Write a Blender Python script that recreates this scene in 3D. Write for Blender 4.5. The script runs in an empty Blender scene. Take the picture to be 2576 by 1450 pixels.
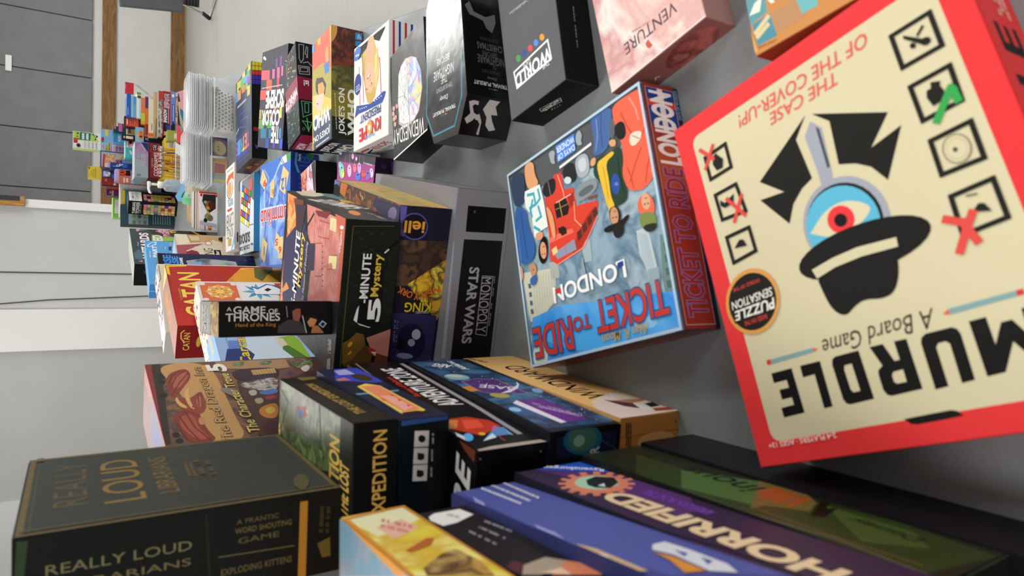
import bpy, bmesh, math, random
from mathutils import Matrix, Vector

C = bpy.context.scene.collection
PI = math.pi
CM = 0.01
# ------------------------------------------------------------------ camera, world, lights, exposure
def make_camera():
    th, ro = math.radians(32.8624), math.radians(0.5554)
    right, fwd, up = Vector((1, 0, 0)), Vector((0, math.cos(th), -math.sin(th))), Vector((0, math.sin(th), math.cos(th)))
    # the photograph was taken upright and is shown turned a quarter: its left edge is "up"
    cx = right * math.sin(ro) - up * math.cos(ro)
    cy = right * math.cos(ro) + up * math.sin(ro)
    cam = bpy.data.cameras.new('camera')
    cam.sensor_width = 36.0
    cam.lens = 1705.6 / 2576 * 36.0
    cam.clip_start, cam.clip_end = 0.02, 60
    cam.dof.use_dof = True
    cam.dof.focus_distance = 1.5
    cam.dof.aperture_fstop = 9.0
    o = bpy.data.objects.new('camera', cam)
    o.matrix_world = Matrix.Translation((0, 0, 0.4582)) @ Matrix((cx, cy, -fwd)).transposed().to_4x4()
    C.objects.link(o)
    bpy.context.scene.camera = o
make_camera()
SC = bpy.context.scene
SC.view_settings.view_transform = 'Standard'
SC.view_settings.look = 'None'
SC.view_settings.gamma = 1.0
SC.view_settings.use_curve_mapping = False
SC.view_settings.exposure = -0.22
SC.cycles.transparent_max_bounces = 24
W = bpy.data.worlds.new('world')
SC.world = W
W.use_nodes = True
W.node_tree.nodes['Background'].inputs[0].default_value = (0.93, 0.97, 1.0, 1)
W.node_tree.nodes['Background'].inputs[1].default_value = 0.34      # fill added to stand in for bounce from the unseen room
CEIL = 2.02
LAMPS = [(x, y) for y in (-1.3, 1.75, 4.7, 7.6) for x in (-0.8, 2.1, 3.9)]  # rightmost lamps are unseen, added to brighten the right-facing box sides
LAMP_POWER = 44

# ------------------------------------------------------------------ helpers
def lin(h):
    h = h.lstrip('#')
    v = [int(h[i:i + 2], 16) / 255 for i in (0, 2, 4)]
    return tuple(x / 12.92 if x <= 0.04045 else ((x + 0.055) / 1.055) ** 2.4 for x in v) + (1.0,)
MATS = {}
def nodes(name):
    m = bpy.data.materials.new(name)
    m.use_nodes = True
    nt = m.node_tree
    return m, nt, nt.nodes['Principled BSDF']
def link(nt, a, b): nt.links.new(a, b)
def noise(nt, scale, detail=3, stretch=None):
    tc = nt.nodes.new('ShaderNodeTexCoord')
    n = nt.nodes.new('ShaderNodeTexNoise')
    n.inputs['Scale'].default_value = scale
    n.inputs['Detail'].default_value = detail
    if stretch:
        mp = nt.nodes.new('ShaderNodeMapping')
        mp.inputs['Scale'].default_value = stretch
        link(nt, tc.outputs['Object'], mp.inputs['Vector']); link(nt, mp.outputs['Vector'], n.inputs['Vector'])
    else:
        link(nt, tc.outputs['Object'], n.inputs['Vector'])
    return n
def bump(nt, bs, src, strength, dist=0.002):
    b = nt.nodes.new('ShaderNodeBump')
    b.inputs['Strength'].default_value = strength
    b.inputs['Distance'].default_value = dist
    link(nt, src, b.inputs['Height']); link(nt, b.outputs['Normal'], bs.inputs['Normal'])
def card(rough):
    """printed card: the ink colour is stored per face corner, the varnish is slightly uneven"""
    k = 'printed_card_%.2f' % rough
    if k in MATS: return MATS[k]
    m, nt, bs = nodes(k)
    a = nt.nodes.new('ShaderNodeAttribute'); a.attribute_name = 'ink'
    link(nt, a.outputs['Color'], bs.inputs['Base Color'])
    n = noise(nt, 60, 2)
    mr = nt.nodes.new('ShaderNodeMapRange')
    mr.inputs['To Min'].default_value = max(0.05, rough - 0.06); mr.inputs['To Max'].default_value = rough + 0.1
    link(nt, n.outputs['Fac'], mr.inputs['Value']); link(nt, mr.outputs['Result'], bs.inputs['Roughness'])
    bump(nt, bs, n.outputs['Fac'], 0.12 if rough > 0.2 else 0.22, 0.0008)
    bs.inputs['Specular IOR Level'].default_value = 0.2 if rough > 0.2 else 0.5
    MATS[k] = m
    return m
PAL = {   # small-scale printed artwork: noise scale and ink colours
 'dragonbrown': (35, '2b1d16 4a3423 2a1a14 6a4a30 221a18'), 'yellowspike': (40, 'f0cc30 e0a828 3a2a1a f2d848 7a5a20'), 'cityorange': (55, '2a221e c8743a 3a2c26 7a4426 1e1a1c e8a85a'),
 'orangegreen': (40, 'd8824a 8fae4a e09a5a c8b04a a8603a'), 'sunset': (30, 'e8783c f0a850 d85a3c f4c468 c8684a'), 'mansion': (26, 'cc7a70 d88e82 c66e66 de9c8e'), 'darkgold': (60, '3a2f1c b8862c 2a2620 d8b04a 5a4a30'),
 'jungle': (28, '222c17 44592a 1b2414 5f773a 2a1f16 6c8046'), 'fern': (34, '55732f 2f471d 7a9348 263c1a 8a9c5c'), 'space': (16, '26426c 32649a 20324f 4a80aa 2a3a70'), 'skyblue': (14, '7fa4b4 8e98a2 6a94ac 82868f 9cb4bc'),
 'yellowart': (18, 'e8dc5a f0e88a d8b43c e8d848 f0ecb0'), 'brownart': (24, '8a5a2c c89a4a 5a3a1c d8b86a a8482c'), 'marble': (10, 'e8cfc6 d8a8a0 f0ded6 c88f90 e8c4b4 b4a0b8'), 'marbledark': (12, 'c8a49e 9a706c d8bcb4 8a5c5c'), 'redrock': (30, '8a3a34 b05a50 6a2a28 c07a6c'),
 'darkorange': (22, '7a3014 a84a1e 5a2410'), 'holo': (26, 'a8c8e8 e8d86a c8a0d8 8fb4e0 d8e4f0 e0a8c0 d8e070'), 'redbrown': (30, '4a1f18 8a3a24 3a1814 a0522c'), 'olive': (26, '5a5424 7a7030 464a24 8f8438'), 'emberdark': (30, '4a2a24 8a4a20 3a2420 a86a2a'), 'bluesky': (7, '4a7ad4 8ab4ec 3a62c4 a8ccf0 4f86dc'),
 'mangayellow': (36, 'e0bc3c f0e4c0 c89a2c 4a3020 e8d06a'), 'mangared': (36, 'c84a34 e8a080 8a2f24 d8c0a8 b86a4a'), 'mangalilac': (36, 'c8a8c8 e8d8e4 8a6a8f d85a6a b090b8'), 'sunsetfield': (14, 'e8a838 d88a2c f0c85a c8702a'), 'tavern': (20, '4a2c1a 6e4224 3a2014 8a5a2e 54301c'), 'crowd': (50, 'c8b8a8 4a3a34 e0dcd4 8a4a30 6a6a8a'),
 'londonhaze': (16, '6f8ea6 8fa8b8 56788f a4b8c0 6a8494'), 'londoncrowd': (22, '4a5058 7a8890 35393f 9aa4a8 5a6a78'), 'londonstone': (30, 'b9b7a2 d0ccb8 8f8f7f a8a48c'), 'bluesky2': (8, '2f9df0 5fb4f4 2a8ce0 7cc4f4'),
 'window': (12, '8a8f96 5a6068 b4b8bc 70767c'), 'wizards': (34, 'd87aa8 e8c04a 4a2a34 f0a8c8 8a5a2c 3a2a2c'), 'darkart': (20, '1a1c1a 3a3e34 24261f 54584a'), 'comicorange': (40, 'e0904a f0c080 c8643a e8d8b8 4a3028'), 'lavenderart': (30, 'c8b4e0 8a78b4 e0c8e0 a85a6a 6a5a98'), 'comicgrey': (30, '3a3436 8f8a88 c88a6a d8d4d0 4a3c3c'), 'shadowart': (40, '2a2024 8a6a4a d8a8c0 3a2c30 6a3a5a'), 'greyphoto': (30, '7a7470 b8b4b0 4a4440 d8d4d0 8a6a60'),
}
def art(name):
    k = 'artwork_' + name
    if k in MATS: return MATS[k]
    sc, cols = PAL[name]; cols = cols.split()
    m, nt, bs = nodes(k)
    n = noise(nt, sc, 4); n.inputs['Distortion'].default_value = 0.35; n.inputs['Roughness'].default_value = 0.55
    r = nt.nodes.new('ShaderNodeValToRGB'); el = r.color_ramp.elements
    N = len(cols)
    for i, c in enumerate(cols):
        p = 0.32 + 0.36 * i / (N - 1)
        e = el[i] if i < 2 else el.new(p)
        e.position = p; e.color = lin(c)
    link(nt, n.outputs['Fac'], r.inputs['Fac']); link(nt, r.outputs['Color'], bs.inputs['Base Color'])
    bs.inputs['Roughness'].default_value = 0.38
    MATS[k] = m
    return m
def plain(name, col, rough=0.5, metal=0.0, var=0.06, scale=12, bmp=0.0, stretch=None, bscale=None, spec=0.5):
    """painted / moulded surface with a slight uneven tone"""
    if name in MATS: return MATS[name]
    m, nt, bs = nodes(name)
    c = lin(col)
    n = noise(nt, scale, 4, stretch)
    r = nt.nodes.new('ShaderNodeValToRGB'); e = r.color_ramp.elements
    e[0].position, e[1].position = 0.3, 0.7
    e[0].color = tuple(x * (1 - var) for x in c[:3]) + (1,); e[1].color = tuple(min(1, x * (1 + var)) for x in c[:3]) + (1,)
    link(nt, n.outputs['Fac'], r.inputs['Fac']); link(nt, r.outputs['Color'], bs.inputs['Base Color'])
    bs.inputs['Roughness'].default_value = rough; bs.inputs['Metallic'].default_value = metal
    bs.inputs['Specular IOR Level'].default_value = spec
    if bmp:
        n2 = noise(nt, bscale or scale * 8, 3); bump(nt, bs, n2.outputs['Fac'], bmp, 0.003)
    MATS[name] = m
    return m
def clear(name, col, alpha, rough=0.15):
    """thin clear or frosted plastic"""
    if name in MATS: return MATS[name]
    m, nt, bs = nodes(name)
    bs.inputs['Base Color'].default_value = lin(col); bs.inputs['Roughness'].default_value = rough
    n = noise(nt, 20, 2)
    mr = nt.nodes.new('ShaderNodeMapRange'); mr.inputs['To Min'].default_value = alpha * .85; mr.inputs['To Max'].default_value = min(1, alpha * 1.15)
    link(nt, n.outputs['Fac'], mr.inputs['Value']); link(nt, mr.outputs['Result'], bs.inputs['Alpha'])
    MATS[name] = m
    return m
def wood(name, cols, axis):
    if name in MATS: return MATS[name]
    m, nt, bs = nodes(name)
    st = [3.0, 3.0, 3.0]
    for i in range(3):
        if i != axis: st[i] = 38.0
    n = noise(nt, 1.0, 6, st); n.inputs['Distortion'].default_value = 2.2
    r = nt.nodes.new('ShaderNodeValToRGB'); e = r.color_ramp.elements
    e[0].position, e[1].position = 0.34, 0.64
    e[0].color, e[1].color = lin(cols[0]), lin(cols[1])
    x = e.new(0.48); x.color = lin(cols[2])
    link(nt, n.outputs['Fac'], r.inputs['Fac']); link(nt, r.outputs['Color'], bs.inputs['Base Color'])
    bs.inputs['Roughness'].default_value = 0.4
    MATS[name] = m
    return m

class MB:
    """collects faces with a material and an ink colour, then links them as ONE mesh object"""
    def __init__(s): s.v, s.f, s.mi, s.ink, s.mats = [], [], [], [], []
    def slot(s, m):
        if m not in s.mats: s.mats.append(m)
        return s.mats.index(m)
    def add(s, vs, fs, m, ink=(1, 1, 1, 1)):
        b = len(s.v); k = s.slot(m)
        s.v += [tuple(v) for v in vs]
        for f in fs:
            s.f.append([b + i for i in f]); s.mi.append(k); s.ink.append(ink)
        return s
    def rbox(s, lo, hi, m, ink=(1, 1, 1, 1), r=0.0012, seg=2, M=None):
        bm = bmesh.new()
        bmesh.ops.create_cube(bm, size=1)
        d = [hi[i] - lo[i] for i in range(3)]
        for v in bm.verts: v.co = Vector([(lo[i] + hi[i]) / 2 + v.co[i] * d[i] for i in range(3)])
        if r > 0: bmesh.ops.bevel(bm, geom=bm.edges[:], offset=min(r, min(d) * .3), segments=seg, affect='EDGES', profile=0.5)
        bm.verts.index_update()
        vs = [(M @ v.co) if M else v.co.copy() for v in bm.verts]; fs = [[v.index for v in f.verts] for f in bm.faces]
        bm.free()
        return s.add(vs, fs, m, ink)
    def tube(s, pts, r, m, n=10, ink=(1, 1, 1, 1), cap=True):
        pts = [Vector(p) for p in pts]; rs = r if isinstance(r, (list, tuple)) else [r] * len(pts)
        vs = []; fs = []; ref = None
        for i, p in enumerate(pts):
            t = (pts[min(i + 1, len(pts) - 1)] - pts[max(i - 1, 0)]).normalized()
            a = t.orthogonal().normalized() if ref is None else (ref - t * ref.dot(t)).normalized()
            ref = a; b = t.cross(a)
            vs += [p + (a * math.cos(2 * PI * k / n) + b * math.sin(2 * PI * k / n)) * rs[i] for k in range(n)]
        for i in range(len(pts) - 1):
            for k in range(n): fs.append([i * n + k, i * n + (k + 1) % n, (i + 1) * n + (k + 1) % n, (i + 1) * n + k])
        if cap: fs += [list(range(n))[::-1], [(len(pts) - 1) * n + k for k in range(n)]]
        return s.add(vs, fs, m, ink)
    def lathe(s, prof, m, n=24, o=(0, 0, 0), ink=(1, 1, 1, 1)):
        vs = [(o[0] + r * math.cos(2 * PI * k / n), o[1] + r * math.sin(2 * PI * k / n), o[2] + z) for r, z in prof for k in range(n)]
        fs = [[i * n + k, i * n + (k + 1) % n, (i + 1) * n + (k + 1) % n, (i + 1) * n + k] for i in range(len(prof) - 1) for k in range(n)]
        return s.add(vs, fs, m, ink)
    def prism(s, poly, z0, z1, m, ink=(1, 1, 1, 1)):
        n = len(poly)
        vs = [(x, y, z0) for x, y in poly] + [(x, y, z1) for x, y in poly]
        fs = [list(range(n))[::-1], list(range(n, 2 * n))] + [[i, (i + 1) % n, n + (i + 1) % n, n + i] for i in range(n)]
        return s.add(vs, fs, m, ink)
    def build(s, name, parent=None, smooth=False):
        me = bpy.data.meshes.new(name)
        me.from_pydata(s.v, [], s.f)
        for m in s.mats: me.materials.append(m)
        me.polygons.foreach_set('material_index', s.mi)
        if smooth: me.polygons.foreach_set('use_smooth', [True] * len(s.f))
        a = me.color_attributes.new('ink', 'FLOAT_COLOR', 'CORNER')
        buf = []
        for f, c in zip(s.f, s.ink): buf += list(c) * len(f)
        a.data.foreach_set('color', buf)
        me.validate(); me.update()
        o = bpy.data.objects.new(name, me)
        C.objects.link(o)
        if parent: o.parent = parent
        return o
def tag(o, label=None, cat=None, group=None, kind=None):
    if label: o['label'] = label
    if cat: o['category'] = cat
    if group: o['group'] = group
    if kind: o['kind'] = kind
    return o
def empty(name, loc, rz=0.0):
    o = bpy.data.objects.new(name, None)
    o.location = loc; o.rotation_euler = (0, 0, rz); o.empty_display_size = 0.02
    C.objects.link(o)
    return o
def copy_thing(o):
    c = o.copy(); C.objects.link(c)
    for ch in o.children:
        d = ch.copy(); C.objects.link(d); d.parent = c
    return c
def structure(o): return tag(o, kind='structure')

# ------------------------------------------------------------------ lettering: outlines of the built-in font as flat meshes
GLYPH = {}
def letters(text, bold, shear):
    k = (text, bold, shear)
    if k in GLYPH: return GLYPH[k]
    def mesh(off):
        cu = bpy.data.curves.new('lettering', 'FONT')
        cu.body = text; cu.size = 1.0; cu.resolution_u = 4 if len(text) < 11 else 2; cu.offset = off; cu.shear = shear
        ob = bpy.data.objects.new('lettering', cu)
        me = bpy.data.meshes.new_from_object(ob)
        vs = [v.co.copy() for v in me.vertices]; fs = [list(p.vertices) for p in me.polygons]
        bpy.data.objects.remove(ob); bpy.data.curves.remove(cu); bpy.data.meshes.remove(me)
        return vs, fs
    v0, f0 = mesh(0.0)
    xs = [v.x for v in v0]; ys = [v.y for v in v0]
    bb = (min(xs), min(ys), max(xs) - min(xs), max(ys) - min(ys))
    if bold: v0, f0 = mesh(bold)
    GLYPH[k] = ([((v.x - bb[0]) / bb[2], (v.y - bb[1]) / bb[3]) for v in v0], f0)
    return GLYPH[k]

# ------------------------------------------------------------------ printed faces
def print_face(mb, O, U, V, data, mat, step, unit=2e-4):
    """draw one face's artwork: O lower-left corner, U and V unit axes of the face; sizes in 0.2 mm"""
    Nn = U.cross(V); lay = 0
    col = '888888'
    for it in data.split(';'):
        if not it: continue
        i = it.find(':')
        q = it.find('"')
        if i >= 0 and (q < 0 or i < q): col, it = it[:i], it[i + 1:]
        if col[0] == '@': m, ink = art(col[1:]), (1, 1, 1, 1)
        else: m, ink = mat, lin(col)
        lay += 1
        off = O + Nn * (4e-5 + step * lay)
        P = lambda a, b: off + U * (a * unit) + V * (b * unit)
        if it[0] == '"':
            _, text, rest = it.split('"')
            r = rest.split(); n = [float(x) for x in r[:6]]
            vs, fs = letters(text, float(r[6]), float(r[7]))
            mb.add([P(n[0] + n[2] * x + n[4] * y, n[1] + n[3] * x + n[5] * y) for x, y in vs], fs, m, ink)
        elif it[0] == 'e':
            r = it[1:].split(); k = int(r[0]); n = [float(x) for x in r[1:]]
            mb.add([P(n[0] + n[2] * math.cos(2 * PI * j / k) + n[4] * math.sin(2 * PI * j / k), n[1] + n[3] * math.cos(2 * PI * j / k) + n[5] * math.sin(2 * PI * j / k)) for j in range(k)], [list(range(k))], m, ink)
        elif it[0] == 'l':
            r = it[1:].split(); w = float(r[0]) / 2; n = [float(x) for x in r[1:]]; pts = list(zip(n[::2], n[1::2]))
            for si, (a, b) in enumerate(zip(pts[:-1], pts[1:])):
                dx, dy = b[0] - a[0], b[1] - a[1]; L = math.hypot(dx, dy)
                if L < 1e-6: continue
                off = O + Nn * (4e-5 + step * (lay + .12 * (si % 7)))
                ex, ey = dx / L * w * .8, dy / L * w * .8; nx, ny = -dy / L * w, dx / L * w
                mb.add([P(a[0] - ex - nx, a[1] - ey - ny), P(b[0] + ex - nx, b[1] + ey - ny), P(b[0] + ex + nx, b[1] + ey + ny), P(a[0] - ex + nx, a[1] - ey + ny)], [[0, 1, 2, 3]], m, ink)
        elif it[0] == 's':           # lines of print too small to read
            r = it[1:].split(); rows, seed, dens = int(r[0]), int(r[1]), float(r[2]); n = [float(x) for x in r[3:]]
            R = random.Random(seed)
            for k in range(rows):
                s = 0.0
                while s < 1:
                    l = R.uniform(.02, .07); e = min(1, s + l)
                    if R.random() < dens:
                        y0, y1 = (k + .15) / rows, (k + .75) / rows
                        mb.add([P(n[0] + n[2] * x + n[4] * y, n[1] + n[3] * x + n[5] * y) for x, y in ((s, y0), (e, y0), (e, y1), (s, y1))], [[0, 1, 2, 3]], m, ink)
                    s += l + .015
        else:                        # a plain outline, or ('q') one with rounded corners
            n = [float(x) for x in it.lstrip('q').split()]
            q = list(zip(n[::2], n[1::2]))
            for _ in range(2 if it[0] == 'q' else 0):
                q = [(a[0] * s + b[0] * (1 - s), a[1] * s + b[1] * (1 - s)) for a, b in zip(q, q[1:] + q[:1]) for s in (.75, .25)]
            mb.add([P(*a) for a in q], [list(range(len(q)))], m, ink)

def make_box(name, cat, label, group, kind, pose, col, rough, faces, poly=None):
    x, y, yaw, z, w, d, h = [v * CM if i != 2 else v for i, v in enumerate(pose)]
    mat = card(rough); ink = lin(col); far = y > 3.0; step = 3e-5 if far else 1.2e-5
    mb = MB()
    fr = {'T': ((-w / 2, -d / 2, h), (1, 0, 0), (0, 1, 0)), 'N': ((-w / 2, -d / 2, 0), (1, 0, 0), (0, 0, 1)),
          'R': ((w / 2, -d / 2, 0), (0, 1, 0), (0, 0, 1)), 'L': ((-w / 2, d / 2, 0), (0, -1, 0), (0, 0, 1))}
    if poly:
        pl = [(a * CM, b * CM) for a, b in poly]
        mb.prism(pl, 0.0, h, mat, ink)
        fr = {'T': ((0, 0, h), (1, 0, 0), (0, 1, 0))}
        for i in range(len(pl)):
            a, b = Vector((*pl[i], 0)), Vector((*pl[(i + 1) % len(pl)], 0)); fr['S%d' % i] = (tuple(a), tuple((b - a).normalized()), (0, 0, 1))
    single = far or poly or kind == 'single'
    if single:
        root = None
        if not poly: mb.rbox((-w / 2, -d / 2, 0), (w / 2, d / 2, h), mat, ink, 0.0012)
    else:
        root = empty(name, (x, y, z), yaw)
        e = 0.0011
        if kind == 'lid':
            mb.rbox((-w / 2, -d / 2, 0.0035), (w / 2, d / 2, h), mat, ink, 0.0016)
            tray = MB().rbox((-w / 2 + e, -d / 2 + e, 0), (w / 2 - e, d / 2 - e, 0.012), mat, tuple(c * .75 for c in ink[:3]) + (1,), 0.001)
        elif kind == 'stand':       # the box stands on edge, its cover towards the room
            mb.rbox((-w / 2, -d / 2, 0), (w / 2, d / 2 - 0.0035, h), mat, ink, 0.0016)
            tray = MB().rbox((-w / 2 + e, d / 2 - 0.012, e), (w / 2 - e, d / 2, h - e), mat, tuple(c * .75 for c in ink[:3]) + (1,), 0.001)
        else:                        # a box like a book: slipped out sideways
            mb.rbox((-w / 2, -d / 2, 0), (w / 2, d / 2 - 0.004, h), mat, ink, 0.0016)
            tray = MB().rbox((-w / 2 + e, d / 2 - 0.02, e), (w / 2 - e, d / 2, h - e), mat, lin('cfc8b4'), 0.001)
    for k, data in faces.items():
        o, u, v = fr[k]
        print_face(mb, Vector(o), Vector(u), Vector(v), data, mat, step)
    if single:
        o = mb.build(name); o.location = (x, y, z); o.rotation_euler = (0, 0, yaw); root = o
    else:
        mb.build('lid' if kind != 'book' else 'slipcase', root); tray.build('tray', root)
    return tag(root, label, cat, group)

# ------------------------------------------------------------------ the room
FLOOR = -0.74
FAR, NEAR = 9.73, 6.40
def slab(name, lo, hi, m, kind='structure', parent=None, r=0.0):
    o = MB().rbox(lo, hi, m, r=r).build(name, parent)
    return structure(o) if kind == 'structure' else o
wall_m = plain('wall_paint', '#c3c3c0', 0.7, var=0.03, scale=3, bmp=0.25, bscale=90)
grey_m = plain('wall_paint_grey', '#b4b4b2', 0.7, var=0.03, scale=3, bmp=0.3, bscale=70)
white_m = plain('trim_paint_white', '#e4e4e2', 0.5, var=0.02, scale=2)
cool_m = plain('wall_paint_cool', '#c4c4c6', 0.65, var=0.03, scale=2, bmp=0.15, bscale=60)
panel_m = plain('panel_fabric', '#77777a', 0.85, var=0.07, scale=6, bmp=0.4, bscale=260)
seam_m = plain('panel_seam', '#3a3a3c', 0.9)
oak = wood('oak_trim', ('#5e4220', '#8a6436', '#745228'), 0)
floor_m = plain('vinyl_floor', '#a5a39f', 0.42, var=0.05, scale=1.0, stretch=(3, 60, 3), bmp=0.08, bscale=60)
slab('floor', (-4, -3, FLOOR - 0.05), (4.7, FAR + 0.1, FLOOR), floor_m)
slab('ceiling', (-4, -3, CEIL), (4.7, FAR + 0.1, CEIL + 0.05), plain('ceiling_tile', '#d8d8d4', 0.9, var=0.03, scale=8))
slab('wall_back', (-4, FAR, FLOOR), (4.7, FAR + 0.1, CEIL), wall_m)
slab('wall_right', (4.6, -3, FLOOR), (4.7, FAR, CEIL), wall_m)  # unseen wall, set close in to bounce light onto right-facing sides
slab('wall_left', (-4, NEAR, FLOOR), (-0.52, NEAR + 0.1, CEIL), grey_m)
slab('wall_corner', (-0.20, NEAR, FLOOR), (0.60, NEAR + 0.1, CEIL), cool_m)
slab('wall_side', (-4, -3, FLOOR), (-3.9, NEAR, CEIL), wall_m)
slab('trim_1', (-0.52, NEAR - 0.03, FLOOR), (-0.20, NEAR + 0.1, CEIL), white_m)
slab('trim_2', (0.583, NEAR - 0.025, FLOOR), (0.645, FAR, CEIL), white_m)
slab('trim_3', (-3.2, NEAR - 0.02, FLOOR), (-1.66, NEAR, CEIL), plain('panel_white', '#d4d4d6', 0.6, var=0.02, scale=2))
slab('trim_4', (0.65, FAR - 0.025, 0.046), (4.6, FAR, 0.193), oak, r=0.004)
slab('baseboard_back', (0.65, FAR - 0.02, FLOOR), (4.6, FAR, -0.56), oak, r=0.004)
slab('trim_5', (0.65, FAR - 0.035, FLOOR), (4.6, FAR - 0.0, FLOOR + 0.02), plain('shoe_moulding', '#8a7a60', 0.5))
xs = [0.66, 1.12, 1.81, 2.50, 3.20, 3.89, 4.58]
for i in range(len(xs) - 1):
    slab('trim_%d' % (6 + i), (xs[i] + 0.006, FAR - 0.03, 0.297), (xs[i + 1] - 0.006, FAR, CEIL), panel_m, r=0.004)
slab('trim_20', (0.66, FAR - 0.012, 0.30), (4.58, FAR - 0.004, CEIL), seam_m)
tag(MB().rbox((2.44, FAR - 0.05, 1.08), (2.62, FAR - 0.03, 1.14), white_m, r=0.004).build('wall_tag'), 'small white plastic tag on the seam between two grey wall panels', 'tag')
wf = empty('notice_board', (0.585, NEAR - 0.06, 0.78))
MB().rbox((0, 0, 0), (0.075, 0.035, 1.2), wood('board_wood', ('#8a5c28', '#c0904c', '#a87838'), 2), r=0.003).build('frame_rail', wf)
MB().rbox((0.04, -0.006, 0.03), (0.075, 0.004, 1.2), plain('board_black', '#2c2c2e', 0.6), r=0.001).build('dark_edge', wf)
tag(wf, 'wooden edge of a notice board high on the white corner trim', 'notice board')
seam_tube_m = plain('seam_tube_dark', '#2a2a2a', 0.5)  # dark tubes added where the wall has only shaded seams
for nm, pts, lb in (('wall_seam_line', [(0.083, NEAR - .006, 1.9), (0.083, NEAR - .006, .9), (0.084, NEAR - .006, .09), (0.085, NEAR - .006, -.7)], 'straight thin dark tube standing in for a shaded seam down the pale wall'),
                    ('wall_seam_line', [(-0.24 + .04, NEAR - .006, 1.9), (-0.158, NEAR - .006, .93), (-0.128, NEAR - .006, .62), (-0.096, NEAR - .006, -.08), (-0.09, NEAR - .006, -.7)], 'curved thin dark tube standing in for a shaded wall seam beside the white pillar')):
    tag(MB().tube(pts, 0.004, seam_tube_m, 8).build(nm, smooth=True), lb, 'seam')
# ceiling lamps (they light the room; above the picture)
for i, (x, y) in enumerate(LAMPS):
    t = empty('ceiling_light', (x, y, CEIL))
    tag(t, 'rectangular fluorescent ceiling light set in the ceiling above the tables', 'light', 'ceiling lights')
    fm = MB()
    for lo, hi in (((-.33, -.63, -.03), (-.30, .63, 0)), ((.30, -.63, -.03), (.33, .63, 0)), ((-.30, -.63, -.03), (.30, -.60, 0)), ((-.30, .60, -.03), (.30, .63, 0))): fm.rbox(lo, hi, white_m, r=0.002)
    fm.build('frame', t)
    l = bpy.data.lights.new('lamp', 'AREA'); l.shape = 'RECTANGLE'; l.size = 0.58; l.size_y = 1.18; l.energy = LAMP_POWER; l.color = (1.0, 0.985, 0.955)
    lo = bpy.data.objects.new('lamp', l); lo.location = (0, 0, -0.02); lo.parent = t; C.objects.link(lo)

# ------------------------------------------------------------------ folding tables, end to end, turned 11 degrees
TA = -math.atan(0.1943)
top_m = plain('table_top_grey', '#7f8586', 0.42, var=0.05, scale=300, bmp=0.05, bscale=1200)
edge_m = plain('table_edge', '#4a4c4d', 0.5)
leg_m = plain('table_leg_steel', '#8a8c8e', 0.35, 0.8)
def table(y0, y1, label):
    ym = (y0 + y1) / 2; xr = 0.446 + 0.1943 * (ym - 1.0); L = (y1 - y0) / math.cos(TA)
    t = empty('folding_table', (xr - 0.381 * math.cos(TA), ym - 0.381 * math.sin(TA), FLOOR), TA)
    h = -FLOOR
    MB().rbox((-.381, -L / 2, h - .022), (.381, L / 2, h), top_m, r=0.003).build('tabletop', t)
    r = MB()
    for lo, hi in (((-.365, -L / 2 + .015, h - .06), (-.345, L / 2 - .015, h - .022)), ((.345, -L / 2 + .015, h - .06), (.365, L / 2 - .015, h - .022)), ((-.345, -L / 2 + .015, h - .06), (.345, -L / 2 + .035, h - .022)), ((-.345, L / 2 - .035, h - .06), (.345, L / 2 - .015, h - .022))): r.rbox(lo, hi, edge_m, r=0.001)
    r.build('apron', t)
    for sy in (-1, 1):
        for sx in (-1, 1): MB().tube([(sx * .31, sy * (L / 2 - .28), h - .03), (sx * .31, sy * (L / 2 - .18), 0.0)], 0.014, leg_m).build('leg', t, True)
        MB().tube([(-.31, sy * (L / 2 - .2), .18), (.31, sy * (L / 2 - .2), .18)], 0.010, leg_m).build('stretcher', t, True)
    return tag(t, label, 'table')
table(-0.12, 2.285, 'long grey folding table nearest the camera, under the big board-game boxes')
table(2.288, 4.69, 'long grey folding table beyond the first one, under the clear trays and the far piles')

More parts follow.
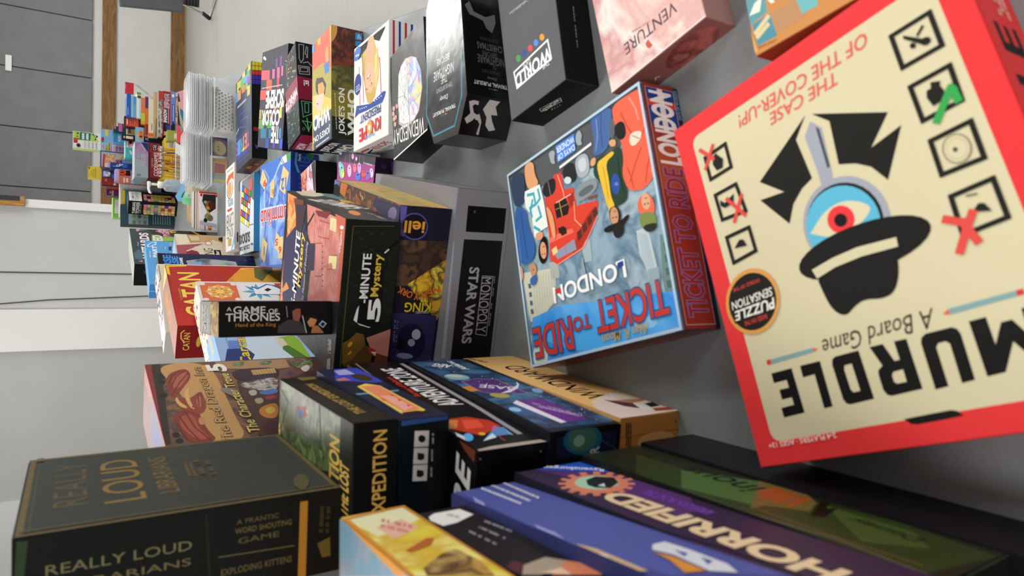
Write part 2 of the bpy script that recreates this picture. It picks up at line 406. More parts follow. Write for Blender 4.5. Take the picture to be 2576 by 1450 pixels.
# ------------------------------------------------------------------ the boxes: pose is x, y, turn, base z, width, depth, height in cm
make_box('board_game_box', 'game box', 'square red box with a cream cover showing a black hat and an eye', None, 'lid', (3.65, 24.41, 0.329, 0, 26.59, 21.59, 5.38), '#e8373a', 0.5,
 {'T': r'''e23638:3 3 1327 3 1327 1076 3 1076;d3c9a6:1252 967 1249 980 1242 992 1230 999 1217 1002 112 1002 99 999 88 992 80 980 78 967 78 112 80 99 88 88 99 80 112 78 1217 78 1230 80 1242 88 1249 99 1252 112;12110f:82 539 84 461 85 406 80 391 65 378 63 422 61 505 65 523;e23638:61 505 62 384 41 370 33 360 18 394 41 521;0b0907:304 851 304 934 270 934 270 882 244 881 244 920 210 920 211 881 186 880 184 932 151 931 154 849;303 743 304 818 265 819 266 775 155 776 156 745;304 608 304 688 298 700 282 706 171 704 156 697 151 685 154 606;d3c9a6:270 642 270 666 258 671 196 670 185 664 185 641;0b0907:301 459 303 496 248 496 248 512 304 530 305 572 243 551 232 568 218 571 173 571 158 564 152 552 155 460;d3c9a6:219 496 218 525 209 532 190 532 183 525 183 497;0b0907:277 316 292 321 300 333 301 404 293 418 278 424 146 427 148 391 257 388 267 380 267 359 258 351 149 355 151 321;300 122 301 161 229 164 280 189 280 215 228 245 303 244 303 287 153 290 155 245 226 204 159 168 161 128;1f1b17:"A Board Game"366 363 0 357 -55 0 0 0.35;7fa4a4:350 325 348 158 333 159 333 326;e2604a:340 344 350 325 333 326;c9403a:348 158 348 141 333 142 333 159;7fa4a4:350 922 349 755 335 754 334 922;e2604a:349 755 342 736 335 754;d03a36:352 938 351 921 334 922 335 940;171512:1084 541 953 769 878 691 891 787 767 706 824 672 859 627 876 583 1024 596;1076 518 952 299 876 377 896 277 761 362 821 395 853 435 876 486 1022 471;9fa3b0:e30 694 526 -57 -132 -138 46;131313:e30 694 530 -50 -117 -121 40;5cb4d2:e30 691 536 -48 -113 -117 39;9fa3b0:1017 564 1055 531 1015 502 862 515 834 520 843 560 891 558;45454c:1030 519 1016 510 882 514 883 524;d9d0ae:q 708 649 707 642 746 592 760 552 761 515 745 471 707 430 684 453 667 490 658 539 669 589;e8393b:e24 708 534 -18 -42 -42 14;0f0c0b:e20 706 535 -9 -20 -20 7;12100e:e30 597 507 -11 -213 -76 6;q 573 669 571 404 497 413 440 445 431 486 447 539 437 575 413 613 444 649 509 663;d3c9a6:591 677 603 599 606 513 591 393 563 396 574 507 572 598 558 668;e0584c:"OF THE COVER-UP!"1223 284 0 501 -47 0 0.005 0.25;"THE CASE"1162 408 0 259 -43 0 0.005 0.25;1b1915:l14 1160 220 1159 108 1050 109 1052 221 1160 220;l14 987 220 986 110 878 113 876 220 987 220;l14 812 220 813 112 704 114 708 223 812 220;l14 641 221 643 113 533 114 529 226 641 221;l14 1149 963 1154 861 1060 863 1058 964 1149 963;l14 992 963 991 864 880 854 891 961 992 963;l14 821 963 819 860 729 859 721 962 821 963;1141 191 1094 142 1072 139 1087 156 1130 192;1119 159 1138 136 1130 133 1112 156;e20 1087 142 -3 -13 -12 1;e18 1096 176 -5 -7 -8 3;969 168 959 145 945 149 929 144 904 147 901 182 933 190 952 184 952 172;8d8468:e24 759 166 -18 -33 -39 13;d3c9a6:e24 759 166 -16 -29 -35 12;b9ae8c:e24 759 166 -13 -24 -29 10;d3c9a6:e24 759 166 -12 -22 -26 9;575040:e18 758 170 -3 -6 -7 2;1b1915:579 185 595 165 590 152 563 142;6a6250:l5 626 184 621 161;1b1915:1142 912 1130 905 1105 887 1075 898 1077 926 1106 936 1131 930;964 947 945 930 962 883 929 894 928 935 943 951;770 942 792 912 786 896 760 888;dc4a42:l14 1188 975 1126 927;l14 1176 915 1108 972;l14 955 917 868 861;l14 941 854 864 911;l22 586 253 561 215 501 198;l22 577 186 543 211 490 246;35a04c:l21 857 186 901 148 925 127 916 123 884 121;d99a4c:e30 563 930 -26 -111 -112 33;171310:e30 563 930 -23 -98 -98 29;f2eee2:"PUZZLE"536 845 0 174 -22 0 0.02 0.15;171310:557 1022 551 845 519 847 508 1025;f2eee2:"PUZZLE"550 841 0 176 -33 0 0.02 0.2;"SENSATION"587 838 0 181 -29 0 0.01 0.2;d8433c:"WORLD OF THE"632 874 0 120 -13 0 0.01 0;"BASED ON THE"504 886 0 97 -16 0 0.01 0;ffe0dc:"2-4 PLAYERS · AGES 13+"77 760 0 258 -17 0 0.01 0''', 'N': r'''e8373a:3 3 1327 3 1327 266 3 266;120e0c:"MURDLE"266 67 798 0 0 135 0.03 0;f3b9b0:1104 59 1109 59 1109 77 1104 77;1112 59 1119 59 1119 77 1112 77;1122 59 1132 59 1132 77 1122 77;1141 59 1147 59 1147 77 1141 77;1150 59 1163 59 1163 77 1150 77;1166 59 1177 59 1177 77 1166 77;1180 59 1190 59 1190 77 1180 77;1205 59 1214 59 1214 77 1205 77;1216 59 1226 59 1226 77 1216 77;1229 59 1240 59 1240 77 1229 77;1243 59 1249 59 1249 77 1243 77;1252 59 1264 59 1264 77 1252 77;1124 90 1136 90 1136 109 1124 109;1139 90 1144 90 1144 109 1139 109;1147 90 1160 90 1160 109 1147 109;1162 90 1172 90 1172 109 1162 109;1175 90 1183 90 1183 109 1175 109;1186 90 1193 90 1193 109 1186 109;1235 90 1245 90 1245 109 1235 109;1262 90 1274 90 1274 109 1262 109;1277 90 1288 90 1288 109 1277 109;1104 121 1115 121 1115 140 1104 140;1118 121 1124 121 1124 140 1118 140;1149 121 1156 121 1156 140 1149 140;1159 121 1166 121 1166 140 1159 140;1168 121 1180 121 1180 140 1168 140;1183 121 1192 121 1192 140 1183 140;1195 121 1206 121 1206 140 1195 140;1234 121 1241 121 1241 140 1234 140;1244 121 1253 121 1253 140 1244 140;1256 121 1261 121 1261 140 1256 140;1264 121 1274 121 1274 140 1264 140;e8373a:"MURDLE"1303 81 7 0 0 3 0 0''', 'L': r'''e8373a:3 3 1076 3 1076 266 3 266'''})
make_box('board_game_box', 'game box', 'flat square blue board-game box showing a red double-decker bus and people', None, 'lid', (4.81, 51.79, 0.242, 0, 22.14, 22.17, 4.42), '#31506e', 0.3,
 {'T': r'''7f97a8:3 3 1104 3 1104 1106 3 1106;@londonhaze:1105 942 763 21 429 22 1 50 2 1104 1105 1039;535558:1096 1105 1101 363 1099 2 1095 2 971 2 874 200 851 365 919 630 921 846 943 1081;c4c3ae:522 1090 474 797 315 811 269 911 243 1068 376 1080;a9aca4:513 836 504 762 415 764 420 829;96968a:l2 479 994 289 1006;l2 477 970 298 982;l2 474 946 306 958;l2 472 922 315 934;l2 469 899 323 911;l2 466 876 332 887;l2 464 853 340 864;l2 462 831 348 841;l2 459 808 357 819;4a5f78:451 1046 447 1022 421 1021 425 1046;404 1048 401 1024 375 1024 378 1048;357 1051 354 1026 328 1026 331 1050;311 1053 308 1029 282 1028 285 1053;b9c6cb:477 175 469 103 284 87 281 146 371 179;6d8884:417 44 408 1 79 2 17 8 38 69 228 68;93a8b0:294 143 287 80 71 99 83 160;8fa0a8:l2 463 161 309 164;4d6a68:380 31 375 2 343 2 347 31;8fa0a8:l2 458 152 306 152;4d6a68:326 37 321 3 289 4 294 37;8fa0a8:l2 454 144 303 141;4d6a68:272 43 268 10 236 10 240 43;8fa0a8:l2 449 135 300 130;4d6a68:219 49 215 16 183 16 187 49;8fa0a8:l2 445 127 297 119;4d6a68:166 56 162 22 131 22 134 56;8fa0a8:l2 440 119 294 108;4d6a68:113 62 110 28 79 28 81 62;26323a:l6 503 545 436 554 379 550;9fb0b6:544 557 533 485 429 493 434 549;@bluesky2:262 1043 276 787 208 344 166 2 115 2 9 10 2 555 2 1103;4fb0f6:q 169 1044 220 837 126 579 124 363 51 187 2 392 31 753;d3d6c8:121 1027 124 994 118 969 103 954 79 948 45 951 20 961 3 978 2 983 2 1061 15 1075 38 1082 70 1080 94 1070 111 1052;8ccaf4:q 113 309 95 150 42 137 48 268;d6412f:850 794 942 690 931 630 837 625 820 552 724 549 699 400 680 389 627 414 501 559 481 758 519 816 630 801;b2301f:q 649 490 682 398 627 414 501 559 498 646 569 588;ee7059:633 797 636 740 626 607 603 599 608 799;201e20:q 922 808 934 699 898 679 845 702 848 794;8a8f94:l4 924 746 849 740;1f1816:792 723 796 624 737 603 705 623 713 717;c8a24a:l5 793 678 711 670;a8843c:l4 761 714 755 613;9c2a1e:791 609 798 557 737 561 730 596;f5b8a6:l5 926 660 831 634 802 633;8b93a8:548 776 569 603 514 595 508 756;d6412f:l4 559 685 511 675;e3c98a:570 794 578 751 544 744 536 787;572927:593 575 604 539 562 538 550 575;616 529 626 493 587 492 572 529;638 484 647 449 611 448 595 484;659 440 668 405 634 404 616 440;2f1c1a:661 717 659 669 634 668 632 712;652 704 652 660 624 659 623 703;644 691 644 651 615 651 613 695;f08c76:l7 482 754 508 537 620 409;f2c48a:l4 749 562 659 574 613 533;f6c0ae:l5 793 701 794 578;222426:q 946 624 951 514 834 512 862 611;a3acb3:q 954 511 955 432 919 405 843 414 836 482 872 512;c3cacf:q 933 496 938 443 915 427 870 433 865 482;878e92:q 795 550 820 500 809 374 743 373 728 521 752 548;5c6468:q 785 523 789 407 754 401 747 509;cdd5d8:e12 870 585 -11 -28 -18 4;e2e6e7:l14 958 629 974 378;7a4a40:l15 725 450 719 395;4685de:1079 641 1077 485 991 493 987 643;eef3fb:"DAYS OF"1025 496 0 142 -28 0 0.01 0;"WONDER"1068 492 0 146 -32 0 0.01 0;9aa4aa:q 1067 707 1070 668 1047 649 1024 667 987 662 1007 699 1039 703;q 1061 481 1083 442 1039 426 1023 444 995 433 1009 479;46669c:1105 293 1100 257 1092 229 1081 212 1066 204 1048 205 1029 209 1006 215 982 224 955 236 933 247 917 259 907 271 902 283 899 296 898 312 899 330 903 350 910 362 920 368 933 367 950 359 967 353 985 350 1004 349 1024 351 1042 351 1059 352 1075 351 1090 350 1100 340 1105 322;2d4573:l5 1081 273 1007 294 925 298;7c97c2:l6 1072 313 991 321 928 347;5b606a:q 1031 231 1022 189 930 210 940 244;e5654b:1084 151 1084 121 1083 94 1082 70 1080 47 1078 28 1069 13 1052 3 1046 2 689 2 680 6 670 16 662 28 655 40 649 53 645 65 641 78 640 93 642 109 646 126 652 146 661 162 672 175 685 184 700 191 716 195 733 198 752 198 771 197 789 194 806 190 821 185 835 179 851 175 870 174 890 175 913 178 935 182 955 186 974 191 992 196 1009 199 1026 200 1043 200 1060 198 1072 189 1080 174;bf4835:l7 769 162 715 148 666 144;l7 818 61 765 109 698 160;l7 1025 147 946 121 901 101;l7 896 14 869 49 848 81;793 6 720 48 717 41 787 2 791 2;725 45 662 72 659 66 722 39;f2907a:l10 1065 81 1002 54 947 49;848 20 759 9 760 2 779 2 849 10;769 9 692 26 689 16 755 2 767 1;1f1c1b:q 990 202 987 137 914 131 898 170 937 205;e5d4c2:q 911 107 890 36 853 56 840 107 872 126;a8856a:l5 891 98 862 63;e46a50:q 589 142 616 109 607 57 556 37 512 47 511 93 543 137;dba583:e14 581 85 -3 -26 -38 1;7b8949:q 545 142 522 41 459 45 444 95 481 140;2a2f23:q 486 136 473 37 441 60 446 108;2f221b:l5 570 98 570 90;l5 567 77 566 70;b04a40:l4 595 89 592 74;284030:q 894 360 877 251 887 185 818 173 750 204 671 180 621 197 617 285 672 338 771 349 821 395;15241b:l6 833 210 755 215 681 207;l6 747 334 667 313;e2b839:q 867 358 873 305 881 235 858 227 848 295 757 289 678 295 624 274 601 315 682 336 780 349;a9801e:l4 831 315 757 312 675 311;2e4e9d:e16 723 251 -6 -29 -48 6;5f7cc2:e10 721 246 -5 -13 -9 2;d7a071:q 902 392 898 351 861 365 868 402;q 935 254 927 206 890 207 901 246;2f221b:q 628 324 629 269 578 241 537 268 550 324;c9936f:e14 584 292 -5 -28 -42 4;1e1919:q 549 376 553 336 547 262 564 204 553 196 535 216 517 264 519 339 532 374;221f1d:q 537 315 536 242 489 244 472 286 494 316;1f1410:l5 578 306 578 298;l5 575 284 574 275;96503e:l4 604 291 601 275;dfa071:q 1101 927 1080 841 1005 848 938 814 934 914 998 940;e5ebe5:949 967 937 815 843 800 696 793 693 863 671 921 799 923 860 967;3fa6ba:l16 919 934 907 878 845 874 844 928 793 920;l16 914 835 862 828 847 862;l16 826 852 766 839 758 886;l16 730 911 699 869;l16 876 897 819 929;db9b70:q 813 791 769 748 701 734 620 738 616 765 702 773;181110:q 628 892 663 841 633 810 555 828 516 855 520 893 569 912;d79973:e14 586 860 -4 -28 -46 3;1f1310:l5 569 876 568 868;l5 565 853 564 846;b04038:l5 606 860 602 841;d79973:q 694 914 690 844 649 844 649 904;345f9f:q 913 1075 851 961 765 966 618 917 549 974 570 1096 706 1091;21426f:l6 855 1014 732 1016 585 1011;5f86be:l6 761 1068 591 1074;2c3d5a:q 1090 1077 1057 937 959 949 883 981 894 1081;bf8965:q 545 1004 548 953 494 935 464 993;3961a7:q 473 1020 483 940 430 960 427 1006;c99a76:563 1097 562 1086 556 1078 545 1073 530 1071 511 1072 496 1075 486 1080 480 1087 479 1097 483 1104 490 1107 554 1107 558 1105;1f1310:l5 510 976 509 966;f2f4f2:"LONDON"374 274 0 549 -79 0 0.025 0;2c3f86:369 318 370 279 346 279 342 321;c43a3a:363 807 362 757 337 756 334 802;24508a:"TICKET"229 57 0 461 -146 0 0.042 0;"TO"187 564 0 137 -65 0 0.042 0;"RIDE"199 715 0 334 -153 0 0.042 0;cf3b2f:"TICKET"229 57 0 461 -146 0 0.012 0;"TO"187 564 0 137 -65 0 0.0096 0;"RIDE"199 715 0 334 -153 0 0.012 0;c7a13c:"Alan R. Moon"71 188 0 310 -45 0 0.01 0.3;b4cdde:3 3 1104 3 1104 17 3 17;3 1092 1104 1092 1104 1106 3 1106;3 3 17 3 17 1106 3 1106;1090 3 1104 3 1104 1106 1090 1106''', 'N': r'''8e3426:3 3 1104 3 1104 218 3 218;1b2542:1105 1 1105 31 2 31 2 2;9c3527:22 31 1085 31 1085 199 22 199;c9b9ae:l3 22 31 1085 31 1085 204 22 204 22 31;b5532f:576 33 797 33 819 199 609 199;23408c:863 33 1085 33 1085 201 908 201;d8423a:996 33 1029 33 1029 201 996 201;e9e2de:885 100 1085 100 1085 133 885 133;6d86c4:"TICKET TO RIDE"55 62 653 0 0 115 0.042 0;a7281f:"TICKET TO RIDE"55 62 653 0 0 115 0.01 0;f4f0ec:"LONDON"730 55 338 0 0 126 0.04 0;8fb0e8:"DAYS OF WONDER"952 7 144 0 0 20 0.01 0''', 'L': r'''5b2b27:3 3 1106 3 1106 218 3 218;8a3f30:2 22 1107 22 1107 111 2 111''', 'R': r'''5b2b27:3 3 1106 3 1106 218 3 218'''})
make_box('board_game_box', 'game box', 'large metallic grey board-game box with black panels, bottom of the middle stack', None, 'lid', (1.31, 86.97, -0.2, 0, 27, 26.9, 7.58), '#8d8b92', 0.35,
 {'T': r'''8d8b92:3 3 1347 3 1347 1342 3 1342''', 'N': r'''8f8c93:3 3 1347 3 1347 376 3 376;121112:1249 302 1251 30 1092 26 1090 299;181618:1044 305 1046 29 244 21 259 311;b9b5b8:"MONOPOLY"811 151 -356 0 0 -73 0 0;l4 820 147 817 69 431 70 444 149 820 147;b0adb2:"STAR WARS"871 243 -483 0 0 -66 0.03 0;8f8c93:"n"1221 258 -13 0 0 -11 0 0;818 60 807 60 807 53 818 53;802 60 789 60 789 53 802 53;784 60 776 60 776 53 784 53;745 60 725 60 726 53 745 53;720 60 705 60 705 53 721 53;700 60 691 60 691 53 700 53;645 60 625 60 626 53 645 53;620 61 609 61 609 53 621 53;580 61 559 61 559 53 580 53;554 61 537 61 538 53 554 53;532 61 517 61 518 53 533 53;513 61 498 61 498 53 513 53;a9b0ba:1026 378 1026 368 294 350 295 378''', 'R': r'''86838a:3 3 1342 3 1342 376 3 376;a5a2a8:l5 134 114 1210 121;l4 740 38 807 341'''})
make_box('board_game_box', 'game box', 'purple and black board-game box, middle of the three flat boxes in the middle stack', None, 'lid', (0.13, 87.45, -0.249, 7.58, 25.4, 24.33, 6.77), '#27223f', 0.35,
 {'T': r'''@cityorange:3 3 1267 3 1267 1214 3 1214;7a78c4:1265 1215 1264 1102 1168 1104 1177 1209;111118:1197 1064 1182 1067 1169 1077 1159 1095 1153 1118 1150 1144 1153 1171 1159 1195 1169 1215 1228 1215 1234 1205 1241 1182 1243 1156 1241 1129 1234 1104 1224 1084 1211 1070;f08b4a:1268 929 1176 968 1194 1082 1268 1068;44405e:1262 2 1259 389 1202 425 1151 115 1171 1;8b7fa6:e20 1202 104 1 -63 -42 14''', 'N': r'''1e1c2d:3 3 1267 3 1267 336 3 336;6a62b8:1267 337 1265 296 1086 295 1095 319 1247 337;@dragonbrown:1066 316 1071 2 802 2 788 312;@yellowspike:799 240 959 2 603 1 569 13 644 90;5a55a8:e20 1150 235 -7 -86 -81 1;0f0e15:e20 1150 235 -5 -78 -73 1;f0a835:"iell"1181 172 0 126 -69 0 0.02 0;33305d:626 315 601 17 288 21 314 301;1e1b3f:e20 435 169 -9 -96 -118 -9;c9c6d8:e20 482 142 -12 -29 -32 7;a9a6c4:e20 430 168 -12 -23 -21 8;0f0e1f:396 267 464 254 447 219 384 223;8d90b8:e20 346 202 -8 -56 -18 1;8a88b0:578 297 570 297 568 287 577 287;568 296 561 296 559 286 566 287;549 296 546 296 544 286 547 286;543 295 534 295 533 285 542 286;532 295 524 295 522 285 531 285;507 294 497 293 495 284 505 284;490 293 480 293 478 283 488 283;478 293 473 293 472 283 476 283;471 292 468 292 466 283 469 283;466 292 460 292 458 282 464 282;458 292 453 292 451 282 456 282;451 292 446 291 445 282 449 282;444 291 439 291 437 281 442 282;570 280 563 280 561 270 569 271;548 280 545 279 543 270 547 270;532 279 522 278 521 269 530 269;481 277 478 277 477 267 480 267;476 277 467 276 466 266 474 267;449 275 443 275 441 265 447 266;120d0a:"NE"794 30 -32 74 -40 -17 0.042 0;"W Y"756 100 0 87 -52 0 0.042 0;"ORK"748 193 40 94 -37 16 0.042 0;ef7f25:"NE"794 30 -32 74 -40 -17 0.012 0;"W Y"756 100 0 87 -52 0 0.012 0;"ORK"748 193 40 94 -37 16 0.012 0;120d0a:"KING"686 69 0 171 -58 0 0.042 0;f4d428:"KING"686 69 0 171 -58 0 0.012 0;d8d4e4:"RICHARD GARFIELD"632 78 0 88 -16 0 0 0''', 'R': r'''@orangegreen:3 3 1214 3 1214 336 3 336;c8b04a:153 2 166 94 543 63 675 2'''})
make_box('board_game_box', 'game box', 'dark green board-game box with a pink mansion on its cover', None, 'lid', (1.54, 86.65, -0.236, 14.35, 18.21, 25.65, 6.5), '#151817', 0.4,
 {'T': r'''222125:3 3 908 3 908 1279 3 1279;@sunset:897 1259 895 1018 589 984 207 985 109 1263 341 1249 646 1200;363257:571 1236 696 1014 772 832 710 719 248 720 129 1189 284 1233;@mansion:884 767 892 501 891 132 725 15 440 10 284 602 615 570 704 702;c9684f:909 27 908 18 658 2 443 2 431 44 761 73 909 202;363049:648 671 675 528 506 510 477 639;a8484a:l6 827 483 837 269 748 270 726 484 827 483;l6 675 528 701 392 507 353 476 487 675 528;l6 653 257 685 101 605 104 572 249 653 257;f0e2a0:654 250 680 104 605 104 592 163 627 185 606 245;f0cf9a:876 279 881 167 808 159 804 273;b35a5c:l4 852 712 648 671;l4 857 578 670 556;l4 861 450 691 445;l4 865 329 710 340;l4 868 213 729 239;7c3038:e8 686 383 3 -13 -4 -1;e8 652 373 3 -13 -4 -1;e8 619 364 3 -13 -4 -1;e8 586 355 3 -13 -4 -1;e8 553 346 3 -13 -4 -1;e8 519 337 3 -13 -4 -1;e8 486 328 3 -13 -4 -1;e8 453 319 3 -13 -4 -1;6e3f2e:882 1084 899 851 773 826 722 969;422b39:848 1022 873 780 689 842 666 971;7d2f38:871 582 909 270 909 264 856 353 847 517;d88f58:291 1119 162 1278 262 1037;131217:l15 847 604 719 769;0f0e13:"5-MINUTE"175 860 506 0 0 100 0.042 0;f4f1ea:"5-MINUTE"175 860 506 0 0 100 0.02 0;0f0e13:"Mystery"333 751 358 0 0 99 0.042 0;eccb4c:"Mystery"333 751 358 0 0 99 0.02 0;ded9d2:"The Museum of Everything"245 669 411 0 0 51 0 0.2;efe6e0:"Wiggles"706 40 126 0 0 36 0.01 0;e18 852 62 5 -32 -10 -3;b9b5b8:116 62 121 62 118 73 113 73;134 64 136 64 133 75 131 75;137 64 143 65 140 76 134 75;144 65 149 66 147 77 141 76;151 66 154 66 151 78 148 77;156 66 160 67 157 78 153 78;161 67 162 67 160 78 158 78;168 68 173 69 170 80 165 79;174 69 179 69 176 80 171 80;180 69 184 70 182 81 177 81;186 70 187 70 185 81 183 81;189 70 191 71 188 82 186 82;192 71 198 72 195 83 190 82;111 80 115 81 112 92 109 92;126 82 132 83 129 94 123 93;133 83 136 83 133 95 130 94;137 84 140 84 137 95 134 95;141 84 144 84 141 95 138 95;145 84 147 85 144 96 142 96;148 85 151 85 148 96 145 96;152 85 157 86 155 97 149 96;159 86 162 86 159 98 156 97;163 87 168 87 165 98 160 98;169 87 175 88 172 99 166 98;176 88 181 89 178 100 173 99;182 89 184 89 181 100 179 100;185 89 188 90 185 101 182 100;189 90 191 90 188 101 186 101;107 99 109 99 106 111 104 110;117 100 120 101 117 112 114 111;122 101 125 101 123 112 119 112;127 101 129 102 126 113 124 113;130 102 135 102 132 114 127 113;139 103 141 103 139 114 136 114;153 105 156 105 154 116 150 116;158 105 161 106 158 117 155 116;162 106 164 106 161 117 159 117;171 107 173 107 170 118 168 118;175 107 180 108 178 119 172 118;182 108 185 108 182 120 179 119;186 109 190 109 187 120 183 120;25 49 28 50 25 59 21 59;29 50 32 50 29 59 26 59;33 50 35 50 31 59 30 59;36 50 38 50 35 60 32 60;39 50 42 51 38 60 36 60;43 51 45 51 42 60 39 60;46 51 50 51 46 61 43 60;51 51 54 51 50 61 47 61;55 51 57 52 53 61 51 61;58 52 61 52 58 61 54 61;62 52 66 52 63 62 59 62;67 52 71 53 68 62 64 62;72 53 74 53 71 62 69 62;75 53 79 53 75 63 72 63;80 53 81 53 78 63 76 63;82 54 86 54 82 63 79 63;87 54 90 54 86 64 83 63;19 65 21 65 17 75 16 75;25 66 30 66 26 75 22 75;31 66 34 66 31 76 27 75;40 67 41 67 38 76 36 76;42 67 45 67 42 77 39 76;46 67 50 67 46 77 43 77;51 67 55 68 51 77 47 77;56 68 57 68 54 77 52 77;58 68 61 68 57 78 55 78;62 68 65 68 61 78 58 78;65 69 67 69 64 78 62 78;68 69 72 69 69 79 65 78;73 69 77 69 73 79 70 79;81 70 84 70 80 79 78 79;13 81 16 81 12 91 10 90;19 81 21 82 18 91 16 91;22 82 26 82 22 91 19 91;27 82 31 82 28 92 23 91;32 82 37 83 33 92 29 92;38 83 41 83 38 93 34 92;42 83 45 83 41 93 39 93;46 83 50 84 46 93 42 93;51 84 53 84 50 93 47 93;54 84 57 84 54 94 51 94;58 84 62 85 58 94 55 94;63 85 66 85 62 94 59 94;67 85 68 85 65 95 63 94;69 85 71 85 68 95 66 95;72 85 75 86 71 95 69 95''', 'N': r'''171e16:3 3 908 3 908 322 3 322;6d5f35:l4 872 285 56 288;l3 872 285 886 41;2d3a29:l7 809 244 800 222;212a1e:l7 830 268 820 246;263221:378 10 383 2 391 2 385 13;l7 658 151 669 131;212a1e:l7 295 188 306 167;263221:l7 383 42 395 21;l7 493 193 482 171;212a1e:l7 674 62 664 39;263221:l7 724 232 714 211;370 4 368 2 375 2;212a1e:526 32 512 3 516 2 519 2 532 29;2d3a29:l7 617 237 606 215;263221:l7 734 178 724 156;212a1e:l7 593 265 582 244;263221:l7 590 140 579 118;761 32 749 4 753 2 755 2 768 29;2d3a29:l7 609 114 621 94;l7 517 161 528 140;l7 832 282 844 263;263221:l7 501 66 512 45;l7 766 214 756 192;212a1e:l7 449 262 438 240;2d3a29:l7 679 110 669 88;212a1e:l7 781 218 771 196;2d3a29:l7 831 125 843 104;l7 723 220 734 201;263221:l7 656 136 646 114;212a1e:l7 382 167 370 145;263221:l7 272 231 260 209;212a1e:l7 832 279 844 260;l7 787 121 799 101;263221:l7 725 166 737 146;212a1e:l7 702 67 691 45;2d3a29:584 12 589 2 598 2 590 15;l7 851 201 842 179;l7 329 194 340 174;263221:l7 848 261 838 239;2d3a29:l7 402 124 390 101;212a1e:l7 839 272 829 251;2d3a29:l7 528 250 539 230;l7 614 184 626 164;l7 589 206 578 184;l7 476 131 464 108;463 6 466 2 474 2 469 10;212a1e:l7 804 60 793 37;336 27 323 2 331 2 343 23;263221:l7 631 162 620 140;l7 751 83 763 63;2d3a29:l7 721 133 711 110;263221:l7 542 38 553 17;212a1e:l7 677 111 667 88;2d3a29:l7 827 190 838 171;263221:l7 721 146 733 126;2d3a29:l7 405 170 416 150;212a1e:l7 366 31 377 10;2d3a29:l7 751 179 741 157;263221:l7 579 223 568 201;212a1e:l7 313 240 301 218;263221:625 16 618 1 626 1 631 13;eeeeea:334 235 398 221 439 201 394 180 332 166 298 112 286 136 304 196;111211:e26 680 131 2 -66 -64 -7;1a241a:e26 680 131 2 -59 -57 -6;0e0e0e:l12 729 90 800 14;e6e6e2:l8 731 86 750 66;0f110f:414 210 701 218 726 172 705 88 289 69 291 137 317 213;f2f2ee:"5"334 81 116 0 0 69 0.042 0;"-MINUTE"436 164 285 0 0 48 0.02 0;e6c243:"Mystery"474 88 245 0 0 60 0.02 0;7b5a26:200 285 216 253 259 208 246 165 191 150 133 163 78 224 73 280;5d4220:72 272 95 225 183 151 147 97 46 112 55 270;c98276:225 148 275 4 248 2 101 2 113 94;a8322a:174 133 146 80 104 72 131 121;6b3a24:129 78 104 2 40 2 45 87;e8d8c4:139 113 138 79 113 81;e8a92c:e20 189 242 5 -13 -15 3;e20 137 239 8 -11 -10 2''', 'R': r'''292a2f:3 3 1279 3 1279 322 3 322;d9d3b8:1266 271 1281 240 1281 77 1160 84 1002 216 1025 293;5f8a86:1007 2 903 30 1067 112 1281 90 1281 2;f2efe8:"5-MINUTE"540 -12 351 144 -71 173 0.03 0;d8a83c:954 61 933 1 755 2 799 93;e8913c:e20 281 184 -25 -29 -105 32;cfc6b8:86 60 94 60 83 70 74 70;98 61 108 61 97 70 87 70;112 61 126 62 114 71 101 71;139 62 148 63 136 72 128 72;152 63 170 64 159 73 140 72;174 64 190 64 179 74 162 73;194 65 208 65 196 75 183 74;229 66 241 66 230 76 218 75;245 67 259 67 248 77 234 76;263 67 278 68 267 78 252 77;282 68 291 69 280 78 271 78;295 69 312 69 301 79 284 78;96 77 113 78 102 87 85 87;117 78 124 78 113 88 106 87;128 78 146 79 135 89 117 88;150 79 163 80 152 89 139 89;167 80 179 81 168 90 156 90;183 81 193 81 182 91 172 90;252 84 266 84 255 94 241 93;291 85 308 86 297 95 279 95;312 86 326 87 315 96 301 96'''})
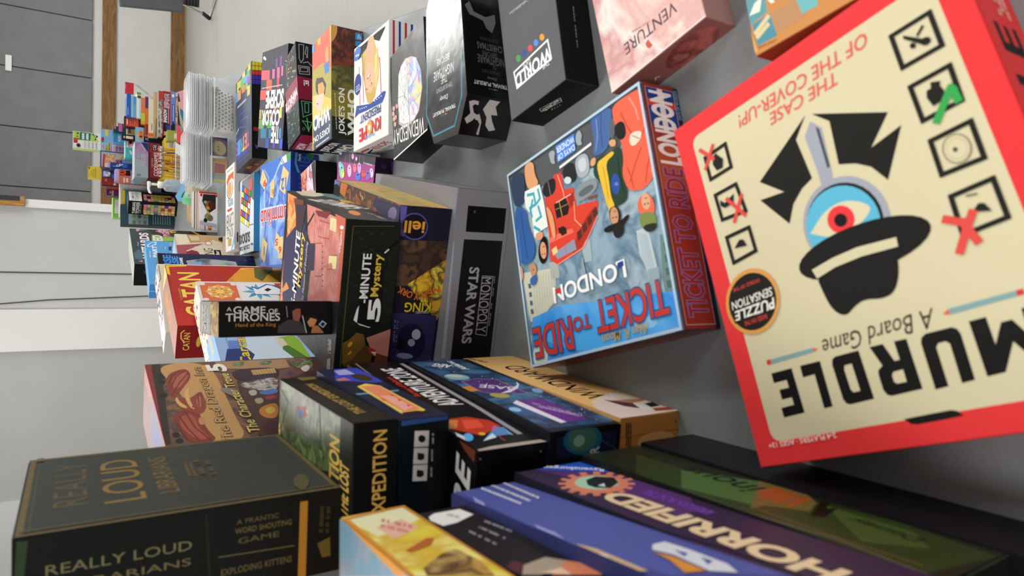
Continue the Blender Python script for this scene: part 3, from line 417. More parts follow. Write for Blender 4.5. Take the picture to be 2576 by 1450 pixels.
make_box('card_game_box', 'game box', 'small narrow black card-game box standing on end on the dark green box', None, 'stand', (-3.72, 83.1, 0.016, 20.86, 3.82, 12.94, 12.11), '#131111', 0.35,
 {'N': r'''110e0e:3 3 188 3 188 603 3 603;d5d1cd:"A"139 568 0 -23 21 0 0.01 0;"GAME"125 534 0 -163 38 0 0.012 0;"OF"124 354 0 -48 25 0 0.01 0;"THRONES"84 573 0 -279 42 0 0.015 0;a8752c:"Hand of the King"48 524 0 -209 26 0 0.012 0;423f3e:16 307 57 301 88 250 87 191 41 155 11 149;9a5a48:88 222 138 227 161 206 150 182 108 180 78 191;1f1917:135 228 162 221 165 185 147 178 150 203;cf8d5a:86 150 110 137 110 107 82 89 46 107 47 131;171210:87 161 116 143 119 95 85 80 98 125 71 146;b57a4a:11 122 53 113 52 83 15 52 9 52;b9b9b9:l6 108 170 14 148;8d8a88:l5 162 259 103 253;9fc4e0:58 80 82 58 63 32 38 53;1f2931:58 70 73 57 62 41 46 54''', 'T': r'''8f8d8b:3 3 188 3 188 644 3 644;b3b1ae:19 337 26 337 26 388 19 388;34 337 37 337 37 388 34 388;40 337 50 337 50 388 40 388;52 337 59 337 59 388 52 388;62 337 65 337 65 388 62 388;67 337 76 337 76 388 67 388;78 337 87 337 87 388 78 388;89 337 94 337 94 388 89 388;105 337 113 337 113 388 105 388;115 337 121 337 121 388 115 388;123 337 127 337 127 388 123 388;129 337 138 337 138 388 129 388;140 337 146 337 146 388 140 388;149 337 154 337 154 388 149 388;170 337 172 337 172 388 170 388;19 423 25 423 25 475 19 475;27 423 31 423 31 475 27 475;33 423 43 423 43 475 33 475;45 423 53 423 53 475 45 475;65 423 69 423 69 475 65 475;72 423 75 423 75 475 72 475;78 423 81 423 81 475 78 475;92 423 99 423 99 475 92 475;101 423 109 423 109 475 101 475;111 423 119 423 119 475 111 475;131 423 134 423 134 475 131 475;137 423 144 423 144 475 137 475;154 423 165 423 165 475 154 475;19 509 24 509 24 561 19 561;26 509 30 509 30 561 26 561;32 509 40 509 40 561 32 561;42 509 51 509 51 561 42 561;62 509 69 509 69 561 62 561;80 509 87 509 87 561 80 561;90 509 99 509 99 561 90 561;101 509 107 509 107 561 101 561;110 509 116 509 116 561 110 561;119 509 122 509 122 561 119 561;125 509 128 509 128 561 125 561;131 509 134 509 134 561 131 561;136 509 145 509 145 561 136 561;148 509 156 509 156 561 148 561;158 509 167 509 167 561 158 561;@darkgold:189 1 189 259 1 259 2 2;c4c2bf:"GAME THRONES"29 388 134 0 0 162 0.01 0''', 'R': r'''6a5a74:3 3 644 3 644 603 3 603''', 'L': r'''1f1c1c:3 3 644 3 644 603 3 603'''})
make_box('board_game_box', 'game box', 'tan board-game box with black serif lettering, lowest in the left stack', None, 'lid', (-22.12, 57.97, -0.089, 0, 25, 27.92, 7.06), '#d2a05c', 0.5,  # right side inked a lighter tan, side light put into the colour
 {'R': r'''f0c07c:3 3 1393 3 1393 350 3 350;0f0b09:"WINDWARD"326 128 787 0 0 124 0.012 0;ead4cc:282 285 374 109 389 44 232 10 86 14 30 1 16 2 16 84 1 322 1 351 152 351;c48458:264 203 240 2 191 27 165 173;58394c:288 204 187 111 88 139 160 191;e9e6df:187 111 206 5 58 113 65 162;191414:159 65 171 2 108 14 99 80;b4512f:81 90 72 2 27 2 37 113;f0e6da:389 81 332 21 267 44 292 151;f0e8e0:2 217 12 2 21 2 4 351 2 351;edbd80:e20 1225 223 2 -56 -62 30;7a5428:1238 282 1246 285 1254 277 1247 274;1248 285 1254 287 1262 280 1256 278;1256 288 1263 291 1271 283 1264 281;1265 291 1268 293 1277 285 1273 284;1270 293 1278 296 1287 289 1279 286;1280 297 1288 300 1296 292 1289 289;1290 300 1295 302 1304 295 1298 293;1304 305 1312 308 1321 301 1312 298;1314 309 1317 310 1326 303 1323 302;1319 311 1328 314 1336 307 1328 303;1330 315 1334 316 1342 309 1338 307;1336 317 1339 318 1347 310 1344 309;1341 319 1346 321 1355 313 1349 311;1348 321 1352 323 1361 315 1357 314;1354 323 1358 325 1367 317 1363 316;1360 326 1365 327 1374 320 1369 318;1247 267 1255 270 1264 263 1256 260;1257 271 1264 274 1273 266 1266 264;1277 278 1281 280 1289 272 1286 271;1283 280 1290 283 1299 275 1291 273;1292 284 1301 287 1310 279 1301 276;1303 288 1311 290 1320 283 1312 280;1313 291 1318 293 1326 285 1322 284;1330 297 1336 299 1345 292 1339 290;1338 300 1341 301 1350 294 1347 293;1343 302 1351 305 1360 297 1352 294;1353 305 1357 307 1365 299 1362 298;1359 307 1366 310 1375 303 1367 300;1368 311 1373 313 1382 305 1377 303;1375 313 1379 315 1388 307 1384 306;9c7038:"A GAME BY ISAAC SHALEV"468 6 176 0 0 21 0 0''', 'N': r'''b4793a:3 3 1247 3 1247 350 3 350;1f140c:1110 279 1114 279 1115 287 1111 287;1116 279 1122 280 1123 288 1117 287;1124 280 1129 280 1130 288 1125 288;1131 281 1134 281 1135 289 1132 289;1135 281 1138 281 1139 289 1136 289;1140 281 1142 282 1143 290 1141 289;1144 282 1149 282 1150 290 1145 290;1151 283 1154 283 1155 291 1152 290;1155 283 1161 284 1162 291 1156 291;1163 284 1169 284 1170 292 1164 292;1171 284 1179 285 1179 293 1172 292;1180 285 1188 286 1189 294 1181 293;1189 286 1192 287 1193 294 1190 294;1194 287 1198 287 1199 295 1195 295;1200 287 1203 288 1204 295 1201 295;1205 288 1211 288 1212 296 1206 296;1213 288 1218 289 1219 297 1214 296;1220 289 1223 289 1224 297 1221 297;1225 290 1226 290 1227 298 1226 298;1112 292 1116 292 1117 300 1113 300;1118 292 1123 293 1123 301 1119 300;1124 293 1131 294 1132 302 1125 301;1133 294 1137 294 1138 302 1134 302;1138 294 1144 295 1145 303 1139 302;1145 295 1152 296 1153 304 1146 303;1154 296 1162 297 1163 305 1155 304;1164 297 1168 297 1169 305 1165 305;1170 297 1173 298 1174 306 1171 305;1175 298 1177 298 1178 306 1176 306;1179 298 1186 299 1187 307 1180 306;1188 299 1195 300 1196 308 1189 307;1197 300 1203 301 1204 309 1198 308;1205 301 1211 301 1212 309 1206 309;1212 301 1220 302 1221 310 1213 309;1221 302 1226 303 1227 311 1222 310;1113 305 1116 305 1117 313 1114 313;1126 306 1133 307 1134 315 1127 314;1134 307 1139 308 1140 315 1135 315;1141 308 1143 308 1144 316 1142 316;1145 308 1148 308 1149 316 1146 316;1150 309 1153 309 1154 317 1151 316;1154 309 1157 309 1158 317 1155 317;1159 309 1164 310 1165 318 1160 317;1165 310 1168 310 1169 318 1166 318;1170 310 1175 311 1176 319 1171 318;1177 311 1184 312 1185 320 1178 319;1186 312 1190 312 1191 320 1187 320;1192 313 1196 313 1197 321 1193 320;1198 313 1206 314 1207 322 1199 321;1207 314 1211 314 1212 322 1208 322;1213 315 1216 315 1217 323 1213 322;1218 315 1224 316 1225 324 1219 323;1225 316 1228 316 1229 324 1226 324;96622c:1167 351 1169 2 1172 1 1170 351;c99a64:e20 1134 137 3 -113 37 11;2f2010:"7"1199 17 16 0 0 11 0 0''', 'T': r'''d2a05c:3 3 1247 3 1247 1393 3 1393'''})
make_box('board_game_box', 'game box', 'dark blue board-game box with planets on its side, resting on the tan box', None, 'lid', (-22.24, 57.51, -0.109, 7.06, 25, 26.84, 7.4), '#14171e', 0.35,
 {'R': r'''171e28:3 3 1339 3 1339 367 3 367;@space:1341 54 473 2 43 2 26 55 52 354 1341 359;8fb4b8:e20 946 280 -37 -55 56 -30;b8a84e:e20 557 260 -29 -38 37 -23;7fb0d8:e20 576 32 -24 -17 35 -24;9cc8ec:e20 326 324 -21 -19 28 -18;bcd4c8:e20 966 279 -28 -42 23 -12;5c3a80:850 305 884 200 844 107 552 102 584 240 639 308;b8aac8:l4 850 305 884 200 844 107 543 108 575 246 635 311 850 305;4a2c6c:"SPACE"820 104 77 134 -69 40 0.02 0;e6dcee:"BASE"670 102 101 140 -52 37 0.02 0;d88a3c:746 361 754 306 661 308 655 361;eceaf2:584 240 644 138 706 67 770 29 713 49 644 101 588 180;6c3390:454 203 442 99 103 100 87 225 417 277 454 234;efe9f4:417 277 454 234 93 220 88 253;cdb4e0:"COSMIC EXPANSION"151 85 191 94 -15 30 0.01 0;c8b0dc:139 114 146 117 163 116 157 113;149 119 156 122 174 121 166 117;159 123 169 128 187 126 177 122;172 129 176 131 194 130 190 128;179 132 186 135 204 134 197 131;189 137 203 143 221 141 207 135;206 144 218 150 236 148 224 143;221 151 231 156 249 154 239 150;248 163 257 167 275 165 265 161;260 168 270 173 288 172 278 167;273 174 285 179 303 178 291 173;288 181 295 184 313 182 306 179;298 185 310 191 328 189 316 184;169 112 177 116 195 114 187 111;191 122 204 128 222 126 209 121;207 129 212 131 230 130 225 128;215 133 229 139 247 137 233 131;232 140 242 145 260 143 250 139;245 146 254 150 272 149 263 145;257 151 264 155 282 153 275 150;309 175 320 179 338 178 327 173;338 188 351 193 369 192 356 186;354 195 365 200 383 198 372 193;199 110 211 115 229 114 217 108;214 117 221 120 239 118 232 115;239 128 244 130 262 129 257 126;247 131 255 135 273 133 265 130;258 136 265 139 283 138 276 135;268 141 281 146 298 145 286 139;284 148 294 152 312 151 301 146;297 153 308 158 326 157 315 152;338 172 345 175 363 174 356 171;348 177 358 181 376 180 366 175;361 182 367 185 385 184 379 181;370 186 380 191 398 189 388 185;e8ecf0:"AEG"1198 173 64 75 -60 51 0.042 0;"Alderac"1077 133 220 0 0 39 0.042 0;c8d4e4:e6 100 90 0 -1 -3 2;e6 1137 277 -1 -3 -11 5;e6 461 92 -1 -2 -7 5;e6 498 128 0 -1 -4 3;e6 734 150 -1 -2 -9 5;e6 64 84 -1 -2 -5 4;e6 735 136 0 -1 -4 3;e6 1294 260 0 -2 -8 4;e6 727 205 -1 -2 -7 4;e6 597 108 0 -1 -4 3;e6 912 151 -1 -2 -8 5;e6 87 61 0 -1 -3 3;e6 174 90 -1 -2 -6 5;e6 165 85 -1 -2 -6 5;e6 747 219 -1 -3 -10 6;e6 1040 249 -1 -2 -10 5;e6 677 155 -1 -2 -7 4;e6 174 60 -1 -2 -7 5;e6 761 211 -1 -3 -10 6;e6 672 159 -1 -3 -9 6;e6 381 96 0 -1 -4 3;e6 825 202 0 -1 -5 3;e6 215 44 -1 -2 -7 6;e6 806 228 -1 -2 -9 5;e6 626 145 -1 -2 -8 5;e6 555 109 0 -1 -5 3;e6 562 178 -1 -2 -7 5;e6 1154 279 -1 -3 -11 5;e6 223 37 -1 -2 -6 5;e6 1209 268 0 -2 -7 4;e6 929 242 0 -1 -5 3;e6 560 169 0 -1 -5 3;e6 950 247 -1 -2 -8 4;e6 443 59 -1 -2 -5 4;e6 1039 239 0 -1 -5 3;e6 194 15 -1 -2 -6 5;1341 241 1334 246 1334 249 1341 246;e6 1146 198 -1 -3 -10 5;e6 845 129 -1 -3 -11 7;e6 1181 185 0 -2 -8 4''', 'N': r'''0d0e12:3 3 1247 3 1247 367 3 367;181e36:1227 339 1223 27 1126 17 1137 328;1f5c78:1200 103 1180 105 1163 116 1149 136 1141 162 1138 193 1142 224 1152 253 1166 277 1184 294 1203 302 1223 300 1240 288 1249 276 1249 146 1237 127 1219 110;3f6a58:1205 131 1188 133 1173 142 1161 157 1153 177 1151 200 1154 223 1163 245 1175 263 1191 275 1208 280 1225 278 1240 269 1249 259 1249 163 1238 148 1222 136;7fa08c:e20 1199 222 1 -29 -24 -2;b9bcc0:"R"1136 113 27 0 0 46 0.02 0;3a4468:l4 1190 108 1141 18''', 'T': r'''14171e:3 3 1247 3 1247 1339 3 1339'''})
make_box('board_game_box', 'game box', 'black board-game box with white capitals and worn corners, in the left stack', None, 'lid', (-22.67, 59.08, -0.126, 14.46, 25, 28.86, 6.24), '#0f0d0f', 0.35,
 {'R': r'''120f10:3 3 1440 3 1440 309 3 309;efefef:"ADVENTURE ZONE"564 70 724 0 0 113 0.02 0;d23127:"Bureau of Balance"740 199 373 0 0 28 0.03 0.2;a39ca6:l25 1372 21 504 32;l25 504 32 127 51;8e868c:1442 272 911 297 910 287 1442 262;918 297 445 266 446 256 919 287;c23b22:385 236 390 151 317 81 234 74 152 210 260 286;e8553c:354 193 339 124 243 146 242 233;d08048:371 244 359 207 267 261 264 299;e8b83c:e20 171 199 -7 -12 -15 8;5a8ec8:93 239 229 105 216 69 130 84 127 157;d4ecf4:93 239 163 156 115 164;b06ac0:e10 216 113 -3 -10 -28 17;a83a24:l7 131 149 69 155;7fb8ec:189 80 115 83 127 97;5fb4ec:e20 153 271 -29 -4 -32 28;d8e0ec:225 293 171 282 121 299 180 307;b4a69c:18 307 32 239 33 131 32 12 8 2 2 2 2 310''', 'N': r'''09090a:3 3 1247 3 1247 309 3 309;8a8890:e8 1216 29 -1 -4 -4 0;e8 1221 303 -1 -4 -4 0;b8aca4:2 280 62 268 250 296 81 310 2 310''', 'T': r'''0c0b0c:3 3 1247 3 1247 1440 3 1440;f0f0f0:"ADVENTURE"100 50 1090 0 0 110 0.03 0.3;efefef:"ADVENTURE"100 250 1050 0 0 350 0.02 0.3;7a3a24:1200 25 1245 25 1245 150 1220 100'''})
make_box('board_game_box', 'game box', 'dark blue board-game box with an orange and yellow title, in the left stack', None, 'lid', (-19.3, 58.89, -0.077, 20.69, 20, 20.77, 4.38), '#1b2542', 0.35,
 {'R': r'''1e233f:3 3 1035 3 1035 216 3 216;3a4cc0:1037 57 1032 10 673 9 670 59 761 212 1037 130;b4b0e8:993 145 1017 76 881 73 886 155;c87a6c:788 204 822 152 756 138 748 201;423325:e20 795 70 -53 -35 -74 23;78a0b0:475 218 485 13 461 19 450 218;e8d45c:610 162 657 105 593 57 109 56 88 77 89 169 322 165;ec8f68:604 145 595 64 127 66 109 150 317 152;f2b0a0:407 131 390 85 170 83 126 139;e03c28:422 79 385 71 375 91;325 86 290 78 281 97;364 149 313 140 310 155;217 91 199 81 177 102;2f1723:101 164 110 96 61 25 57 155''', 'N': r'''0b1316:3 3 997 3 997 216 3 216;d0ccc8:952 150 947 89 884 89 889 151;141919:e16 918 119 -2 -16 -15 -1;a8aaa8:892 67 895 67 896 74 893 74;896 67 898 67 899 74 897 74;899 67 901 67 902 75 899 74;901 67 904 67 905 75 902 75;905 67 907 67 908 75 906 75;907 67 911 67 911 75 908 75;911 67 913 68 914 75 912 75;913 68 916 68 917 75 914 75;924 68 925 68 926 76 925 76;926 68 929 68 930 76 927 76;930 68 932 68 933 76 931 76;932 69 934 69 935 76 933 76;d0ccc8:885 151 879 90 815 90 822 152;191d1f:865 135 858 107 838 104 832 119 839 135;a8aaa8:823 68 825 68 826 75 824 75;825 68 828 68 829 76 826 75;829 68 831 68 832 76 830 76;832 68 834 68 835 76 833 76;835 68 836 68 837 76 836 76;837 68 839 69 840 76 838 76;840 69 843 69 844 76 841 76;843 69 845 69 846 76 844 76;848 69 851 69 852 77 849 77;852 69 853 69 854 77 853 77;854 69 857 69 858 77 855 77;857 70 859 70 860 77 858 77;860 70 861 70 862 77 861 77;861 70 863 70 864 77 862 77;864 70 865 70 866 77 865 77;866 70 868 70 869 78 867 77;868 70 870 70 871 78 869 78;d0ccc8:818 152 812 90 748 91 755 152;191d1f:798 135 791 107 771 104 765 120 772 136;a8aaa8:760 68 761 68 762 76 761 76;761 68 764 69 765 76 763 76;765 69 768 69 769 76 766 76;768 69 771 69 772 76 769 76;771 69 774 69 775 77 772 76;774 69 776 69 777 77 775 77;780 69 783 69 784 77 781 77;784 70 786 70 787 77 785 77;787 70 788 70 789 77 788 77;788 70 790 70 792 77 789 77;791 70 793 70 794 77 792 77;794 70 796 70 797 78 795 78;796 70 798 70 799 78 798 78;799 70 800 70 801 78 800 78;2c4a80:997 209 999 158 999 10 984 11 978 208;234240:"INVENTION"100 33 400 0 0 77 0.01 0''', 'T': r'''19213f:3 3 997 3 997 1035 3 1035'''})
make_box('board_game_box', 'game box', 'black board-game box with a jungle cover and gold lettering, in the left stack', None, 'lid', (-17.61, 58.58, -0.037, 25.08, 16, 21.09, 3.54), '#100f0d', 0.4,
 {'T': r'''181914:3 3 797 3 797 1052 3 1052;@jungle:797 1019 791 142 575 146 504 505 501 1053 618 1053;a8372c:714 777 749 608 720 557 688 642;c8b8a0:732 607 741 558 711 563;3a5a9a:e20 702 682 4 -39 -23 6;@fern:577 881 636 613 605 331 523 436 522 630;303723:l15 749 1015 715 891 543 1031;3d2b1b:799 421 637 386 642 366 799 400;5f7a3a:l6 736 952 669 1009;l6 733 835 666 882;l6 731 724 662 763;l6 729 620 658 650;l6 727 521 655 545;l6 725 428 652 445;l6 723 339 649 351;d2ae52:"EXPEDITION"311 147 393 0 0 113 0.03 0;"THE LOST"438 37 193 0 0 96 0.03 0;c0a860:531 1013 533 1014 525 1048 523 1047;534 1015 536 1015 528 1049 526 1048;537 1016 540 1017 532 1051 529 1049;543 1018 545 1019 537 1053 535 1052;546 1019 550 1021 543 1053 539 1053 538 1053;551 1021 555 1023 548 1053 544 1053;556 1023 559 1024 552 1053 549 1053;564 1026 566 1027 561 1053 558 1053;567 1028 570 1029 565 1053 561 1053;571 1029 575 1031 570 1053 566 1053;576 1031 578 1032 573 1053 571 1053;579 1032 582 1034 578 1053 574 1053''', 'N': r'''0c0c0b:3 3 797 3 797 174 3 174;c9a24c:"LOST EXPEDITION"271 46 493 0 0 53 0.015 0''', 'R': r'''1f1d17:3 3 1052 3 1052 174 3 174;a88c44:"THE LOST EXPEDITION"147 68 712 0 0 42 0.03 0;7d6a3a:1053 3 984 18 965 96 1053 94'''})
make_box('board_game_box', 'game box', 'large dark green book-like box with faint gold lettering, standing on end', None, 'book', (-18.12, 59.51, -0.03, 28.62, 6.3, 18.8, 20.2), '#151714', 0.5,
 {'R': r'''31342f:3 3 937 3 937 1007 3 1007;66572e:8 8 933 8 933 25 8 25;8 985 933 985 933 1003 8 1003;8 8 25 8 25 1003 8 1003;915 8 933 8 933 1003 915 1003;574d2e:38 38 903 38 903 40 38 40;38 970 903 970 903 973 38 973;38 38 40 38 40 973 38 973;900 38 903 38 903 973 900 973;574c2e:"REALLY"239 814 568 0 0 102 0 0;8a6c34:"LOUD"210 635 569 0 0 132 0 0;7a6234:"LIBRARIANS"242 527 506 0 0 66 0 0;6b5832:400 446 405 446 408 458 402 458;408 446 419 446 422 457 410 458;422 446 431 446 433 457 425 457;433 446 444 446 446 457 436 457;446 446 451 445 454 457 449 457;454 445 466 445 469 457 457 457;469 445 480 445 483 456 472 457;483 445 491 445 494 456 486 456;503 445 516 444 518 456 506 456;518 444 523 444 525 456 521 456;525 444 538 444 541 455 528 456;541 444 547 444 550 455 544 455;550 444 554 444 557 455 553 455;557 444 565 444 568 455 560 455;568 443 574 443 577 455 571 455;577 443 583 443 586 455 580 455;586 443 593 443 595 454 589 455;404 465 416 465 419 477 407 477;419 465 429 465 432 476 422 476;432 465 445 465 448 476 435 476;448 465 453 464 456 476 451 476;456 464 467 464 470 476 459 476;470 464 483 464 485 475 472 476;486 464 497 464 500 475 488 475;500 464 507 464 510 475 503 475;510 464 522 463 525 475 513 475;525 463 534 463 537 474 528 475;537 463 541 463 544 474 540 474;544 463 556 463 558 474 547 474;558 463 564 463 567 474 561 474;567 463 577 462 580 474 569 474;580 462 588 462 590 474 583 474;591 462 597 462 600 473 593 474;534c37:384 377 392 377 390 400 382 400;395 377 405 377 403 399 393 400;409 377 421 377 420 399 407 399;434 377 442 376 440 399 432 399;446 376 463 376 462 398 444 399;467 376 483 376 481 398 465 398;486 376 499 375 497 398 484 398;535 375 548 375 546 397 533 397;552 375 566 374 564 397 550 397;570 374 579 374 577 397 568 397;583 374 598 374 596 396 581 396;408 414 424 414 423 436 407 437;428 414 435 414 433 436 426 436;439 414 456 413 454 436 437 436;459 413 472 413 470 436 457 436;476 413 487 413 485 435 474 436;491 413 500 413 498 435 489 435;557 412 570 412 568 434 555 434;593 411 609 411 607 433 591 434;613 411 627 411 625 433 611 433;534c2d:e14 135 116 -14 -26 -92 26;6a5830:939 960 890 959 888 980 939 982;5a5233:l10 38 20 38 990''', 'N': r'''12120f:3 3 312 3 312 1007 3 1007;334229:305 998 301 970 173 981 178 1003;7d7650:"REALLY LOUD"183 926 0 -408 33 0 0 0;756c44:"LIBRARIANS"131 893 0 -372 25 0 0 0;b57c2c:287 158 286 130 2 133 1 162;272016:l9 293 475 80 462;6a5f38:l4 139 433 129 178;6a5f3c:"A FRANTIC"242 377 0 -144 17 0 0 0;7a6a3a:"WORD SHOUTING"209 381 0 -193 20 0 0 0;6a5f3c:"GAME"173 370 0 -139 20 0 0 0;6a5c34:"EXPLODING KITTENS"71 425 0 -240 23 0 0.01 0;6a5526:120 92 135 45 63 41 64 74;453d22:153 49 156 49 159 63 156 63;158 49 162 49 165 63 161 63;163 49 166 49 168 63 166 63;175 48 181 48 184 62 178 62;183 48 187 48 190 62 185 62;189 48 192 48 194 62 192 62;205 47 211 47 214 61 208 61;213 47 217 47 219 61 216 61;225 46 232 46 234 60 228 60;233 46 238 46 241 60 236 60;240 46 244 46 247 60 242 60;246 45 250 45 253 59 248 60;158 73 163 73 165 87 160 87;164 73 171 72 173 87 167 87;180 72 185 72 187 86 183 86;186 72 191 71 194 86 189 86;193 71 195 71 198 86 195 86;197 71 203 71 206 85 200 85;204 71 207 71 209 85 207 85;208 71 212 71 214 85 211 85;213 71 217 70 220 85 216 85;219 70 226 70 229 84 222 85;227 70 231 70 234 84 230 84;233 70 238 70 241 84 236 84;240 70 243 69 246 84 242 84;245 69 248 69 251 83 248 84;250 69 256 69 259 83 253 83''', 'T': r'''2f312a:3 3 312 3 312 937 3 937'''})
make_box('board_game_box', 'game box', 'plain black-violet board-game box, lowest in the nearest stack', None, 'lid', (-25.44, 25.64, -0.015, 0, 25, 32, 6.19), '#0e0d12', 0.4,
 {'R': r'''14131a:3 3 1597 3 1597 307 3 307''', 'T': r'''0e0d12:3 3 1247 3 1247 1597 3 1597'''})
make_box('board_game_box', 'game box', 'dark green board-game box with black curly lettering, in the nearest stack', None, 'lid', (-25.58, 28.34, -0.007, 6.19, 25, 26.41, 6.26), '#161914', 0.35,
 {'R': r'''1f2618:3 3 1318 3 1318 310 3 310;2d3d1b:1218 120 988 113 269 4 7 43 50 312 1014 312;486632:974 129 731 8 574 238 819 295;6a5a30:556 2 494 46 455 143 557 209 563 273 738 2;435428:465 52 201 50 120 139 239 240;10120b:"inous"668 56 308 0 0 101 0.012 0.2;a8481f:"Villa"513 30 146 0 0 125 0.03 0.2;19130b:431 180 496 20 472 9 446 75 427 43 401 153;1b2414:"Disney"155 65 200 0 0 55 0.02 0.3;56544c:749 312 749 304 833 312;537 312 537 309 758 304 758 312;475 312 284 287 285 276 546 310 546 312;294 287 77 312 34 312 33 306 293 276;7d5c34:l5 556 261 295 272 77 265''', 'N': r'''141711:3 3 1247 3 1247 310 3 310;d8dcd4:1245 2 1248 8 1249 9 1249 2;6c7468:1245 106 1243 109 1243 116 1246 123 1249 125 1249 109;454f40:1249 129 1246 218 1240 218 1246 2 1249 1''', 'T': r'''161914:3 3 1247 3 1247 1318 3 1318'''})
make_box('board_game_box', 'game box', 'purple board-game box with big cream lettering and a gear-shaped emblem', None, 'lid', (-25.78, 26.44, 0.019, 12.46, 25, 30, 6.11), '#211c27', 0.35,
 {'R': r'''372744:3 3 1497 3 1497 302 3 302;2458c8:1492 216 1498 128 1498 1 1315 2;1479 195 1392 1 1354 2 1336 19 1460 179;e8ecf4:"Ravensburger"1376 -22 155 164 -41 39 0.02 0;573470:1476 212 1309 2 924 2 767 174 1283 165;d88468:1170 50 1156 29 1135 48 1149 69;1138 84 1115 74 1102 98 1125 109;1119 125 1092 128 1087 154 1115 152;1115 169 1087 183 1091 207 1120 195;1126 210 1101 232 1113 251 1140 230;1150 241 1132 269 1150 281 1170 254;1185 259 1175 289 1198 292 1208 263;1224 261 1226 289 1250 282 1249 255;1264 247 1278 268 1300 252 1286 230;1299 217 1323 227 1340 203 1314 192;1321 175 1354 172 1361 144 1328 146;1328 127 1364 111 1360 84 1324 99;1318 82 1350 55 1336 33 1303 60;1291 48 1314 13 1293 2 1269 35;1253 30 1262 2 1236 2 1227 29;1210 31 1208 2 1205 2 1183 11 1185 41;e28 1217 149 -60 -92 -91 76;a8d4b4:e24 1229 140 -42 -64 -67 56;1d2124:1273 151 1292 91 1245 47 1187 76 1148 146 1178 185 1218 188;cfe0d8:1195 164 1207 125 1170 150;e9cfa8:"HORRIFIED"313 145 777 0 0 99 0.042 0;7a48b4:"AMERICAN MONSTERS"777 53 280 0 0 48 0.03 0;201e24:727 304 579 274 580 267 764 304;585 275 357 261 358 253 586 267;323136:1432 304 1498 297 1498 304''', 'T': r'''211c27:3 3 1247 3 1247 1497 3 1497'''})
make_box('board_game_box', 'game box', 'indigo blue board-game box with a torn edge, in the nearest stack', None, 'lid', (-25.81, 25.94, 0.061, 18.57, 25, 30, 5.2), '#3a3f7a', 0.4,
 {'R': r'''434b92:3 3 1497 3 1497 257 3 257;525ca6:1493 232 1499 184 1499 1 1153 2 694 15 371 10 506 211 732 259 1028 259;d6d8e6:1228 152 1244 152 1259 137 1243 137;1247 152 1258 152 1274 137 1263 137;1262 152 1274 152 1289 137 1278 137;1277 152 1293 152 1309 136 1293 137;1297 152 1308 152 1324 136 1312 136;1312 152 1329 152 1344 136 1328 136;1332 152 1341 152 1357 136 1348 136;1345 152 1358 152 1374 136 1361 136;1362 152 1379 152 1395 136 1378 136;1383 152 1398 152 1414 136 1399 136;1402 152 1411 152 1427 136 1418 136;1415 152 1432 152 1448 136 1431 136;1436 152 1447 152 1463 136 1452 136;1451 152 1462 152 1477 136 1467 136;1465 152 1482 152 1498 136 1481 136;1235 112 1242 112 1258 96 1251 96;1246 112 1261 111 1277 95 1262 96;1265 111 1276 111 1292 95 1281 95;1280 111 1294 110 1310 94 1296 94;1297 110 1304 110 1320 94 1314 94;1308 110 1324 109 1340 93 1324 93;1327 109 1342 108 1359 92 1344 93;1346 108 1357 108 1373 92 1362 92;1361 108 1369 107 1385 91 1377 92;1373 107 1390 107 1406 90 1389 91;1394 106 1399 106 1415 90 1410 90;1403 106 1420 106 1436 89 1419 90;1424 105 1432 105 1448 89 1440 89;1436 105 1442 105 1458 89 1452 89;1445 105 1456 104 1472 88 1462 88;1460 104 1468 104 1484 88 1476 88;1472 104 1480 103 1496 87 1488 87;1484 103 1493 103 1499 97 1499 89;1243 71 1260 70 1276 53 1259 55;1264 70 1270 69 1286 53 1280 53;1274 69 1290 68 1306 51 1290 52;1294 68 1307 67 1324 50 1310 51;1311 66 1324 65 1341 49 1328 50;1328 65 1341 64 1357 47 1344 48;1345 64 1355 63 1372 46 1361 47;1359 63 1374 62 1390 45 1376 46;1378 62 1395 60 1411 44 1394 45;1399 60 1410 59 1426 42 1415 43;1414 59 1419 59 1436 42 1430 42;1423 58 1434 57 1451 41 1440 41;1438 57 1448 56 1465 40 1455 40;1452 56 1464 55 1480 38 1469 39;1468 55 1476 54 1493 38 1484 38;1480 54 1489 53 1499 44 1499 37 1496 37;1493 53 1499 53 1499 48;9a9ee0:1400 230 1308 240 1267 259 1333 259;1019 245 919 242 857 256 864 259 979 259;1f1a17:1024 259 1014 258 1012 259;cdb08c:811 255 745 238 556 241 566 259 785 259;efeae0:712 259 710 254 705 252 697 251 689 252 679 256 675 259;d8dce8:686 101 682 61 635 57 600 56 479 61 428 87 473 130 597 116 656 131;d8923c:647 140 588 126 478 136 499 184 576 151;5560a8:624 88 585 79 573 105;549 74 511 74 503 102''', 'T': r'''3a3f7a:3 3 1247 3 1247 1497 3 1497'''})
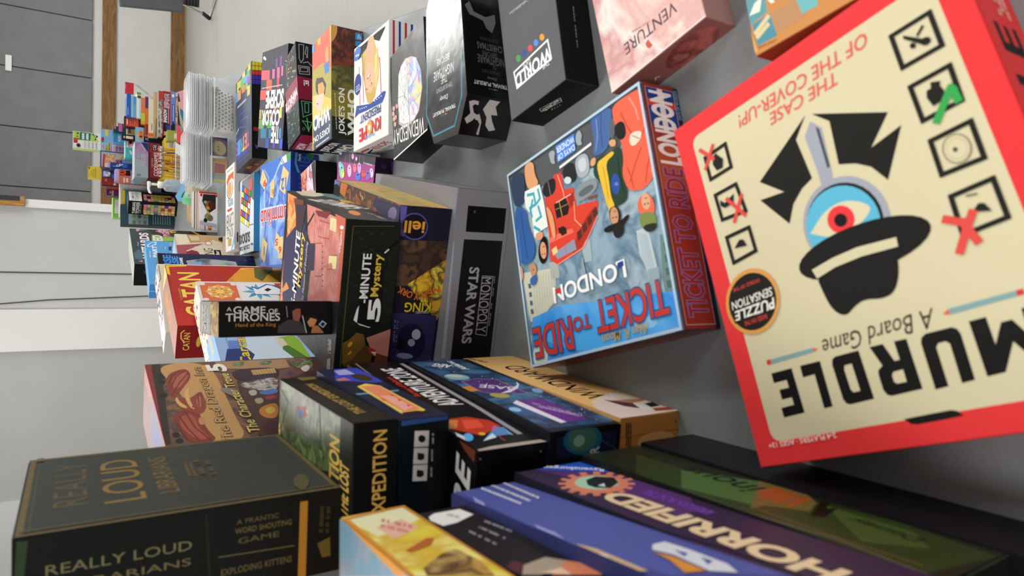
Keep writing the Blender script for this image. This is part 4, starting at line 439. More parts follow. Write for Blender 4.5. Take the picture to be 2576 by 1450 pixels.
make_box('board_game_box', 'game box', 'black-brown board-game box with a white sticker, under the yellow one', None, 'lid', (-26.61, 24.31, 0.026, 23.77, 25, 30, 3.61), '#181316', 0.4,
 {'R': r'''1f191d:3 3 1497 3 1497 178 3 178;e9e9e7:1449 159 1472 129 1469 39 1394 28 1353 109 1347 160 1414 170;bcbcbc:1381 89 1383 90 1400 72 1399 72;1383 90 1387 91 1405 74 1401 73;1388 91 1391 93 1409 75 1406 74;1392 93 1394 94 1412 77 1409 76;1395 94 1398 95 1416 78 1413 77;1399 96 1401 96 1419 79 1417 78;1406 98 1410 100 1428 82 1424 81;1411 100 1413 101 1431 84 1429 83;1414 101 1415 102 1433 84 1432 84;1416 102 1418 103 1436 86 1434 85;1422 104 1425 105 1443 88 1440 87;1426 106 1428 106 1445 89 1444 88;1428 107 1430 107 1448 90 1446 89;9a9aa8:1121 114 1125 114 1134 105 1130 104;1127 114 1133 115 1142 105 1136 105;1135 115 1138 115 1147 106 1144 105;1152 116 1160 117 1168 107 1160 107;1162 117 1168 118 1177 108 1171 107;1170 118 1174 118 1183 108 1179 108;1193 119 1202 120 1210 111 1202 110;1204 120 1209 121 1217 111 1213 111;1221 122 1230 122 1238 113 1230 112;1232 122 1239 123 1247 113 1240 113;1241 123 1247 124 1256 114 1250 113;1249 124 1255 124 1264 115 1258 114;1146 69 1153 70 1162 60 1155 59;1175 72 1178 73 1187 62 1184 62;1180 73 1189 74 1198 64 1189 63;1191 74 1200 75 1209 65 1200 64;1202 75 1208 76 1217 66 1211 65;1210 76 1217 77 1226 67 1219 66;1219 77 1221 77 1231 67 1228 67;1230 78 1238 79 1247 69 1239 68;1240 79 1248 80 1258 70 1249 69;1250 81 1257 81 1267 71 1260 70;1264 82 1268 83 1278 72 1273 72;1182 23 1188 24 1197 14 1191 13;1190 25 1192 25 1202 14 1199 14;1194 25 1200 26 1210 15 1204 15;1202 26 1208 27 1217 17 1212 16;1216 29 1224 30 1233 19 1226 18;1226 30 1232 31 1242 20 1235 19;1234 31 1238 32 1248 21 1244 21;1240 32 1248 33 1258 23 1250 21;1250 34 1258 35 1268 24 1260 23;1260 35 1269 36 1278 26 1270 24;1276 38 1284 39 1294 28 1286 27;1286 39 1290 40 1299 29 1296 28;1292 40 1299 41 1308 30 1301 29;1301 41 1306 42 1316 31 1310 31;a89a88:953 132 967 54 916 22 881 55 879 134 904 170;d8825c:916 22 887 2 806 2 794 5 862 108;e8c4a8:888 127 886 62 836 67;572a3a:993 139 958 129 906 174 960 179 964 179''', 'T': r'''181316:3 3 1247 3 1247 1497 3 1497'''})
make_box('board_game_box', 'game box', 'yellow illustrated board-game box with a pale blue cover, topping the nearest stack', None, 'lid', (-24.25, 27.2, 0.014, 27.38, 20, 28, 4.38), '#c98a34', 0.35,
 {'T': r'''9fb4c4:3 3 997 3 997 1397 3 1397;@skyblue:990 1399 999 1369 999 1255 989 1015 972 956 818 1399;d8943c:999 1002 995 889 972 956 999 1344''', 'R': r'''e4bf58:3 3 1397 3 1397 216 3 216;@yellowart:1367 209 1396 5 1346 2 829 2 737 4 873 217 1005 217;e6e4b8:1367 209 1391 14 1253 14 1174 181;e8b8a8:1250 159 1283 61 1182 53 1136 147;d8847c:1153 98 1155 99 1180 86 1178 85;1157 100 1164 103 1188 90 1182 87;1165 104 1171 107 1196 94 1190 91;1173 108 1178 111 1203 98 1197 95;1180 112 1185 114 1210 102 1204 99;1187 115 1191 118 1216 105 1211 102;1200 122 1207 126 1232 113 1225 109;1209 127 1214 129 1238 116 1234 114;1215 130 1218 131 1242 118 1240 117;1219 132 1224 135 1248 122 1244 119;1231 139 1236 141 1261 128 1256 126;1238 142 1241 144 1266 131 1262 129;1243 145 1247 147 1271 134 1267 132;1185 72 1191 75 1215 62 1210 59;1192 76 1199 79 1224 66 1217 63;1209 84 1215 87 1240 74 1233 71;1222 91 1230 95 1254 82 1247 78;1231 96 1237 99 1262 86 1256 83;1239 100 1244 102 1268 89 1264 87;1264 113 1271 116 1295 103 1288 100;1279 121 1285 124 1310 111 1304 108;1287 125 1290 126 1315 113 1311 112;1292 127 1292 127 1317 115 1316 114;d8943c:1028 217 1028 204 1370 202 1370 217;867 217 867 209 1040 203 1040 217;c98a3c:1398 13 730 7 730 2 1398 2;d8943c:1362 217 1389 2 1399 2 1399 47 1377 217;b8662c:1032 160 1087 70 1076 53 1031 86 1012 153;@brownart:896 172 957 90 970 40 858 26 761 41 851 183'''})
make_box('board_game_box', 'game box', 'matte grey and black box with an outlined word and coloured dots', None, 'lid', (29.75, 61.62, 0.209, 0, 20, 10.35, 4.41), '#464649', 0.55,
 {'T': r'''5a5a5e:3 3 997 3 997 514 3 514;f2f2f2:l11 259 438 157 425 165 94 276 106 259 438;f4f4f4:"WORLD"235 98 0 334 -76 0 0.03 0;e0e0e0:"THE"164 114 0 62 -22 0 0.01 0;d8d8d8:"GAME"261 274 0 73 -26 0 0.01 0;4e9e5c:e20 315 381 -12 -22 -19 4;3c4c9c:e20 313 320 -11 -21 -19 4;d84a54:e20 313 262 -11 -21 -18 4;5a8ce0:e20 315 206 -11 -20 -18 4;e89a3c:e20 316 149 -11 -20 -18 3;a0a0a4:596 250 596 254 583 249 583 244;596 257 598 266 585 261 584 251;598 269 599 276 586 271 585 264;599 279 600 288 587 282 586 274;600 290 601 294 588 289 588 285;601 297 602 307 590 302 588 292;603 310 604 320 591 314 590 305;604 322 605 329 592 324 591 317;605 332 606 337 593 332 592 326;606 340 607 351 595 345 593 334;608 353 608 357 595 351 595 348;608 359 610 370 597 365 596 354;610 373 611 378 598 373 597 368;611 381 611 384 599 379 598 375;612 387 613 394 600 389 599 381;613 396 613 402 601 396 600 391;614 404 614 409 602 404 601 399;615 412 615 418 603 412 602 407;8a8a8e:577 206 578 211 569 207 569 202;580 231 581 242 573 237 572 226;583 259 584 269 576 264 575 254;585 272 586 281 577 276 576 268;588 299 589 313 581 308 579 294;589 316 590 325 582 320 581 312;591 328 591 333 583 328 582 324;592 336 593 345 584 340 583 331;594 359 595 369 587 365 586 355;596 372 596 379 588 374 587 368;597 382 598 390 589 385 588 378''', 'N': r'''0c0c0d:3 3 997 3 997 218 3 218;77777a:201 112 209 111 208 119 199 119;214 111 224 111 222 118 212 119;228 111 242 111 240 118 226 118;256 110 265 110 263 118 254 118;269 110 288 109 286 117 267 117;292 109 309 109 307 116 290 117;313 109 327 109 326 116 311 116;349 108 362 108 360 115 348 115;366 108 381 107 379 115 364 115;385 107 401 107 399 114 383 115;405 107 414 106 413 114 403 114;418 106 436 106 434 113 417 114''', 'L': r'''0c0b0c:3 3 514 3 514 218 3 218;c8c8c8:l4 186 154 162 123 310 92 340 125 186 154;e2e2e2:"WORLD"320 134 -143 0 0 -26 0.03 0;d8a43c:e8 211 86 2 -4 -8 -6;4a78c8:e8 229 81 2 -4 -8 -6;c84a44:e8 248 77 2 -4 -8 -6;4a9a5a:e8 267 73 2 -4 -8 -6'''})
make_box('board_game_box', 'game box', 'pink and white marbled board-game box with dark lettering, beside the grey box', None, 'lid', (29.65, 45.75, 0.298, 0, 20, 11.83, 3.6), '#c79a94', 0.4,
 {'T': r'''@marble:3 3 997 3 997 588 3 588;533e46:"VENTURE"173 127 0 326 -57 0 0.004 0;c4574a:96 329 104 310 62 292 60 314 75 327;b07a80:178 281 178 284 171 282 171 279;179 286 180 293 173 291 172 284;180 295 182 302 175 300 173 293;182 304 183 310 176 308 175 302;184 312 185 318 178 316 177 310;185 320 186 325 179 323 178 318;188 335 190 344 183 342 181 333;191 346 192 351 185 349 183 344;192 353 192 355 185 353 185 351;193 357 194 363 187 361 186 355;194 364 195 369 188 367 187 362;196 371 197 377 190 375 189 369;197 379 198 383 191 381 190 377;198 384 199 389 192 387 191 382;f0e0dc:8 2 8 590 2 590 2 1''', 'L': r'''8c5a54:3 3 588 3 588 177 3 177;@redrock:526 30 491 8 473 2 293 2 278 9 258 31 253 57 263 84 287 109 322 131 366 147 414 155 462 155 503 146 536 130 555 108 560 82 550 55;e8d0cc:"V"194 67 -35 0 0 -18 0.02 0''', 'N': r'''a88984:3 3 997 3 997 177 3 177;@marbledark:100 9 998 9 998 162 200 144'''})
make_box('board_game_box', 'game box', 'orange and teal patterned board-game box cut by the right edge of the table', None, 'lid', (29.86, 29.51, 0.205, 0, 25, 9, 5), '#a85a2c', 0.4,
 {'T': r'''c98a4e:3 3 1247 3 1247 447 3 447;5f9aa4:218 449 225 437 209 374 134 373 123 444 154 449;e9e4d4:158 446 151 402 200 384 191 418;4f8ea0:121 441 123 367 31 353 34 433;d8c89a:l18 85 431 114 376;l18 67 426 87 382;b98a62:123 367 116 246 41 239 36 348;6fb4b8:111 262 94 186 50 195 55 251;b0773a:22 362 23 363 12 361 12 359;23 365 23 369 13 366 13 362;23 370 24 373 14 370 13 367;24 374 24 378 14 375 14 371;25 379 25 380 15 378 14 376;25 381 25 386 15 383 15 379;26 387 26 391 16 388 15 384;26 392 27 395 16 392 16 389;27 399 28 404 17 401 17 397;28 405 28 406 18 404 18 402;28 408 29 412 19 410 18 405;29 413 29 415 19 413 19 411;29 417 29 418 19 415 19 414;30 419 30 422 20 419 19 416;30 423 30 425 20 423 20 420;30 426 31 429 21 426 20 424;31 430 31 432 21 429 21 427;f4ead8:174 365 172 349 150 338 152 353;d6a060:26 449 9 446 12 433 101 449''', 'L': r'''8a3a1e:3 3 447 3 447 247 3 247;@darkorange:449 2 449 150 45 150 45 1'''})
make_box('board_game_box', 'game box', 'glossy black coffin-shaped game box with silver lettering and a teal line', None, 'prism', (29.34, 76.79, 0, 0, 0, 0, 6.9), '#1f1f20', 0.16,
 {'T': r'''303032:-537 -210 -318 -316 683 -165 683 80 361 252 -332 242 -540 118;3f8ea4:l11 -40 -237 -312 -249 -477 -163 -488 124 -332 233 93 222;c9cacc:"NIGHTMARE"-77 -144 0 275 -62 0 0.01 0;b8b9bc:"BEFORE"-6 -85 0 170 -43 0 0.005 0;c9cacc:"THE"-136 -57 0 79 -43 0 0.01 0;b4b5b8:"TIM BURTON'S"-194 -128 0 217 -30 0 0 0;d0d1d3:"Disney"-250 -71 0 114 -39 0 0.01 0.2;dcdcde:"TRIVIAL PURSUIT"-343 -174 0 309 -23 0 0.02 0;c8402c:e8 -381 -64 -2 -8 -4 0;e0a83c:e8 -381 -44 -2 -8 -4 0;3c8a4c:e8 -381 -23 -2 -8 -4 0;3a5aa8:e8 -381 -3 -2 -8 -4 0;8a4a9a:e8 -381 18 -2 -8 -4 0''', 'S0': r'''0e0d0f:3 3 240 3 240 342 3 342;cfc6c4:203 321 214 292 213 256 189 254 192 278 180 291 141 273 131 247 95 270 70 303 98 326 134 295;d4cbca:170 217 233 185 232 111 197 134 148 108 144 153 104 133 58 100 45 142 77 175 126 180;c9c0bd:129 254 140 233 94 208 11 207 16 225 78 217 103 239;cfc6c4:e12 115 244 2 -17 -15 -4''', 'S1': r'''0e0d0f:3 3 1010 3 1010 342 3 342;5e5e62:"NIGHTMARE"269 66 0 189 -51 0 0.01 0;535356:"BEFORE"297 115 0 105 -30 0 0.01 0;5e5e62:"CHRISTMAS"350 73 0 179 -42 0 0.01 0;4b4b4f:"THE"226 126 0 25 -34 0 0 0;434347:"TIM BURTON'S"180 100 0 130 -23 0 0 0;77777a:"Disney"140 128 0 70 -23 0 0 0.2;434347:"COLLECTOR'S EDITION"389 100 0 128 -23 0 0 0;d0d0d2:"TRIVIAL PURSUIT"99 56 0 236 -24 0 0.02 0;6a6a6c:570 321 601 287 540 260 522 180 554 111 502 107 427 138 448 177 495 198 517 293;c8402c:e8 58 134 1 -4 -4 0;e0a83c:e8 58 147 1 -4 -4 0;3c8a4c:e8 58 160 1 -4 -4 0;3a5aa8:e8 58 173 1 -4 -4 0;8a4a9a:e8 58 186 1 -4 -4 0'''}, [(-10.75, -4.21), (-6.37, -6.32), (13.66, -3.3), (13.66, 1.6), (7.22, 5.04), (-6.63, 4.84), (-10.79, 2.36)])
make_box('board_game_box', 'game box', 'black box with a die-cut arch showing a spider web and stained glass', None, 'prism', (29.2, 91.5, 0, 0, 0, 0, 4.6), '#201f20', 0.25,
 {'T': r'''2f2f31:-358 -286 71 -245 460 -193 318 437 -490 287;b7aa9c:-55 234 162 229 212 187 244 113 231 0 198 -80 94 -160 -44 -186 -197 -138 -247 -61 -267 29 -263 133 -225 219;e9e8e6:-63 239 154 233 203 187 229 107 122 75 -245 30 -240 123 -212 198;@holo:239 113 228 -4 196 -80 95 -156 -43 -182 -191 -132 -238 -61 -249 9 122 75;423e40:l3 -30 117 92 227;l3 -30 117 192 208;l3 -30 117 201 112;l3 -30 117 122 75;l3 -30 117 -107 43;l3 -30 117 -194 31;l3 -30 117 -233 134;l3 -30 117 -163 221;l3 -30 117 -20 235;575355:l2 12 155 47 149 51 116 23 103 -57 91 -88 87 -101 123 -76 153 -27 158 12 155;l2 49 188 113 176 120 114 69 90 -80 69 -137 61 -162 128 -116 184 -24 193 49 188;l2 79 216 169 199 177 113 107 79 -99 50 -178 39 -213 132 -150 210 -21 223 79 216;6a74b0:l2 37 -38 -16 49;l2 6 -9 34 -33;d8c84a:l2 106 -98 3 -152;6a74b0:l2 113 37 120 69;a85a8a:l2 14 -110 83 -151;l2 116 25 19 -47;6a74b0:l2 1 -142 102 -103;l2 145 -131 154 -103;l2 -104 13 -216 -74;l2 -30 42 7 -52;d8c84a:l2 111 -135 107 -150;6a74b0:l2 106 -54 197 53;l2 118 -91 59 -151;a85a8a:l2 -16 59 49 34;d8c84a:l2 -63 -104 -112 6;a85a8a:l2 65 -149 154 -149;l2 -47 -128 -88 -144;e8e8f4:l2 -159 42 -95 64;a85a8a:l2 -76 -161 -110 -49;6a74b0:l2 177 76 215 71;d8c84a:l2 84 0 173 -2;e8e8f4:l2 -162 -116 -204 -116;f2f1ee:"WEDNESDAY"-255 -230 0 545 -118 0 0 0;ececea:l10 -359 -278 -419 5 -479 301;c8948a:e8 -86 315 -6 -27 -20 0;e8 -81 256 -6 -26 -19 0;e8 -125 321 -6 -27 -20 0;e8 -167 309 -5 -27 -20 0;e8 -212 286 -5 -27 -20 0;e8 -161 276 -5 -27 -19 0''', 'S4': r'''0b0b0c:3 3 585 3 585 227 3 227''', 'S0': r'''0d0d0e:3 3 428 3 428 227 3 227'''}, [(-7.17, -5.71), (1.42, -4.9), (9.19, -3.87), (6.36, 8.74), (-9.8, 5.74)])
make_box('board_game_box', 'game box', 'white game box with a smiling blonde woman and a blue ribbon', None, 'lid', (32.72, 107.28, 0.009, 0, 18.08, 15.7, 4.84), '#e6e3dc', 0.5,
 {'T': r'''dddcd7:3 3 901 3 901 782 3 782;eeeeee:856 669 882 202 309 167 339 418 361 601 570 693;c8343a:l15 707 657 378 631;l15 706 579 378 544;l15 655 190 364 155;232124:776 682 877 669 880 227 874 76 855 88 794 200 836 305 792 523;cdb06a:797 609 828 440 896 400 875 332 657 198 504 208 366 284 329 377 358 460 440 503 594 548;d8a88c:804 495 895 428 879 346 735 330 674 396 718 480;e0b090:622 501 694 465 673 356 577 295 482 312 413 392 443 475 523 510;c05a58:565 477 594 395 570 381 548 449;b0904c:797 609 805 566 527 524 596 554;e0c888:686 297 747 238 528 227 408 293;a8884a:l7 761 523 590 531 436 489;b8984e:l6 782 226 593 248 376 324;f4efe8:572 463 590 403 579 392 559 446;8a6a48:l4 468 503 465 448;l4 480 390 482 342;cf9a7c:522 429 556 402 531 386;42332b:e8 476 476 -4 -14 -5 0;e8 495 363 -3 -14 -5 0;c4a058:464 517 419 378 448 293 374 276 321 377 355 446;2c4a98:386 714 329 377 366 105 351 55 317 79 281 128 292 458 306 659 291 757;e8ecf4:e6 341 630 -3 -15 -5 0;e6 336 581 -3 -14 -5 0;e6 331 532 -3 -14 -5 0;e6 327 484 -3 -14 -5 0;e6 331 291 -3 -13 -5 0;e6 333 244 -3 -13 -5 0;e6 336 198 -3 -13 -5 0;e6 338 152 -3 -13 -5 0;4a7ac0:835 616 818 625 803 643 791 666 784 693 782 721 786 747 794 770 805 783 855 783 856 783 871 766 883 742 890 715 892 687 889 661 880 638 868 623 852 615;2a3c84:e20 567 687 -9 -82 -90 10;c8d0e8:562 642 562 644 550 641 550 639;562 646 561 652 549 649 550 643;561 654 561 659 549 656 549 651;561 661 561 666 549 663 549 658;561 668 560 673 548 670 549 665;560 674 560 679 548 676 548 671;560 688 559 695 547 691 548 684;559 696 559 701 547 697 547 693;559 702 559 704 547 701 547 699;559 706 559 710 547 707 547 703;559 712 558 716 546 713 546 709;558 718 558 722 546 719 546 714;558 724 558 727 546 724 546 721;558 729 558 733 546 729 546 726;542 628 542 634 530 631 530 625;542 635 541 642 529 639 529 632;541 651 541 657 528 654 529 648;540 664 540 671 528 668 528 661;540 673 540 679 527 676 528 670;540 680 539 685 527 682 527 677;539 692 539 697 527 694 527 689;539 699 539 703 526 699 527 695;538 704 538 711 526 708 526 701;538 719 538 725 525 722 526 716;537 726 537 730 525 726 525 723;537 731 537 732 525 729 525 728;522 623 521 630 509 627 509 620;521 631 521 638 509 635 509 628;521 640 521 647 508 644 509 636;520 648 520 653 508 650 508 645;520 654 520 660 508 657 508 651;520 661 520 665 507 662 508 658;519 673 519 678 507 675 507 670;519 680 519 686 507 683 507 677;519 688 518 695 506 691 506 685;518 696 518 702 506 699 506 693;518 704 518 709 505 706 506 700;518 711 517 714 505 711 505 707;517 715 517 718 505 715 505 712;517 720 517 726 505 723 505 716;dce6f4:824 652 825 654 805 650 804 648;825 656 826 662 806 658 805 652;826 663 826 668 807 665 806 659;827 670 827 675 807 671 807 666;828 676 828 681 808 677 808 673;828 683 829 687 809 683 809 679;830 695 831 702 811 698 810 691;831 703 832 707 812 704 811 699;832 709 832 711 812 707 812 705;832 713 833 717 813 713 813 709;833 718 834 722 814 718 813 714;834 724 835 728 815 724 814 720;835 730 835 733 815 729 815 726;835 734 836 738 816 734 815 730;2c3f80:"PRESIDENT"277 153 0 459 -65 0 0.01 0;4a6aa8:"FOR"202 358 0 54 -21 0 0.01 0;7a9ac8:l4 228 170 223 348;l4 215 429 211 628;cf3a3c:"KN"176 156 0 188 -98 0 0.03 0;e09a4a:e20 135 395 0 60 -59 -9;ecebe6:e20 135 395 0 25 -25 -3;cf3a3c:"PE"162 463 0 169 -105 0 0.03 0;6aa4d0:"Parks and Recreation"76 284 0 201 -31 0 0.02 0.2''', 'N': r'''ecebe8:3 3 901 3 901 239 3 239;c63a36:903 195 211 190 209 208 903 213;2c3f94:903 144 219 139 216 158 903 162;c63a36:903 92 227 88 224 107 903 111;2c3f94:903 40 235 36 232 55 903 59;c63a36:240 2 240 3 903 7 903 2''', 'L': r'''d9d4cc:3 3 782 3 782 239 3 239;b8383a:43 196 224 187 188 164 1 164 2 171;2b3170:16 128 213 152 176 131 16 101;b8483a:"KNOPE"235 109 314 0 0 73 0.02 0;3a4a90:"FOR PRESIDENT"235 36 353 0 0 48 0.01 0'''})
make_box('board_game_box', 'game box', 'yellow-green game box with a fortune teller and bold white lettering', None, 'lid', (37.68, 129.52, 0.033, 0, 21.32, 11.98, 6.17), '#7a6a2c', 0.35,
 {'T': r'''c2a53c:3 3 1063 3 1063 596 3 596;cf5a44:1064 58 620 9 579 262 728 533 871 597 1064 597;e0624c:1064 60 837 50 766 188 966 375 1064 375;e0a83a:1064 332 994 318 1003 414 1064 436;d89a5a:898 169 897 96 732 79 732 151 835 187;a89a3a:800 597 789 262 665 8 526 2 335 2 335 80 305 574 487 597;cdbb4a:554 597 517 376 373 9 330 2 279 1 280 574 481 597;3a78c0:754 224 755 79 647 61 651 188;1f1a17:645 493 693 454 649 262 548 151 466 188 493 376 567 474;d8944a:622 415 603 262 526 195 458 244 493 395;cbbca8:520 474 488 225 418 225 345 300 356 415 429 493;a8344a:e10 433 427 -7 -27 -8 0;32425d:293 574 279 1 2 2 2 548;f2f0ea:"WHO"332 55 0 500 -141 0 0.042 0;"JOKE'S ON"145 43 0 502 -77 0 0.02 0;cfd4dc:37 79 36 91 21 83 21 70;36 97 36 112 20 104 21 89;36 118 35 138 20 130 20 110;35 144 35 152 19 144 20 136;35 158 34 171 19 163 19 150;34 177 34 205 18 196 19 169;33 210 33 235 17 226 18 202;33 241 32 261 17 253 17 232;32 267 31 287 16 279 17 259;31 293 31 311 15 303 16 285;31 317 30 338 15 330 15 309;30 344 30 367 14 359 15 336;29 373 29 387 14 378 14 364;29 393 28 418 13 409 13 384;28 423 28 445 12 437 13 415;27 451 27 472 12 463 12 443;4aa0d8:1064 532 975 513 984 597 1064 597''', 'N': r'''484323:3 3 1063 3 1063 306 3 306;@redbrown:1056 307 1062 2 978 2 707 68 663 307;@olive:684 307 710 57 430 81 436 307;8c7d2c:458 307 430 81 199 99 169 306 194 307;21281e:214 306 199 99 16 99 2 245 2 298;e0a45a:1052 254 1021 254 986 260 952 273 922 290 903 307 1064 307 1064 257;f0eee8:"JOKE'S ON"53 169 431 0 0 72 0.025 0;"WHO"60 78 423 0 0 74 0.04 0;c8c8b8:97 257 115 258 113 266 96 265;120 258 140 259 139 267 119 266;145 259 165 260 163 269 144 268;170 261 177 261 176 269 169 269;182 261 205 262 204 271 181 269;210 263 232 264 231 272 209 271;237 264 252 265 251 273 236 272;257 265 273 266 272 274 256 273;279 266 286 266 284 275 277 274;291 267 302 267 301 275 290 275;307 267 327 268 326 277 306 276;332 269 353 270 352 278 331 277;358 270 375 271 374 279 357 278;380 271 387 271 386 279 379 279;392 272 403 272 402 280 391 280;408 272 431 273 430 282 407 281;3a94d0:1039 80 1041 14 978 14 970 80;958 80 965 20 918 21 912 80;d8ecf8:"20+"983 26 46 0 0 36 0.01 0''', 'L': r'''151b24:3 3 596 3 596 306 3 306;ecebe6:"JOKE'S ON"60 154 389 0 0 108 0.03 0;"WHO"60 15 389 0 0 114 0.042 0'''})
make_box('board_game_box', 'game box', 'black game box with line drawings of tools and a crimson band', None, 'lid', (40.03, 145.83, 0.209, 0, 20.57, 9.36, 7.49), '#0f0e0f', 0.4,
 {'T': r'''121112:3 3 1025 3 1025 465 3 465;8a1e3c:661 466 644 11 555 2 381 1 404 466;f2eaec:"WHAT?!"533 31 0 449 -91 0 0.042 0;e0b8c0:"HOW MANY"467 89 0 322 -62 0 0.03 0;c8a070:l8 774 178 757 125;3aa08a:l8 356 334 371 339;d8c8b0:l8 828 215 848 230;c8a070:l8 884 74 878 130;b8b8c8:l8 1020 411 989 364;d8c8b0:l8 965 391 954 384;4a8ab8:l8 155 348 161 381;3aa08a:l8 390 373 386 321;5ac09a:l8 395 180 398 131;c8a070:l8 861 318 834 357;3aa08a:l8 276 26 271 46;d8c8b0:1008 460 1013 466 1003 466 1002 466;4a8ab8:l8 235 80 260 39;b8b8c8:l8 756 123 727 132;d8c8b0:l8 851 367 825 393;c8a070:l8 912 216 903 169;b8b8c8:l8 911 138 907 204;5ac09a:150 37 154 2 162 2 158 38;c8a070:l8 997 274 1005 226;b8b8c8:l8 700 363 682 342;5ac09a:l8 357 399 359 433;4a8ab8:70 5 68 2 76 2;b8b8c8:l8 928 319 909 382;5ac09a:l8 72 200 70 250;c8a070:l8 837 228 819 182;3aa08a:l8 142 131 132 122;5ac09a:61 72 75 2 83 1 69 73;4a8ab8:l8 235 362 248 391;3aa08a:l8 163 310 153 334;d8c8b0:l8 747 127 734 70;c8a070:l8 705 24 714 70;3aa08a:l8 393 69 375 119;5ac09a:l8 263 184 293 150;c8a070:l8 875 391 894 349;b8b8c8:l8 697 134 720 205;d8c8b0:l8 958 320 968 335;4a8ab8:l8 345 150 348 228;3aa08a:l8 372 321 372 247;5ac09a:l8 224 306 208 233;4a8ab8:l8 178 253 198 258;b8b8c8:l8 861 288 870 271;d8c8b0:l8 1006 65 984 92;4a8ab8:l8 59 186 29 217;3aa08a:l8 77 267 91 230;5ac09a:l8 61 324 74 326;4a8ab8:l8 187 227 213 268;3aa08a:l8 232 381 232 423;5ac09a:l8 93 423 84 455;c8a070:l8 806 245 831 324;b8b8c8:l8 788 332 796 338;5ac09a:l8 408 116 397 107;4a8ab8:l8 341 398 347 353;3aa08a:l8 185 184 168 128;5ac09a:l8 151 227 135 232;4a8ab8:l8 124 303 127 279;3aa08a:l8 156 300 158 226;d8c8b0:l8 840 268 867 306;4a8ab8:l8 286 417 259 338;b8b8c8:l8 994 149 973 131;5ac09a:l8 39 387 28 444;c8a070:l8 963 277 953 267;b8b8c8:l8 920 128 896 90;5ac09a:l8 295 384 268 385;c8a070:l8 998 296 986 284;b8b8c8:l8 712 326 709 364;d8c8b0:l8 774 344 751 293;c8a070:l8 889 257 914 233;3aa08a:l8 374 148 350 188;d8c8b0:l8 910 245 917 239;c8a070:l8 710 78 734 41''', 'N': r'''0f0d0e:3 3 1025 3 1025 371 3 371;8a1e3c:637 373 631 200 382 176 384 369 470 373;9a9aa0:l9 997 342 1003 290 836 303 790 329 837 345 997 342;l9 902 281 989 263 981 249 886 258 902 281;l9 753 358 760 246 674 245 664 349 753 358;l9 736 341 744 261 701 263 691 338 736 341;l10 795 305 815 257 772 212;e10 870 262 2 -11 -12 1;f0e8ea:"is!"600 260 0 51 -61 0 0.03 0;5a9a7a:l10 363 345 362 233 240 240 186 335 363 345;l10 343 313 345 272 245 277 239 314 343 313;l10 144 346 140 245 45 287 109 320 144 346;6ac07a:l10 181 298 35 287;6aa85a:e10 57 337 2 -15 -16 1;0f0d0e:e10 57 337 1 -10 -11 1''', 'L': r'''0f0d11:3 3 465 3 465 371 3 371;8a1e3c:47 357 445 356 449 237 70 122;e2ccd2:"HOW"70 232 164 0 0 86 0.04 0;"MANY"70 131 210 0 0 82 0.04 0;"WHAT?!"70 30 210 0 0 82 0.04 0'''})
make_box('board_game_box', 'game box', 'dark slate game box with coloured squares and big white letters on the cover', None, 'lid', (44.95, 168.6, -0.199, 0, 23.65, 25.38, 6.2), '#23222d', 0.5,
 {'T': r'''393847:3 3 1179 3 1179 1266 3 1266;7d4a86:1058 560 1054 463 951 451 954 548;7d4a90:1073 348 1069 264 948 247 950 331;ec5a6c:960 1268 937 825 824 812 842 1256 940 1268;e86aa0:941 688 937 571 827 557 830 675;ea6a90:948 459 943 330 820 313 824 442;e878a8:950 256 949 181 838 167 839 242;e8604a:828 965 818 681 701 666 708 950;d84a5a:829 439 826 327 713 312 715 424;e8564e:714 1268 706 959 591 946 596 1268;e87a4a:702 791 701 675 689 686 690 803;a8a05a:472 1268 473 1150 355 1136 352 1268;6f9a58:346 1268 349 994 238 982 232 1268;4a9a4e:345 823 348 567 247 556 242 812;d8cc4a:488 228 490 124 368 107 365 211;e0b45a:558 161 558 38 488 34 487 156;2f7a98:233 1142 239 821 124 807 114 1128;3a7aa0:232 700 236 562 129 550 123 688;3a94c8:247 191 251 99 139 85 134 176;2f88b8:249 4 249 2 227 2;3a4fb0:120 840 127 674 8 659 2 776 1 825;4a4ac0:80 456 86 346 13 341 6 451;3a5ad0:130 141 135 1 23 2 17 127;e89a5a:503 492 504 382 463 385 461 495;e88a4a:508 768 510 703 495 713 493 778;f2f0ec:"SCHEME"686 86 0 843 -196 0 0.042 0;"COLOR"455 206 0 884 -169 0 0.042 0;"THE"260 191 0 359 -175 0 0.042 0;e0c8c8:742 164 742 197 729 194 729 161;742 212 742 252 729 249 729 209;742 267 742 320 729 317 729 264;742 335 742 357 729 354 729 332;742 372 742 406 729 403 729 369;742 421 742 493 729 490 729 418;742 508 742 572 729 569 729 505;742 587 742 640 729 638 729 584;742 656 742 709 729 706 729 653;742 724 742 772 729 769 729 721;742 787 742 842 729 839 729 784;742 858 741 917 729 914 729 855;741 932 741 968 729 965 729 929;741 984 741 1049 729 1046 729 981;741 1064 741 1122 729 1119 729 1061;741 1137 741 1191 729 1188 729 1134;eeeeee:1117 1218 1127 1136 1087 1028 1067 1057 1090 1176;d8903c:e8 400 788 0 -38 -24 -6;e8 399 602 0 -37 -23 -6''', 'N': r'''181820:3 3 1179 3 1179 307 3 307''', 'L': r'''15151b:3 3 1266 3 1266 307 3 307'''})
